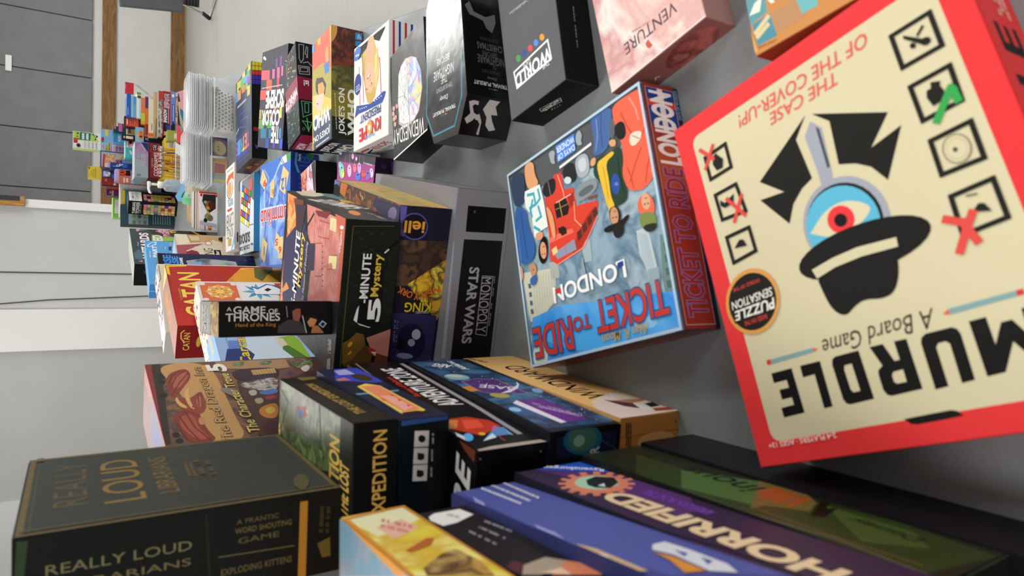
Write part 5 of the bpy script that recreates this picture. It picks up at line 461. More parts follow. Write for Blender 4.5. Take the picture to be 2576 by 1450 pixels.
make_box('board_game_box', 'game box', 'dark navy box with bright falling blocks on its cover, beside the clear trays', None, 'lid', (49.04, 211.25, 0.061, 0, 27.77, 21.87, 4.21), '#24283a', 0.4,
 {'T': r'''2d3754:3 3 1385 3 1385 1090 3 1090;343844:8 1092 3 2 358 2 360 1092;e0b43a:1382 1009 1347 741 1240 751 1272 1020;5ab45a:1353 741 1325 526 1165 537 1190 752;5aa84a:1360 317 1333 117 1214 127 1239 327;c8c83a:1387 62 1292 70 1313 229 1387 222;4a9ad8:1321 526 1288 277 1185 287 1215 536;e8803c:1216 656 1191 444 1086 454 1109 666;6ab04a:1191 402 1171 239 1068 249 1087 412;8a4aa0:1241 278 1216 79 1114 89 1137 288;e08a3a:1223 921 1200 725 1056 736 1077 932;b8c44a:1363 1010 1347 883 1127 895 1141 1022;d8b83a:1100 281 1080 105 943 115 961 291;e8c44a:1387 425 1308 433 1333 619 1387 613;4a8ad0:1240 1092 1220 921 1073 932 1090 1092;3c3e8a:465 1022 428 211 138 240 171 1044;4a58b0:505 1092 461 151 471 151 515 1092;471 159 97 198 96 188 470 149;106 188 134 1092 124 1092 96 189;477 1092 514 1089 514 1092;e04a7a:"T"431 177 0 120 -209 0 0.03 0;e8843c:"E"436 334 0 120 -209 0 0.03 0;e8c43c:"T"441 492 0 120 -209 0 0.03 0;5ab44a:"R"447 649 0 120 -209 0 0 0;4a8ad8:"I"452 806 0 120 -209 0 0.03 0;9a5ac0:"S"458 963 0 120 -209 0 0 0;4a62b8:l12 827 837 799 408 561 453 643 839;5a72c8:l10 711 750 666 247;d8dce4:953 364 954 380 943 378 942 362;955 389 958 424 947 422 944 387;959 433 961 460 949 458 947 431;961 470 964 501 953 499 950 467;965 510 966 525 954 523 953 508;967 534 969 572 958 569 955 532;970 581 973 616 962 614 959 578;974 625 976 651 964 648 962 623;979 688 982 727 970 725 967 685;982 736 983 749 972 747 971 734;984 758 987 798 976 796 973 756;988 807 989 826 978 824 977 805;990 835 991 848 980 846 979 833;992 857 994 883 983 880 981 855;995 892 996 911 985 908 983 889;997 920 998 939 987 936 985 918;999 948 1001 968 989 966 988 945;934 360 937 398 926 395 923 358;938 407 940 438 929 436 927 404;941 447 944 489 933 487 930 445;945 498 946 514 935 512 934 496;947 523 950 557 938 555 936 521;950 566 954 606 942 604 939 564;954 616 957 653 946 650 943 613;958 662 960 683 948 681 947 659;960 692 963 731 952 729 949 690;964 740 966 767 955 765 953 738;967 776 968 789 957 787 956 774;969 799 971 835 960 832 957 796;972 844 974 861 962 859 961 842;974 870 977 904 966 901 963 868;978 913 979 936 968 934 966 910;980 945 982 965 970 962 969 943;649 880 648 884 627 869 628 864;647 887 644 898 623 882 626 871;643 901 641 909 621 893 623 885;641 911 638 921 617 905 620 896;637 924 636 928 616 912 617 908;636 931 633 942 612 926 615 915;632 945 629 956 609 940 611 929;629 958 627 966 606 950 608 942;624 977 621 989 600 973 603 961;620 992 619 996 598 980 599 976;618 998 615 1011 594 995 597 983;614 1013 613 1019 592 1003 594 998;612 1022 611 1026 590 1010 591 1006;610 1028 608 1036 588 1020 590 1013;608 1039 606 1044 586 1029 587 1023;606 1047 604 1053 583 1037 585 1031;603 1056 602 1062 581 1046 583 1040''', 'N': r'''08080b:3 3 1385 3 1385 207 3 207;d8c030:1381 205 1387 165 1387 164 1328 165 1322 205;1386 160 1387 155 1387 119 1333 119 1327 160;1387 72 1338 73 1332 114 1387 114;1315 205 1321 165 1262 165 1256 206;1320 160 1326 119 1267 119 1261 160;1325 114 1331 73 1272 73 1266 114;c83a30:1249 206 1255 165 1196 165 1190 206;1254 160 1260 119 1200 119 1195 160;1259 114 1265 73 1205 73 1200 114;43309a:1183 206 1189 165 1130 165 1124 206;1188 160 1193 119 1134 120 1129 161;1193 114 1198 73 1139 74 1133 115;1117 206 1123 165 1064 166 1058 206;1122 161 1127 120 1068 120 1063 161;1126 115 1132 74 1073 74 1067 115;8a2a2a:389 105 444 105 444 189 389 189;6a2a9a:139 126 180 126 194 168 139 158''', 'L': r'''422e2b:3 3 1090 3 1090 207 3 207;b8702a:466 161 590 117 516 62 381 73 381 124;@emberdark:219 21 984 21 984 105 219 84'''})
make_box('board_game_box', 'game box', 'bright blue board-game box with cream numbered tiles and red lettering', None, 'lid', (17.11, 165.98, -0.037, 0, 25.71, 28.79, 6.16), '#2f4aa8', 0.3,
 {'T': r'''4a78d0:3 3 1283 3 1283 1436 3 1436;@bluesky:883 1438 1134 578 1001 316 679 211 51 204 13 1364 544 1438;a8ccec:l35 778 957 993 834 1173 538 1256 335;8ab8e8:l25 959 1114 1084 980 1212 1231;eef2ee:1258 438 1284 138 1284 136 1194 71 1186 412;4a9a4a:1281 195 1284 124 1284 8 1244 2 1205 2 1188 149;2f2f2f:1192 263 1196 270 1197 307 1193 300;1197 272 1200 278 1201 315 1198 309;1201 280 1205 287 1206 323 1202 317;1206 288 1208 292 1209 328 1207 325;1209 294 1214 301 1215 338 1210 330;1215 303 1219 311 1220 348 1216 340;1220 313 1223 318 1224 355 1221 349;1228 326 1232 334 1233 371 1229 363;1233 336 1235 339 1236 376 1234 373;1236 341 1241 349 1242 386 1237 378;1242 351 1244 355 1245 392 1243 388;1245 357 1247 360 1248 397 1246 394;1248 362 1251 367 1252 404 1249 399;1252 369 1254 373 1255 410 1253 406;1256 375 1258 379 1259 416 1256 412;1259 381 1261 385 1262 422 1260 418;1190 319 1195 327 1196 364 1191 356;1196 329 1200 335 1201 372 1197 365;1207 348 1209 351 1210 388 1208 385;1210 353 1214 360 1215 397 1211 390;1215 362 1220 371 1221 408 1216 399;1221 373 1226 381 1226 417 1222 410;1227 383 1229 387 1230 424 1228 419;1236 399 1239 405 1240 442 1237 436;1240 407 1242 410 1243 446 1241 444;1243 412 1247 419 1248 456 1244 448;1248 421 1251 425 1251 462 1249 458;1252 427 1256 434 1257 471 1253 463;1257 436 1260 441 1260 477 1258 472;1261 443 1263 447 1264 483 1262 479;ddc48a:1237 1308 1068 1050 954 1186 1070 1438 1086 1438;d83a2a:"9"1080 1108 0 147 -75 0 0.03 0;ddc48a:1061 726 992 690 825 740 853 906 1020 891;c8862a:"6"936 727 0 100 -72 0 0.03 0;ddc48a:1169 308 1059 50 830 202 919 476;3a6ac8:"12"1019 170 0 205 -125 0 0.03 0;ddc48a:376 1240 291 976 45 1116 137 1358;3a7ad0:"1"255 1133 0 34 -102 0 0.03 0;ddc48a:422 568 370 414 188 464 238 641;d83a2a:"5"340 485 0 113 -75 0 0.03 0;ddc48a:359 434 366 248 114 249 107 479;d83a2a:"6"249 323 0 113 -74 0 0.03 0;f2f2f6:"Rummikub"710 -104 0 1489 -202 0 0.042 0;d0342c:"Rummikub"710 -104 0 1489 -202 0 0.012 0;dce8f8:"THE ORIGINAL"557 62 0 451 -31 0 0.01 0;732 296 732 354 713 352 713 294;732 368 732 411 713 410 713 367;732 426 732 445 713 444 713 424;732 460 732 502 713 501 713 458;732 517 732 554 713 553 713 515;732 569 732 602 713 600 713 568;732 616 733 671 714 670 713 615;733 686 733 732 714 730 714 684;733 746 733 775 714 774 714 745;733 790 733 848 714 847 714 788;733 863 733 921 714 920 714 861;733 936 733 996 714 995 714 935;733 1011 733 1035 714 1034 714 1010;733 1050 734 1108 715 1107 714 1048;734 1123 734 1147 715 1145 715 1121;734 1161 734 1212 715 1210 715 1160;734 1226 734 1268 715 1267 715 1225''', 'N': r'''22398c:3 3 1283 3 1283 305 3 305;5a9ad0:1284 261 1157 267 1156 242 1284 236;1173 269 1071 238 1078 214 1180 245;1083 245 1025 192 1042 174 1100 227;2f7a3c:1284 53 1211 60 1211 131 1284 139;3a58b0:"RUMMIKUB"386 92 874 0 0 123 0.02 0;e8f4e8:"Family"1196 191 77 0 0 40 0.01 0'''})
make_box('board_game_box', 'game box', 'white game box with a multicoloured puzzle-cube grid and black digital lettering', None, 'lid', (21.39, 216.96, 0.023, 0, 23.22, 19.33, 1.9), '#3a8cc8', 0.35,
 {'T': r'''d3d9e0:3 3 1158 3 1158 963 3 963;6a7074:1145 843 1157 12 998 2 743 2 860 300 1077 827;7d8488:1137 843 1148 436 945 302 953 564;0f1011:1091 827 1042 662 951 685 999 851;2f6ad0:1081 817 1039 676 961 695 1002 838;0f1011:999 851 951 685 860 708 907 875;f0e040:990 841 948 698 870 718 910 861;0f1011:907 875 860 708 769 731 815 898;d83a3a:898 864 857 721 779 741 818 885;0f1011:815 898 769 731 678 755 722 922;f0f0f0:805 888 766 745 687 764 726 908;0f1011:722 922 678 755 586 778 629 946;d83a3a:713 912 674 768 595 788 633 932;0f1011:629 946 586 778 494 801 535 965 555 965;f0e040:620 935 582 791 503 811 539 956;0f1011:1042 662 994 502 904 524 951 685;e8782c:1032 653 991 514 914 534 954 672;0f1011:951 685 904 524 815 547 860 708;2f6ad0:942 676 901 537 824 556 863 695;0f1011:860 708 815 547 724 569 769 731;3a9a4a:851 698 811 559 734 579 772 718;0f1011:769 731 724 569 634 592 678 755;f0e040:760 721 721 582 643 601 681 741;0f1011:678 755 634 592 543 614 586 778;2f6ad0:668 745 631 604 553 624 589 764;0f1011:586 778 543 614 452 637 494 801;f0e040:576 768 540 627 462 647 497 788;0f1011:994 502 947 345 859 367 904 524;d83a3a:984 492 944 358 868 376 907 511;0f1011:904 524 859 367 770 389 815 547;2f6ad0:895 515 856 379 779 398 818 534;0f1011:815 547 770 389 681 411 724 569;d83a3a:805 537 767 401 690 420 728 556;0f1011:724 569 681 411 592 433 634 592;f0f0f0:715 559 678 423 601 442 637 579;0f1011:634 592 592 433 502 455 543 614;e8782c:625 582 588 445 511 464 547 601;0f1011:543 614 502 455 412 477 452 637;f0f0f0:534 604 499 467 421 486 456 624;0f1011:947 345 902 193 814 214 859 367;3a9a4a:938 336 899 205 823 223 862 355;0f1011:859 367 814 214 727 235 770 389;d83a3a:849 358 811 226 736 244 773 376;0f1011:770 389 727 235 639 257 681 411;f0f0f0:761 379 723 247 648 266 684 398;0f1011:681 411 639 257 550 278 592 433;e8782c:672 401 635 269 559 287 595 420;0f1011:592 433 550 278 462 300 502 455;2f6ad0:582 423 547 290 471 309 505 442;0f1011:502 455 462 300 373 321 412 477;f0e040:493 445 458 312 382 330 416 464;0f1012:"SUDOXU"312 254 0 781 -146 0 0.02 0;"COLOR CUBE"122 251 0 779 -63 0 0.01 0;e05a50:1025 80 1024 87 1001 75 1003 68;1023 90 1020 99 998 87 1000 79;1020 102 1017 113 994 102 997 90;1016 117 1014 121 992 110 993 105;1014 124 1012 132 989 120 991 113;1011 135 1007 150 984 139 988 123;1006 154 1002 167 980 155 984 142;1001 170 998 182 976 170 979 159;997 185 994 196 972 185 975 173;994 200 991 210 969 198 971 188;990 213 987 225 965 213 968 202;986 228 983 241 960 229 964 217;982 244 980 252 957 240 959 233;979 255 975 269 953 257 957 244;974 272 971 285 949 273 952 261;970 288 967 299 945 288 948 276;dd6a60:l18 1087 318 1075 102;l18 1062 317 1050 102;l18 1036 317 1025 101;l18 1011 316 1001 101;l18 986 315 976 100;l18 961 315 951 100;l18 935 314 926 99;3a62c0:e14 113 107 -6 -86 -19 0;444449:402 8 403 16 390 15 390 8;403 20 404 36 391 36 391 20;404 41 405 53 392 53 392 40;405 57 405 72 393 72 392 57;406 76 406 83 394 83 393 76;406 88 407 105 395 105 394 87;407 109 408 126 396 125 395 109;408 130 409 142 396 142 396 130;410 159 410 177 398 177 397 159;411 182 411 188 399 187 398 181;411 192 412 211 400 211 399 192;412 215 413 224 400 223 400 215;413 228 413 234 401 234 401 228;413 238 414 250 402 250 401 238;414 254 415 263 402 263 402 254;415 267 415 276 403 276 403 267;415 280 416 290 404 290 403 280''', 'N': r'''3a8cc8:3 3 1158 3 1158 92 3 92''', 'L': r'''422525:3 3 963 3 963 92 3 92'''})
make_box('board_game_box', 'game box', 'white game box with an orange-haired cartoon king and thin black lettering', None, 'lid', (25.12, 235.97, 0.042, 0, 27.91, 14.75, 3.27), '#d8d6d0', 0.45,
 {'T': r'''e0dfdb:3 3 1393 3 1393 735 3 735;d8683a:1179 661 1260 499 1255 301 1259 72 1109 71 1180 223 1160 458 1034 537;57514d:e20 1008 378 -9 -247 -151 15;f0ebe4:e20 1016 378 -8 -209 -143 15;d8a06a:e20 1011 393 -5 -172 -122 7;8aa8d8:869 576 833 129 725 105 733 495;e8c44a:834 495 828 298 782 298 789 455;c8503a:703 616 690 181 648 204 654 534;201d1c:"CORNER"612 59 0 629 -229 0 0 0;"KINGS"379 114 0 526 -170 0 0 0;b89a5a:211 514 197 216 73 253 91 545;8ab4e0:7 276 238 27 246 2 99 2 1 171 2 213;6a6460:1331 110 1331 123 1319 123 1319 110;1331 131 1332 161 1320 161 1319 131;1332 169 1332 191 1320 191 1320 169;1332 199 1333 226 1321 226 1321 199;1333 234 1333 246 1322 246 1321 234;1333 254 1334 286 1322 286 1322 254;1334 293 1335 323 1323 323 1322 293;1335 331 1335 352 1324 352 1323 331;1336 384 1337 417 1325 417 1324 384;1337 425 1337 436 1325 436 1325 425;1337 443 1338 478 1326 477 1325 443;1338 485 1338 501 1327 501 1326 485;1339 509 1339 520 1327 520 1327 509;1339 527 1339 549 1328 549 1327 527;1340 556 1340 573 1328 573 1328 556;1340 580 1340 596 1329 596 1328 580;1340 604 1341 621 1329 621 1329 604''', 'N': r'''c9c7c0:3 3 1393 3 1393 161 3 161;572923:267 127 275 106 119 106 111 127;2f2f2f:l8 1090 79 1044 93 924 93'''})
make_box('board_game_box', 'game box', 'small black-sided game box with a manga-style cover', None, 'lid', (17.7, 142.52, 0.148, 0, 15, 10, 4.65), '#0b0b0e', 0.35,
 {'T': r'''c89a9a:3 3 747 3 747 497 3 497;@mangayellow:745 498 746 484 691 498;@mangared:746 484 738 244 506 297 560 498 712 498;@mangalilac:741 257 744 2 658 2 433 28 506 297;32323a:737 116 744 1 636 2 431 21 443 63''', 'N': r'''09090c:3 3 747 3 747 229 3 229;d8d8dc:748 230 735 231 537 231 748 224'''})
make_box('board_game_box', 'game box', 'purple game box covered with hanging cartoon creatures, touching the back of the grey box', None, 'lid', (16.61, 119.74, -0.211, 0, 15, 19.51, 3.24), '#331c3f', 0.35,
 {'T': r'''a8468c:3 3 747 3 747 972 3 972;433947:706 2 681 5 678 148 666 432 655 971 749 973 749 2;e8e4ec:669 61 670 68 674 69 674 62;670 71 670 79 675 80 674 72;670 83 671 94 675 95 675 84;671 97 671 102 676 103 675 98;671 105 672 112 676 113 676 106;672 116 673 131 677 132 676 117;673 134 673 148 678 149 677 135;673 151 674 162 678 164 678 152;674 166 675 177 679 178 679 167;675 180 675 191 680 192 679 181;675 194 676 206 680 207 680 195;676 209 677 222 681 223 681 210;677 225 677 233 682 234 681 226;677 236 678 250 683 251 682 237;678 253 679 265 683 266 683 254;679 269 679 280 684 281 683 270;677 62 677 71 681 72 681 64;677 74 678 84 682 85 682 76;678 87 678 101 683 102 682 88;679 104 679 110 683 111 683 105;679 114 680 129 684 130 683 115;680 132 680 143 685 144 684 133;681 146 681 156 685 157 685 147;681 160 682 168 686 169 686 161;682 171 682 182 687 183 686 172;682 185 683 197 687 198 687 186;684 217 684 229 689 230 688 219;685 250 686 264 690 265 690 251;686 267 687 279 691 281 691 268;b8a8c0:l4 730 769 639 757;l4 737 641 647 629;l4 744 508 655 496;749 390 661 378 662 374 749 386;749 282 668 271 668 267 749 278;7fd0b8:e14 573 844 3 -72 -72 -18;201424:e8 602 851 1 -22 -7 -2;d8b8d0:e14 589 625 2 -58 -58 -14;201424:e8 612 630 1 -17 -6 -1;e87a8a:e14 624 488 2 -47 -38 -9;201424:e8 639 492 1 -14 -5 -1;5a7ad0:e14 555 387 3 -73 -37 -9;201424:e8 570 390 2 -22 -7 -2;c8a0d0:e14 632 368 2 -51 -49 -12;201424:e8 652 373 1 -15 -5 -1;d8d0e4:e14 611 63 2 -47 -41 -10;201424:e8 627 67 1 -14 -5 -1;8a6ab8:e14 587 143 3 -68 -42 -10;201424:e8 603 147 2 -20 -7 -2;e85a50:e14 591 250 2 -46 -30 -7;201424:e8 603 253 1 -14 -5 -1;d8e05a:e14 550 797 2 -41 -39 -10;201424:e8 565 801 1 -12 -4 -1;8ad0d8:e14 623 899 2 -46 -33 -8;201424:e8 636 902 1 -14 -4 -1;9ab0d0:737 874 729 876 723 886 720 902 720 921 722 939 728 952 735 957 742 955 748 945 749 944 749 891 744 880;201424:e8 743 917 1 -12 -4 -1;e8a0d0:e14 722 560 1 -34 -25 -6;201424:e8 732 562 1 -10 -3 -1;d8a8e0:e14 708 461 1 -28 -19 -5;201424:e8 716 463 0 -8 -3 -1''', 'N': r'''23102d:3 3 747 3 747 159 3 159;6a2a88:726 21 726 2 645 2 648 17;3c2254:692 111 692 60 656 63 657 108'''})
make_box('board_game_box', 'game box', 'red board-game box with yellow lettering and a sunset field, standing on edge', None, 'stand', (-5.54, 171.59, 1.078, 0, 28.34, 8.26, 27.55), '#a02a24', 0.4,
 {'N': r'''b32a20:3 3 1414 3 1414 1375 3 1375;@sunsetfield:969 769 1377 518 1404 1 1380 2 987 87;e8a030:1196 636 1382 414 1325 359 979 372 944 676;6a6a38:1385 361 1397 133 1216 157 981 296 1120 397;d8a838:1213 224 1400 2 1380 2 987 87 980 347;f0c42c:1402 1370 1415 1141 1386 1144 1361 1339 1140 1341 1180 1372;f0d05a:"CATAN"206 1030 1015 0 0 229 0.02 0;e0b84a:"KLAUS TEUBER'S"563 1273 264 0 0 19 0 0;9a241e:1166 1373 966 1376 46 1376 1167 1356''', 'T': r'''b58678:3 3 1414 3 1414 410 3 410;d8a048:"CATAN"528 174 587 0 0 157 0.02 0;e8d08a:1142 2 1412 364 1416 364 1416 51 1382 2''', 'L': r'''8a1a1c:3 3 410 3 410 1375 3 1375;e8cc5a:"CATAN"105 1248 217 0 0 63 0.015 0;l12 201 1299 256 1334 323 1338 355 1309;d8b43c:e20 209 1159 13 -25 -68 0'''})
make_box('board_game_box', 'game box', 'board-game box with ornate orange, blue and white tiles, standing on edge', None, 'stand', (-9.03, 148.21, 1.044, 0, 27, 7, 23.99), '#d8d0c8', 0.4,
 {'N': r'''e6e2da:3 3 1347 3 1347 1196 3 1196;dd7248:950 807 1323 807 1323 1173 950 1173;f0dcc0:e20 1136 990 127 0 0 125;d85a3a:e20 1136 990 87 0 0 86;eab050:e8 1232 990 56 0 0 27;e8 1204 1056 39 39 -20 19;e8 1136 1083 0 54 -28 0;e8 1069 1056 -39 39 -20 -19;e8 1041 990 -56 0 0 -27;e8 1069 924 -39 -39 20 -19;e8 1136 897 0 -54 28 0;e8 1204 924 39 -39 20 19;f4cf6a:e10 1136 990 48 0 0 48;f0e0d0:e8 978 834 32 0 0 31;e8 1295 834 32 0 0 31;e8 978 1146 32 0 0 31;e8 1295 1146 32 0 0 31;e9e8e4:950 418 1323 418 1323 784 950 784;5aa8c4:1136 601 1219 574 1311 601 1219 628;3f93b4:1136 601 1215 639 1260 722 1176 677;5aa8c4:1136 601 1164 682 1136 772 1109 682;3f93b4:1136 601 1097 677 1013 722 1058 639;5aa8c4:1136 601 1054 628 962 601 1054 574;3f93b4:1136 601 1058 562 1013 480 1097 524;5aa8c4:1136 601 1109 520 1136 430 1164 520;3f93b4:1136 601 1176 524 1260 480 1215 562;c93a2c:950 29 1323 29 1323 395 950 395;e8784a:1275 153 1269 201 1249 245 1218 279 1179 301 1136 309 1094 301 1055 279 1024 245 1004 201 997 153 1004 105 1024 62 1055 27 1094 5 1115 2 1158 2 1179 5 1218 27 1249 62 1269 105;f0c060:e10 1136 212 56 0 0 56;e8 998 328 20 0 0 20;e8 1275 328 20 0 0 20;e8 1136 360 20 0 0 20;e8 1017 212 20 0 0 20;e8 1256 212 20 0 0 20;eceae4:1323 2 1323 5 950 5 950 2;553 807 926 807 926 1173 553 1173;202833:l18 739 990 831 1026 852 1100 771 1094;l18 739 990 702 1080 627 1100 633 1021;l18 739 990 647 953 627 880 708 885;l18 739 990 777 900 852 880 846 959;c93a2c:553 418 926 418 926 784 553 784;e8784a:e20 739 542 139 0 0 156;f0c060:e10 739 601 56 0 0 56;e8 600 718 20 0 0 20;e8 878 718 20 0 0 20;e8 739 749 20 0 0 20;e8 620 601 20 0 0 20;e8 859 601 20 0 0 20;eceae4:553 29 926 29 926 395 553 395;202833:l18 739 212 831 248 852 322 771 316;l18 739 212 702 302 627 322 633 242;l18 739 212 647 175 627 102 708 107;l18 739 212 777 122 852 102 846 181;dd7248:926 2 926 5 553 5 553 2;f0e0d0:600 2 581 9 561 2;918 2 898 9 879 2;e9e8e4:156 807 529 807 529 1173 156 1173;5aa8c4:342 990 425 963 517 990 425 1017;3f93b4:342 990 420 1028 466 1111 382 1066;5aa8c4:342 990 370 1071 342 1161 315 1071;3f93b4:342 990 303 1066 219 1111 264 1028;5aa8c4:342 990 259 1017 168 990 259 963;3f93b4:342 990 264 951 219 869 303 913;5aa8c4:342 990 315 909 342 819 370 909;3f93b4:342 990 382 913 466 869 420 951;c93a2c:156 418 529 418 529 784 156 784;e8784a:e20 342 542 139 0 0 156;f0c060:e10 342 601 56 0 0 56;e8 203 718 20 0 0 20;e8 481 718 20 0 0 20;e8 342 749 20 0 0 20;e8 223 601 20 0 0 20;e8 461 601 20 0 0 20;dd7248:156 29 529 29 529 395 156 395;f0dcc0:e20 342 212 127 0 0 125;d85a3a:e20 342 212 87 0 0 86;eab050:e8 438 212 56 0 0 27;e8 410 278 39 39 -20 19;e8 342 305 0 54 -28 0;e8 275 278 -39 39 -20 -19;e8 247 212 -56 0 0 -27;e8 275 146 -39 -39 20 -19;e8 342 118 0 -54 28 0;e8 410 146 39 -39 20 19;f4cf6a:e10 342 212 48 0 0 48;f0e0d0:e8 184 56 32 0 0 31;e8 501 56 32 0 0 31;e8 184 367 32 0 0 31;e8 501 367 32 0 0 31;e9e8e4:529 2 529 5 156 5 156 2;dd7248:2 807 132 807 132 1173 1 1173;f0dcc0:72 990 66 1028 48 1063 20 1091 2 1100 2 880 20 889 48 917 66 951;d85a3a:33 990 28 1016 16 1040 2 1054 2 925 16 940 28 963;eab050:96 990 80 1009 41 1017 2 1009 2 971 41 963 80 971;52 1094 27 1097 2 1081 1 1017 32 1037 54 1070;52 885 54 910 32 943 2 963 2 899 27 883;f0e0d0:e8 104 834 32 0 0 31;e8 104 1146 32 0 0 31;eceae4:2 418 132 418 132 784 1 784;202833:2 614 47 632 41 648 2 633;44 628 68 715 51 720 27 633;64 720 2 716 2 698 65 703;2 497 62 480 67 497 2 515;67 484 60 578 43 576 49 483;e9e8e4:2 29 132 29 132 395 1 395;5aa8c4:2 193 28 185 120 212 28 239 2 230;3f93b4:2 239 23 250 69 333 2 297;2 126 69 91 23 173 1 184;c93a2c:132 2 132 5 1 5 1 2;eef0f2:1222 646 1200 594 1294 473 1166 325 1074 344 1075 639;2f5a9a:l18 1234 650 1188 602 1287 486 1259 399 1155 327;191716:1166 533 1212 489 1177 450 1131 505''', 'T': r'''e8d6ce:3 3 1347 3 1347 347 3 347;c84a34:e6 306 337 12 0 0 12;3a4a6a:e6 115 87 25 0 0 25;e8e0d8:558 11 550 26 532 26 524 11 529 2 553 2;c84a34:e6 668 67 22 0 0 22;e8e0d8:e6 655 266 21 0 0 21;c87a6a:e6 640 319 21 0 0 21;e8e0d8:e6 131 285 16 0 0 16;c84a34:e6 145 20 14 0 0 14;3a4a6a:e6 672 227 24 0 0 24;e6 819 189 11 0 0 11;e8e0d8:e6 200 301 17 0 0 17;3a4a6a:e6 386 125 23 0 0 23;c87a6a:e6 214 210 18 0 0 18;3a4a6a:971 332 961 348 934 348 925 332 937 313 959 313;c84a34:e6 417 125 14 0 0 14;3a4a6a:e6 1091 300 24 0 0 24;e6 465 318 14 0 0 14;e8e0d8:e6 360 148 16 0 0 16;c84a34:e6 237 139 12 0 0 12;e6 272 268 15 0 0 15;e8e0d8:e6 1075 133 23 0 0 23;e6 1222 49 18 0 0 18;c84a34:e6 564 206 14 0 0 14;c87a6a:e6 46 232 21 0 0 21;3a4a6a:e6 207 328 17 0 0 17;e6 1323 22 10 0 0 10;c87a6a:e6 460 230 12 0 0 12;e8e0d8:e6 474 338 10 0 0 10;3a4a6a:e6 284 306 10 0 0 10;c84a34:257 339 251 348 229 348 223 339 232 325 248 325;3a4a6a:e6 271 78 22 0 0 22;e6 514 38 21 0 0 21;e8e0d8:e6 971 180 11 0 0 11;c84a34:e6 761 286 17 0 0 17;e6 267 156 12 0 0 12;c87a6a:e6 956 214 10 0 0 10;3a4a6a:e6 1120 185 25 0 0 25;e6 677 113 16 0 0 16;c87a6a:33 215 21 235 2 235 2 194 21 194;1266 344 1263 348 1242 348 1239 344 1246 332 1259 332;e6 107 147 21 0 0 21;e6 697 219 24 0 0 24;e8e0d8:e6 879 38 17 0 0 17;c87a6a:e6 1294 296 15 0 0 15;e6 536 134 24 0 0 24;e8e0d8:e6 1108 212 15 0 0 15;c84a34:e6 264 288 18 0 0 18;c87a6a:e6 363 24 21 0 0 21;1348 283 1344 290 1325 290 1315 273 1325 256 1344 256 1348 263;1348 106 1343 115 1321 115 1310 96 1321 77 1343 77 1348 86''', 'L': r'''d8cfc6:3 3 347 3 347 1196 3 1196'''})
make_box('board_game_box', 'game box', 'sky-blue board-game box with curly yellow lettering and a green meadow', None, 'stand', (-14.43, 123.53, 1.039, 0, 22, 6.5, 25.31), '#7f9fd8', 0.4,
 {'N': r'''9fc0e8:3 3 1097 3 1097 1262 3 1262;cfe0ee:875 994 803 597 461 524 422 628 463 1116;8fb83c:803 597 714 559 461 524 451 602 620 675 776 736;4f7d2f:690 717 619 657 447 547 440 660 592 737;d8d2b8:778 773 757 702 654 677 625 749;2f3f7a:624 1193 629 1036 529 984 432 1027 443 1236;6a8ad0:750 1165 744 1061 629 1045 623 1184;2f231a:"Carcassonne"399 1028 840 0 0 83 0.042 0.1;ecd24a:"Carcassonne"399 1028 840 0 0 83 0.02 0.1;3a5a9a:"KLAUS-JÜRGEN WREDE"687 1171 164 0 0 13 0 0''', 'T': r'''8aaede:3 3 1097 3 1097 322 3 322;d8c84a:"Carcassonne"767 127 322 0 0 114 0.02 0.2'''})
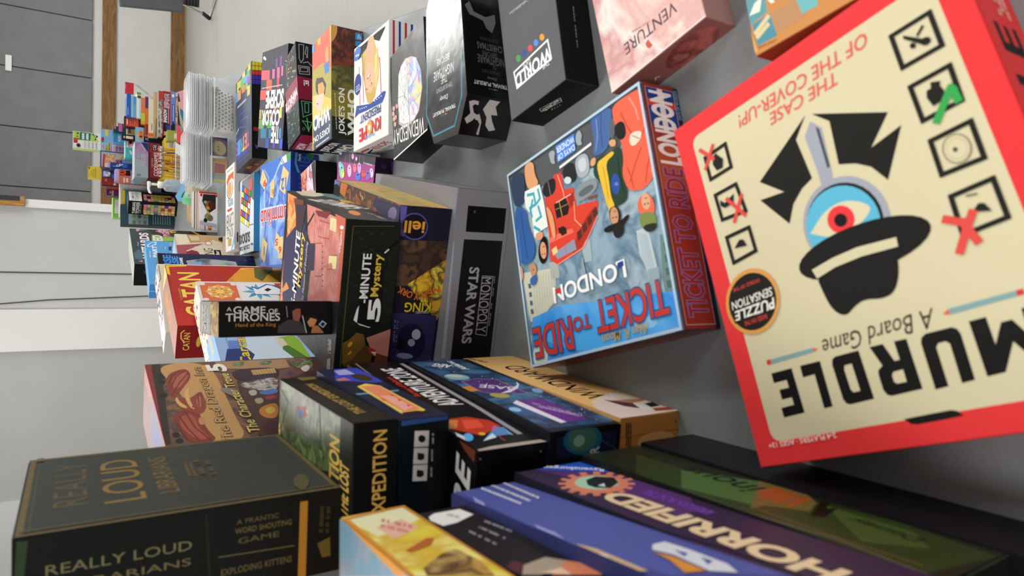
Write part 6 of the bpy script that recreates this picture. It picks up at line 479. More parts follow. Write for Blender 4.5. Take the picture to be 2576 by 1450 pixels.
make_box('board_game_box', 'game box', 'red-edged board-game box with a curled red dragon and an inn scene', None, 'stand', (-18.13, 93.13, 1.347, 0, 27, 8.5, 37.61), '#8a2a26', 0.35,
 {'N': r'''422719:3 3 1347 3 1347 1877 3 1877;@tavern:1348 1847 1338 756 1049 803 866 1083 2 1307 1 1777 21 1858;8e2c28:1348 1845 21 1858 19 1879 1348 1879;302218:1342 1842 1348 1824 1348 1785 31 1853 23 1879 175 1879;150e0b:e10 1090 1797 -5 -24 -54 5;e10 976 1812 -5 -24 -51 5;e10 139 1818 -5 -20 -36 4;e10 58 1810 -5 -20 -35 4;e10 746 1821 -5 -23 -47 4;c8985c:1322 1740 1343 1694 1348 1665 1348 1626 1347 1611 1330 1574 1301 1539 1265 1512 1220 1493 1167 1482 1106 1478 1038 1475 965 1473 885 1473 800 1475 711 1476 619 1477 525 1478 427 1479 337 1480 253 1480 175 1479 105 1477 50 1486 12 1505 1 1521 2 1639 15 1654 39 1666 90 1676 168 1685 272 1691 404 1696 529 1704 646 1715 757 1730 861 1748 956 1764 1043 1777 1120 1788 1189 1796 1245 1791 1290 1772;8b3826:q 993 1789 1129 1754 1193 1699 1223 1635 1099 1622 986 1645 864 1695 652 1773 764 1791;b25c42:q 1008 1754 1143 1679 1136 1635 990 1661 793 1752;642214:l8 736 1776 951 1709 1130 1637;l8 859 1771 1061 1717 1190 1647;l8 937 1774 1092 1739 1182 1683;873222:q 363 1806 445 1781 499 1730 483 1664 306 1664 142 1652 12 1623 8 1721 40 1772 181 1798;a94f37:q 357 1783 431 1723 376 1692 193 1695 44 1652 45 1723 191 1776;642214:l8 386 1773 208 1751 27 1712;l8 452 1736 218 1714 32 1662;l8 299 1797 159 1785 52 1770;943f2b:q 657 1764 702 1729 647 1697 709 1650 779 1606 626 1602 467 1616 386 1662 439 1700 492 1739 542 1764;b86448:q 638 1659 700 1611 559 1621 477 1657;6a2818:l6 729 1631 520 1651;l6 749 1608 516 1633;c98c5a:q 329 1686 370 1649 261 1647 226 1684;dcae6e:q 746 1707 836 1682 862 1661 741 1685 551 1686 473 1678 505 1701 626 1710;q 667 1766 702 1751 612 1747 540 1718 499 1715 526 1750 611 1766;120b08:e8 517 1686 -1 -4 -13 2;ab8455:1331 1440 1317 944 1130 955 1108 1045 1173 1419;2d160f:q 1076 1372 1153 1303 1153 1054 1024 1051 884 1117 901 1350 989 1371;caa45c:1111 1236 1131 1069 1028 1077 1010 1238;6a4a24:l3 1110 1232 1014 1228;l3 1113 1211 1017 1209;l3 1115 1191 1019 1190;l3 1118 1170 1021 1170;l3 1120 1150 1024 1151;l3 1123 1129 1026 1131;l3 1125 1108 1029 1112;l3 1128 1087 1031 1092;@fern:q 1283 1336 1323 1232 1200 1271 1207 1330;q 1291 1151 1312 1037 1208 1080 1207 1149;q 1283 936 1317 765 1100 783 1048 881 1153 938;cf4436:e6 1280 915 -1 -4 -13 3;e6 1259 816 -1 -3 -11 3;e6 1153 914 -1 -3 -11 3;e6 1158 834 -1 -3 -11 3;e6 1204 854 -1 -4 -13 4;e6 1260 766 0 -3 -10 3;e6 1202 791 -1 -4 -11 3;e6 1224 880 -1 -6 -18 5;e6 1255 891 -1 -5 -15 4;e6 1110 878 -1 -5 -17 5;e6 1254 868 -1 -5 -18 5;e6 1273 763 -1 -5 -17 5;e6 1157 815 -1 -4 -11 3;e6 1144 830 -1 -4 -11 3;e2dad6:q 1083 902 1172 827 1105 812 986 878;@crowd:q 865 1360 910 1222 941 1085 697 1143 690 1234 765 1344;4f2d1d:910 1366 859 1104 2 1309 2 1373 19 1411 414 1393;@crowd:q 865 1360 883 1228 886 1098 697 1143 690 1234 765 1344;5e85cf:q 674 1282 711 1211 719 1145 637 1157 616 1250;a63838:q 592 1255 607 1182 550 1178 532 1260;b9a98a:q 564 1329 582 1275 503 1275 463 1325;df8c2a:q 395 1333 459 1268 467 1198 241 1251 236 1317 308 1343;f0d050:q 387 1302 429 1241 332 1240 296 1296;3f1811:197 1322 206 1296 199 1280 175 1273 133 1277 75 1291 34 1305 10 1321 3 1337 12 1354 29 1366 53 1372 85 1373 125 1369 156 1359 181 1343;8a8172:q 804 1505 789 1405 578 1392 667 1461;7a4a2a:q 1149 1414 1026 1381 816 1435 955 1455;c9c2bc:q 716 1333 726 1279 630 1290 615 1336;1f110c:"The Red Dragon Inn"-49 1528 1283 0 0 73 0.042 0.1;caa268:"The Red Dragon Inn"-49 1528 1283 0 0 73 0.012 0.1;1f110c:"The Character Trove"67 1392 1003 0 0 62 0.042 0.1;e2cf6a:"The Character Trove"67 1392 1003 0 0 62 0.012 0.1;f2ede4:"5"1130 1391 134 0 0 114 0.042 0''', 'T': r'''8a6664:3 3 1347 3 1347 422 3 422;7d7080:135 43 810 43 810 382 135 382;646fa0:202 85 675 85 675 212 202 212;b86a60:1348 1 1348 106 837 85 837 2;a8504c:5 5 1345 5 1345 18 5 18;5 408 1345 408 1345 420 5 420;5 5 18 5 18 420 5 420;1332 5 1345 5 1345 420 1332 420''', 'R': r'''7a2622:3 3 422 3 422 1877 3 1877'''})
make_box('board_game_box', 'game box', 'white board-game box standing behind the red one with the sunset field', None, 'stand', (-5.55, 188.03, 0.921, 0, 27.3, 6.69, 27.94), '#dcd8d0', 0.45,
 {'N': r'''e6dfcf:3 3 1362 3 1362 1394 3 1394;e6d8b0:1344 1395 1337 1302 1139 1292 782 1379 1046 1372 1293 1395;8a7a5a:1325 1382 1042 1377 1042 1367 1326 1372;1051 1376 993 1395 961 1395 1048 1366''', 'T': r'''e6e3de:3 3 1362 3 1362 332 3 332;a8443c:"TICKET"341 117 683 0 0 117 0.02 0;c8b8a8:325 182 393 182 407 249 325 232;a8503f:1250 159 1319 159 1332 226 1250 209;5a6a8a:827 304 895 304 908 333 827 333;354 78 422 78 436 145 354 129;738 184 807 184 820 251 738 234;8a94a8:872 50 941 50 954 117 872 101;a8503f:1185 175 1253 175 1267 242 1185 225;916 21 985 21 998 88 916 72;c8b8a8:411 10 479 10 493 77 411 61;5a6a8a:645 240 714 240 727 307 645 291;975 308 1043 308 1056 333 975 333;8a94a8:994 193 1062 193 1076 260 994 243;1200 33 1268 33 1282 100 1200 83;5a6a8a:676 86 744 86 757 153 676 136;1063 286 1132 286 1145 333 1063 333;c8b8a8:692 129 761 129 774 196 692 179;8a94a8:729 136 797 136 811 203 729 187;a8503f:1234 228 1302 228 1316 295 1234 278;8a94a8:1169 332 1237 332 1244 333 1169 333;a8503f:954 109 1022 109 1036 176 954 159;c8b8a8:974 71 1043 71 1056 138 974 121;5a6a8a:389 21 457 21 471 88 389 71;121 268 189 268 202 333 195 333 121 318;1225 7 1293 7 1306 74 1225 57;a8503f:1049 292 1118 292 1131 333 1049 333;5a6a8a:826 255 894 255 908 322 826 305''', 'L': r'''cfcac2:3 3 332 3 332 1394 3 1394;8a3a34:33 838 167 838 167 1257 33 1257'''})
make_box('board_game_box', 'game box', 'dark navy game box with a clear window and blue block lettering', None, 'stand', (-0.13, 209.34, 0.876, 0, 22.44, 5.1, 26.07), '#1f233f', 0.35,
 {'N': r'''292d51:3 3 1119 3 1119 1300 3 1300;121317:1113 1296 1112 1204 883 1205 872 1300;3f8ee0:"VERSE"635 1141 438 0 0 94 0.042 0;4a9aec:"VERSE"620 1050 426 0 0 74 0.042 0;eceef4:"PARTY GAME"646 989 379 0 0 41 0.04 0;@window:965 947 1027 708 1003 420 972 275 845 263 818 926;7fb0e8:918 875 949 745 825 758 819 898;6ad07a:885 515 913 446 838 441 834 529;0e0e12:l12 965 947 1032 708 972 275;c8ccdc:926 34 928 36 927 45 925 43;929 37 934 42 934 51 929 46;936 43 940 47 940 57 935 52;942 48 946 52 946 62 941 58;947 54 952 57 951 67 947 63;953 59 957 62 956 71 953 68;964 69 970 74 970 83 964 78;971 75 975 78 975 88 971 84;976 80 978 81 978 91 976 89;980 83 983 86 983 95 979 92;985 87 988 90 988 99 984 96;989 91 993 95 993 104 989 101;995 96 997 99 997 108 994 105;999 100 1002 103 1001 112 998 109;918 43 923 47 922 56 918 52;924 48 930 54 929 63 924 58;937 60 942 65 942 74 937 70;948 70 954 76 954 85 948 79;955 77 960 81 960 90 955 86;962 82 965 86 965 95 961 92;972 92 976 95 975 104 971 101;977 96 980 99 980 109 977 106;982 100 987 106 987 115 981 110;994 112 999 116 999 125 994 121;1000 117 1003 120 1003 129 1000 127;1004 121 1005 122 1005 131 1004 130;917 58 923 64 923 73 917 68;924 65 930 70 930 79 924 74;931 71 937 76 937 86 931 80;938 78 942 81 942 90 938 87;944 82 948 86 948 96 943 92;950 88 953 90 952 100 949 97;959 96 964 100 963 110 959 106;965 102 970 106 970 116 965 111;972 107 977 113 977 122 971 117;979 114 984 118 983 128 978 123;985 119 990 124 989 133 985 129;991 125 994 127 993 136 990 134;995 128 997 130 997 140 995 138;998 132 1004 136 1003 146 998 141;1c2149:974 230 1029 2 878 2 846 233''', 'T': r'''5a5a60:3 3 1119 3 1119 252 3 252''', 'L': r'''1a1d31:3 3 252 3 252 1300 3 1300'''})
make_box('board_game_box', 'game box', 'light blue party-game box with white outlined lettering, standing on edge', None, 'stand', (5.51, 265.16, 0.897, 0, 25, 5.95, 24.77), '#5a9cd8', 0.35,
 {'N': r'''5fa8e4:3 3 1247 3 1247 1236 3 1236;eef6fc:"PARTY"765 1070 416 0 0 67 0.04 0;e16 1143 1138 61 -80 -54 -1;5fa8e4:e16 1143 1138 50 -60 -36 -3;2f3f9a:1089 873 1093 825 964 840 979 887;d8a080:1202 850 1214 815 1121 818 1109 853;dcecf8:1002 922 1004 922 1004 934 1002 934;1006 922 1011 923 1011 934 1005 934;1013 923 1018 923 1017 934 1012 934;1019 923 1024 923 1023 935 1018 934;1025 923 1029 923 1029 935 1024 935;1031 923 1035 923 1034 935 1030 935;1042 924 1049 924 1048 935 1042 935;1050 924 1054 924 1053 935 1049 935;1055 924 1057 924 1056 936 1054 936;1058 924 1062 924 1062 936 1058 936;1064 924 1067 924 1066 936 1063 936;1069 924 1073 925 1072 936 1068 936;1074 925 1077 925 1076 936 1073 936;1078 925 1082 925 1081 936 1078 936;749 1176 753 1176 752 1193 748 1193;757 1176 770 1176 769 1193 756 1193;773 1176 784 1176 783 1192 772 1193;787 1176 798 1176 797 1192 786 1192;801 1176 812 1175 811 1192 800 1192;815 1175 823 1175 823 1192 814 1192;842 1175 856 1175 855 1191 841 1192;859 1175 868 1174 867 1191 858 1191;871 1174 876 1174 875 1191 870 1191;879 1174 888 1174 887 1191 878 1191;891 1174 900 1174 899 1191 890 1191;903 1174 913 1174 912 1190 902 1191;916 1174 923 1173 922 1190 915 1190;926 1173 933 1173 932 1190 925 1190''', 'T': r'''79b4e6:3 3 1247 3 1247 295 3 295''', 'L': r'''4a8ccc:3 3 295 3 295 1236 3 1236;8ac0ee:156 2 156 1237 141 1237 141 2'''})
make_box('board_game_box', 'game box', 'cream and maroon game box with an old photograph on the cover', None, 'stand', (4.88, 244.47, 0.882, 0, 29, 7.92, 17.63), '#cfb39a', 0.4,
 {'N': r'''dcc6b0:3 3 1447 3 1447 879 3 879;e2d0b4:1448 523 1439 126 1226 153 1126 830 1214 880 1448 880;eadcc6:1445 867 1448 832 1448 699 1222 676 1143 829;b89a6a:1448 562 1443 495 1235 498 1206 659 1448 698;d8c49a:1411 667 1407 508 1285 511 1276 634;c8a47c:1443 495 1439 126 1226 153 1320 290 1242 403 1234 507;2f231f:1379 205 1421 128 1270 147 1309 204;a85a60:1131 879 1204 454 982 753 879 554 893 877;8a3038:950 747 1013 659 977 571 897 543 875 627 885 744;ded0b8:1108 613 1208 155 866 198 880 545 1011 568;c83a3a:e14 1218 378 -4 -56 -61 12;ece8e0:e14 1218 378 -5 -45 -47 9;1f1a19:"NG"900 330 169 0 0 146 0 0;110f0e:1035 318 1033 210 874 211 876 318;ece6dc:"liar"895 243 118 0 0 57 0.03 0''', 'T': r'''b8c0c8:3 3 1447 3 1447 393 3 393;9aa8b8:1448 2 1448 119 2 119 2 1''', 'L': r'''c4a890:3 3 393 3 393 879 3 879'''})
make_box('board_game_box', 'game box', 'dark teal game box with pink-shadowed lettering and cartoon wizards', None, 'stand', (10.8, 293.52, 1.098, 0, 32.4, 8.74, 27.75), '#242e31', 0.35,
 {'N': r'''314144:3 3 1617 3 1617 1385 3 1385;5a7484:1618 1083 1590 1070 1512 1202 1618 1244;4f6a78:481 1371 650 1274 388 1221 178 1253 221 1366;2f2a2a:1590 1070 1618 958 1618 523 1113 608 1086 844 1361 991;8fc24a:1358 1013 1260 851 1287 635 1078 654 1050 1035;@wizards:1548 935 1618 859 1618 698 1339 695 1201 856 1386 798;191618:1615 669 1618 663 1618 180 1569 1 1459 1 1482 284 1469 617;d8a038:1524 675 1583 600 1618 627 1618 628 1560 703;1562 634 1618 522 1618 622 1602 654;1618 274 1612 257 1618 254;1618 279 1411 152 1435 114 1618 227;e0a83c:l35 1553 675 1496 648 1535 578;e07ab0:"WIZARDS"245 1080 1167 0 0 149 0.042 0;"ED"1069 847 266 0 0 154 0.042 0;eceaea:"WIZARDS"245 1080 1167 0 0 149 0.03 0;"ED"1069 847 266 0 0 154 0.03 0;e08ab0:1591 1281 1617 1206 1509 1223 1474 1266;e09aa8:123 1314 153 1245 76 1260;e060a0:1303 741 1313 665 1221 684;c8ccd0:786 1279 791 1278 789 1290 785 1291;793 1278 804 1277 803 1289 792 1290;807 1277 815 1277 814 1289 805 1289;818 1277 827 1276 826 1288 816 1289;830 1276 834 1276 833 1288 829 1288;837 1276 848 1275 847 1287 836 1288;851 1275 862 1274 860 1286 850 1287;864 1274 872 1273 871 1285 863 1286;875 1273 880 1273 879 1285 874 1285;883 1273 895 1272 894 1284 882 1285;898 1272 902 1272 900 1284 896 1284;904 1272 916 1271 915 1283 903 1284;919 1271 925 1270 924 1282 918 1283;928 1270 931 1270 930 1282 926 1282;934 1270 942 1269 941 1281 933 1282;944 1269 950 1269 949 1281 943 1281;953 1269 959 1268 957 1280 952 1281;961 1268 968 1268 966 1280 960 1280''', 'L': r'''121211:3 3 434 3 434 1385 3 1385;@darkart:44 555 350 416 306 1249 87 1110''', 'T': r'''c8d0c0:3 3 1617 3 1617 434 3 434;8fb08a:l20 162 131 810 262 1458 131;d8a0b0:l15 32 393 1587 393'''})
make_box('board_game_box', 'game box', 'tall black box printed with a tumbling tower of coloured blocks', None, 'stand', (42.38, 403.7, -0.711, 0, 8.38, 8.45, 22.78), '#111011', 0.35,
 {'N': r'''111011:3 3 416 3 416 1136 3 1136;caa27a:84 713 163 713 163 788 84 788;e8783c:168 713 247 713 247 788 168 788;d87a9a:251 713 331 713 331 788 251 788;e8cf6a:25 699 75 713 75 788 25 770;caa27a:75 631 335 631 335 706 75 706;4a8a84:147 631 251 631 251 706 147 706;8fbf4a:25 617 75 631 75 706 25 688;c8a078:84 549 163 549 163 624 84 624;caa27a:168 549 247 549 247 624 168 624;8fbf4a:251 549 331 549 331 624 251 624;e8c49a:25 535 75 549 75 624 25 606;4a8a84:75 467 335 467 335 542 75 542;d87a9a:147 467 251 467 251 542 147 542;5a3f94:25 453 75 467 75 542 25 524;8fbf4a:84 385 163 385 163 460 84 460;168 385 247 385 247 460 168 460;c8a078:251 385 331 385 331 460 251 460;d87a9a:25 371 75 385 75 460 25 442;caa27a:75 303 335 303 335 378 75 378;a8402f:147 303 251 303 251 378 147 378;e8c49a:25 289 75 303 75 378 25 360;e8cf6a:84 221 163 221 163 296 84 296;caa27a:168 221 247 221 247 296 168 296;5a3f94:251 221 331 221 331 296 251 296;e8c49a:25 207 75 221 75 296 25 278;c8a078:75 139 335 139 335 214 75 214;a8402f:147 139 251 139 251 214 147 214;c8a078:25 125 75 139 75 214 25 196;e8cf6a:84 57 163 57 163 132 84 132;caa27a:168 57 247 57 247 132 168 132;251 57 331 57 331 132 251 132;25 43 75 57 75 132 25 114;ecebe8:"TUMBLING"34 980 352 0 0 63 0.02 0;"TOWER"34 877 365 0 0 85 0.01 0;b8b8b8:54 846 71 846 71 856 54 856;76 846 89 846 89 856 76 856;93 846 109 846 109 856 93 856;113 846 120 846 120 856 113 856;125 846 143 846 143 856 125 856;147 846 164 846 164 856 147 856;169 846 181 846 181 856 169 856;199 846 218 846 218 856 199 856;223 846 229 846 229 856 223 856;233 846 253 846 253 856 233 856;257 846 266 846 266 856 257 856;271 846 277 846 277 856 271 856;281 846 294 846 294 856 281 856;298 846 307 846 307 856 298 856;312 846 321 846 321 856 312 856;325 846 335 846 335 856 325 856''', 'R': r'''111011:3 3 419 3 419 1136 3 1136;caa27a:84 713 165 713 165 788 84 788;d87a9a:169 713 249 713 249 788 169 788;caa27a:253 713 334 713 334 788 253 788;5a3f94:25 699 76 713 76 788 25 770;d87a9a:76 631 338 631 338 706 76 706;2f1d17:148 631 253 631 253 706 148 706;e8c49a:25 617 76 631 76 706 25 688;caa27a:84 549 165 549 165 624 84 624;8fbf4a:169 549 249 549 249 624 169 624;caa27a:253 549 334 549 334 624 253 624;c8a078:25 535 76 549 76 624 25 606;caa27a:76 467 338 467 338 542 76 542;8fbf4a:148 467 253 467 253 542 148 542;4a8a84:25 453 76 467 76 542 25 524;caa27a:84 385 165 385 165 460 84 460;8fbf4a:169 385 249 385 249 460 169 460;caa27a:253 385 334 385 334 460 253 460;e8cf6a:25 371 76 385 76 460 25 442;8fbf4a:76 303 338 303 338 378 76 378;e8783c:148 303 253 303 253 378 148 378;e8c49a:25 289 76 303 76 378 25 360;4a8a84:84 221 165 221 165 296 84 296;a8402f:169 221 249 221 249 296 169 296;caa27a:253 221 334 221 334 296 253 296;e8c49a:25 207 76 221 76 296 25 278;caa27a:76 139 338 139 338 214 76 214;2f1d17:148 139 253 139 253 214 148 214;8fbf4a:25 125 76 139 76 214 25 196;caa27a:84 57 165 57 165 132 84 132;169 57 249 57 249 132 169 132;5a3f94:253 57 334 57 334 132 253 132;c8a078:25 43 76 57 76 132 25 114;e9e8e6:8 832 414 832 414 1122 8 1122;1f1d1d:"TUMBLING"34 1002 355 0 0 63 0.01 0;"TOWER"34 900 367 0 0 85 0 0''', 'T': r'''58585a:3 3 416 3 416 419 3 419'''})
make_box('card_game_box', 'game box', 'yellow box with black lettering behind the pencils, under the maroon box', None, 'lid', (60.7, 394.5, 0, 0, 13.9, 13, 9.69), '#d8b83a', 0.4,
 {'N': r'''e0c040:3 3 692 3 692 481 3 481;23306a:382 24 681 24 681 194 382 194;35 24 243 24 243 170 35 170;15110d:"A GAME"209 242 313 0 0 170 0.03 0;e8e8e8:56 39 174 39 174 145 56 145'''})
make_box('card_game_box', 'game box', 'small yellow box with a printed barcode, beside the coloured paper', None, 'lid', (71.35, 392, 0, 0, 7.11, 12, 7.71), '#e0c83c', 0.4,
 {'N': r'''e6d04a:3 3 352 3 352 382 3 382;f0eee4:71 162 267 162 267 308 71 308;121212:85 185 92 185 92 293 85 293;97 185 100 185 100 293 97 293;109 185 112 185 112 293 109 293;122 185 128 185 128 293 122 293;134 185 136 185 136 293 134 293;146 185 149 185 149 293 146 293;158 185 164 185 164 293 158 293;170 185 173 185 173 293 170 293;182 185 185 185 185 293 182 293;194 185 200 185 200 293 194 293;206 185 209 185 209 293 206 293;218 185 221 185 221 293 218 293;230 185 237 185 237 293 230 293;242 185 245 185 245 293 242 293;2b3366:7 4 348 4 348 116 7 116;e8e8e8:36 39 142 39 142 85 36 85''', 'T': r'''d8c03c:3 3 352 3 352 597 3 597'''})
make_box('board_game_box', 'game box', 'maroon game box with spaced white capital lettering, under the grey-violet box', None, 'lid', (62.67, 393.5, 0, 9.69, 17.48, 15, 5.32), '#7a2430', 0.4,
 {'N': r'''7d2834:3 3 871 3 871 263 3 263;8e3038:524 5 865 5 865 261 656 261;f0e8e4:"CODENAMES"52 48 594 0 0 90 0 0;e0c8c4:"VLAADA CHVÁTIL"262 165 227 0 0 32 0 0;150c0d:682 74 848 74 848 176 682 176;e8dcd8:"CGE"699 90 131 0 0 69 0.01 0''', 'T': r'''6a2630:3 3 871 3 871 747 3 747''', 'L': r'''571f27:3 3 747 3 747 263 3 263'''})
make_box('board_game_box', 'game box', 'grey-violet game box with outlined italic lettering and a navy corner triangle', None, 'lid', (62.23, 393, 0, 15.01, 17.77, 16, 6.03), '#9aa2ac', 0.4,
 {'N': r'''9aa6ae:3 3 886 3 886 298 3 298;a08fae:267 6 880 6 880 295 489 295;a884a8:533 6 880 6 880 295 711 295;26316e:640 6 880 6 880 166;8d7f9c:667 295 880 295 880 181;f0f0f0:"OH MY"338 151 213 0 0 75 0.042 0.2;1c1a20:"OH MY"338 151 213 0 0 75 0 0.2;f0f0f0:"PIGEONS!"249 66 338 0 0 72 0.042 0.2;1c1a20:"PIGEONS!"249 66 338 0 0 72 0 0.2;222228:29 170 33 170 33 188 29 188;34 170 37 170 37 188 34 188;42 170 43 170 43 188 42 188;44 170 48 170 48 188 44 188;49 170 53 170 53 188 49 188;60 170 64 170 64 188 60 188;65 170 66 170 66 188 65 188;67 170 71 170 71 188 67 188;72 170 74 170 74 188 72 188;75 170 77 170 77 188 75 188;77 170 80 170 80 188 77 188;81 170 83 170 83 188 81 188;84 170 86 170 86 188 84 188;87 170 89 170 89 188 87 188;27 200 31 200 31 218 27 218;31 200 35 200 35 218 31 218;41 200 43 200 43 218 41 218;48 200 52 200 52 218 48 218;58 200 60 200 60 218 58 218;66 200 69 200 69 218 66 218;70 200 71 200 71 218 70 218;72 200 76 200 76 218 72 218;76 200 78 200 78 218 76 218;84 200 86 200 86 218 84 218;27 230 30 230 30 249 27 249;30 230 33 230 33 249 30 249;36 230 41 230 41 249 36 249;42 230 44 230 44 249 42 249;49 230 52 230 52 249 49 249;53 230 57 230 57 249 53 249;62 230 65 230 65 249 62 249;66 230 68 230 68 249 66 249;69 230 73 230 73 249 69 249;84 230 88 230 88 249 84 249;88 230 89 230 89 249 88 249;dce0f0:"Ravensburger"688 57 169 90 -16 30 0 0''', 'T': r'''c4c8cc:3 3 886 3 886 797 3 797''', 'L': r'''8a929a:3 3 797 3 797 298 3 298'''})
make_box('card_game_box', 'game box', 'small turquoise and white card-game box behind the grey-violet one', None, 'lid', (70.81, 411, 0, 0, 9.12, 12, 24.01), '#5ab8ba', 0.4,
 {'N': r'''4fb0b4:3 3 453 3 453 1197 3 1197;ecdfe6:251 24 447 24 447 1176 251 1176;d84a7a:265 998 269 998 269 1052 265 1052;271 998 277 998 277 1052 271 1052;279 998 283 998 283 1052 279 1052;297 998 305 998 305 1052 297 1052;308 998 314 998 314 1052 308 1052;317 998 321 998 321 1052 317 1052;341 998 350 998 350 1052 341 1052;352 998 357 998 357 1052 352 1052;370 998 379 998 379 1052 370 1052;381 998 388 998 388 1052 381 1052;391 998 397 998 397 1052 391 1052;399 998 406 998 406 1052 399 1052;265 1088 272 1088 272 1142 265 1142;274 1088 283 1088 283 1142 274 1142;297 1088 304 1088 304 1142 297 1142;306 1088 313 1088 313 1142 306 1142;315 1088 319 1088 319 1142 315 1142;322 1088 330 1088 330 1142 322 1142;333 1088 336 1088 336 1142 333 1142;338 1088 343 1088 343 1142 338 1142;345 1088 352 1088 352 1142 345 1142;354 1088 364 1088 364 1142 354 1142;366 1088 372 1088 372 1142 366 1142;374 1088 382 1088 382 1142 374 1142;384 1088 390 1088 390 1142 384 1142;392 1088 397 1088 397 1142 392 1142;399 1088 409 1088 409 1142 399 1142;cfe4e4:82 1032 182 1080 164 1116 73 1080;151316:e8 388 1080 46 0 0 36''', 'T': r'''9fd8d8:3 3 453 3 453 597 3 597'''})
make_box('card_game_box', 'game box', 'pink card-game box with a small red figure, above the turquoise one', None, 'lid', (75.16, 432, 0, 0, 6.61, 8, 28.67), '#cfa0b4', 0.4,
 {'N': r'''d4a8bc:3 3 328 3 328 1431 3 1431;e4c4d8:165 860 324 860 324 1419 165 1419;8a6478:38 1159 45 1159 45 1208 38 1208;46 1159 52 1159 52 1208 46 1208;53 1159 59 1159 59 1208 53 1208;61 1159 64 1159 64 1208 61 1208;66 1159 73 1159 73 1208 66 1208;75 1159 81 1159 81 1208 75 1208;83 1159 88 1159 88 1208 83 1208;95 1159 103 1159 103 1208 95 1208;104 1159 107 1159 107 1208 104 1208;108 1159 116 1159 116 1208 108 1208;118 1159 122 1159 122 1208 118 1208;123 1159 126 1159 126 1208 123 1208;127 1159 132 1159 132 1208 127 1208;134 1159 138 1159 138 1208 134 1208;139 1159 143 1159 143 1208 139 1208;145 1159 149 1159 149 1208 145 1208;33 1240 40 1240 40 1289 33 1289;42 1240 48 1240 48 1289 42 1289;60 1240 63 1240 63 1289 60 1289;64 1240 71 1240 71 1289 64 1289;72 1240 80 1240 80 1289 72 1289;82 1240 89 1240 89 1289 82 1289;91 1240 95 1240 95 1289 91 1289;106 1240 111 1240 111 1289 106 1289;113 1240 115 1240 115 1289 113 1289;117 1240 124 1240 124 1289 117 1289;126 1240 129 1240 129 1289 126 1289;131 1240 137 1240 137 1289 131 1289;139 1240 143 1240 143 1289 139 1289;145 1240 149 1240 149 1289 145 1289;33 1322 38 1322 38 1370 33 1370;40 1322 45 1322 45 1370 40 1370;47 1322 50 1322 50 1370 47 1370;51 1322 59 1322 59 1370 51 1370;61 1322 66 1322 66 1370 61 1370;74 1322 81 1322 81 1370 74 1370;83 1322 90 1322 90 1370 83 1370;99 1322 105 1322 105 1370 99 1370;106 1322 110 1322 110 1370 106 1370;112 1322 120 1322 120 1370 112 1370;130 1322 137 1322 137 1370 130 1370;139 1322 146 1322 146 1370 139 1370;148 1322 149 1322 149 1370 148 1370;a8382c:66 788 132 745 139 860 83 889;c84a4a:198 788 314 717 314 817 198 860'''})
make_box('card_game_box', 'game box', 'blue card-game box with white capital lettering, behind the thin black box', None, 'lid', (78.36, 422, 0, 0, 5.4, 8, 28.85), '#2f7cae', 0.4,
 {'N': r'''3384b8:3 3 267 3 267 1440 3 1440;f4f6f8:"HURRY"27 1270 202 0 0 72 0 0;f0f4f6:"CHICKEN"27 1197 202 0 0 50 0 0''', 'T': r'''2a6a94:3 3 267 3 267 397 3 397''', 'L': r'''56a8d4:3 3 397 3 397 1440 3 1440'''})
make_box('board_game_box', 'game box', 'light blue, green and yellow game box holding up the green and white box', None, 'lid', (79.73, 444, 0, 0, 12.12, 12, 34), '#7ab0d4', 0.4,
 {'N': r'''7fb4d8:3 3 603 3 603 1697 3 1697;e0cc4a:424 1530 600 1530 600 1615 424 1598;8fb8e4:12 1530 212 1530 212 1683 12 1683;9aa84a:12 1496 182 1496 182 1581 12 1598;e0b83a:12 1479 254 1479 254 1521 12 1521;1f1a14:30 1489 36 1489 36 1508 30 1508;39 1489 51 1489 51 1508 39 1508;55 1489 64 1489 64 1508 55 1508;67 1489 78 1489 78 1508 67 1508;82 1489 87 1489 87 1508 82 1508;90 1489 103 1489 103 1508 90 1508;106 1489 119 1489 119 1508 106 1508;122 1489 131 1489 131 1508 122 1508;144 1489 158 1489 158 1508 144 1508;161 1489 165 1489 165 1508 161 1508;169 1489 183 1489 183 1508 169 1508;186 1489 192 1489 192 1508 186 1508;196 1489 200 1489 200 1508 196 1508;203 1489 212 1489 212 1508 203 1508;215 1489 222 1489 222 1508 215 1508;225 1489 232 1489 232 1508 225 1508;235 1489 242 1489 242 1508 235 1508;a8382f:e14 315 1657 73 0 0 32;d8904a:e12 121 1640 61 0 0 25'''})
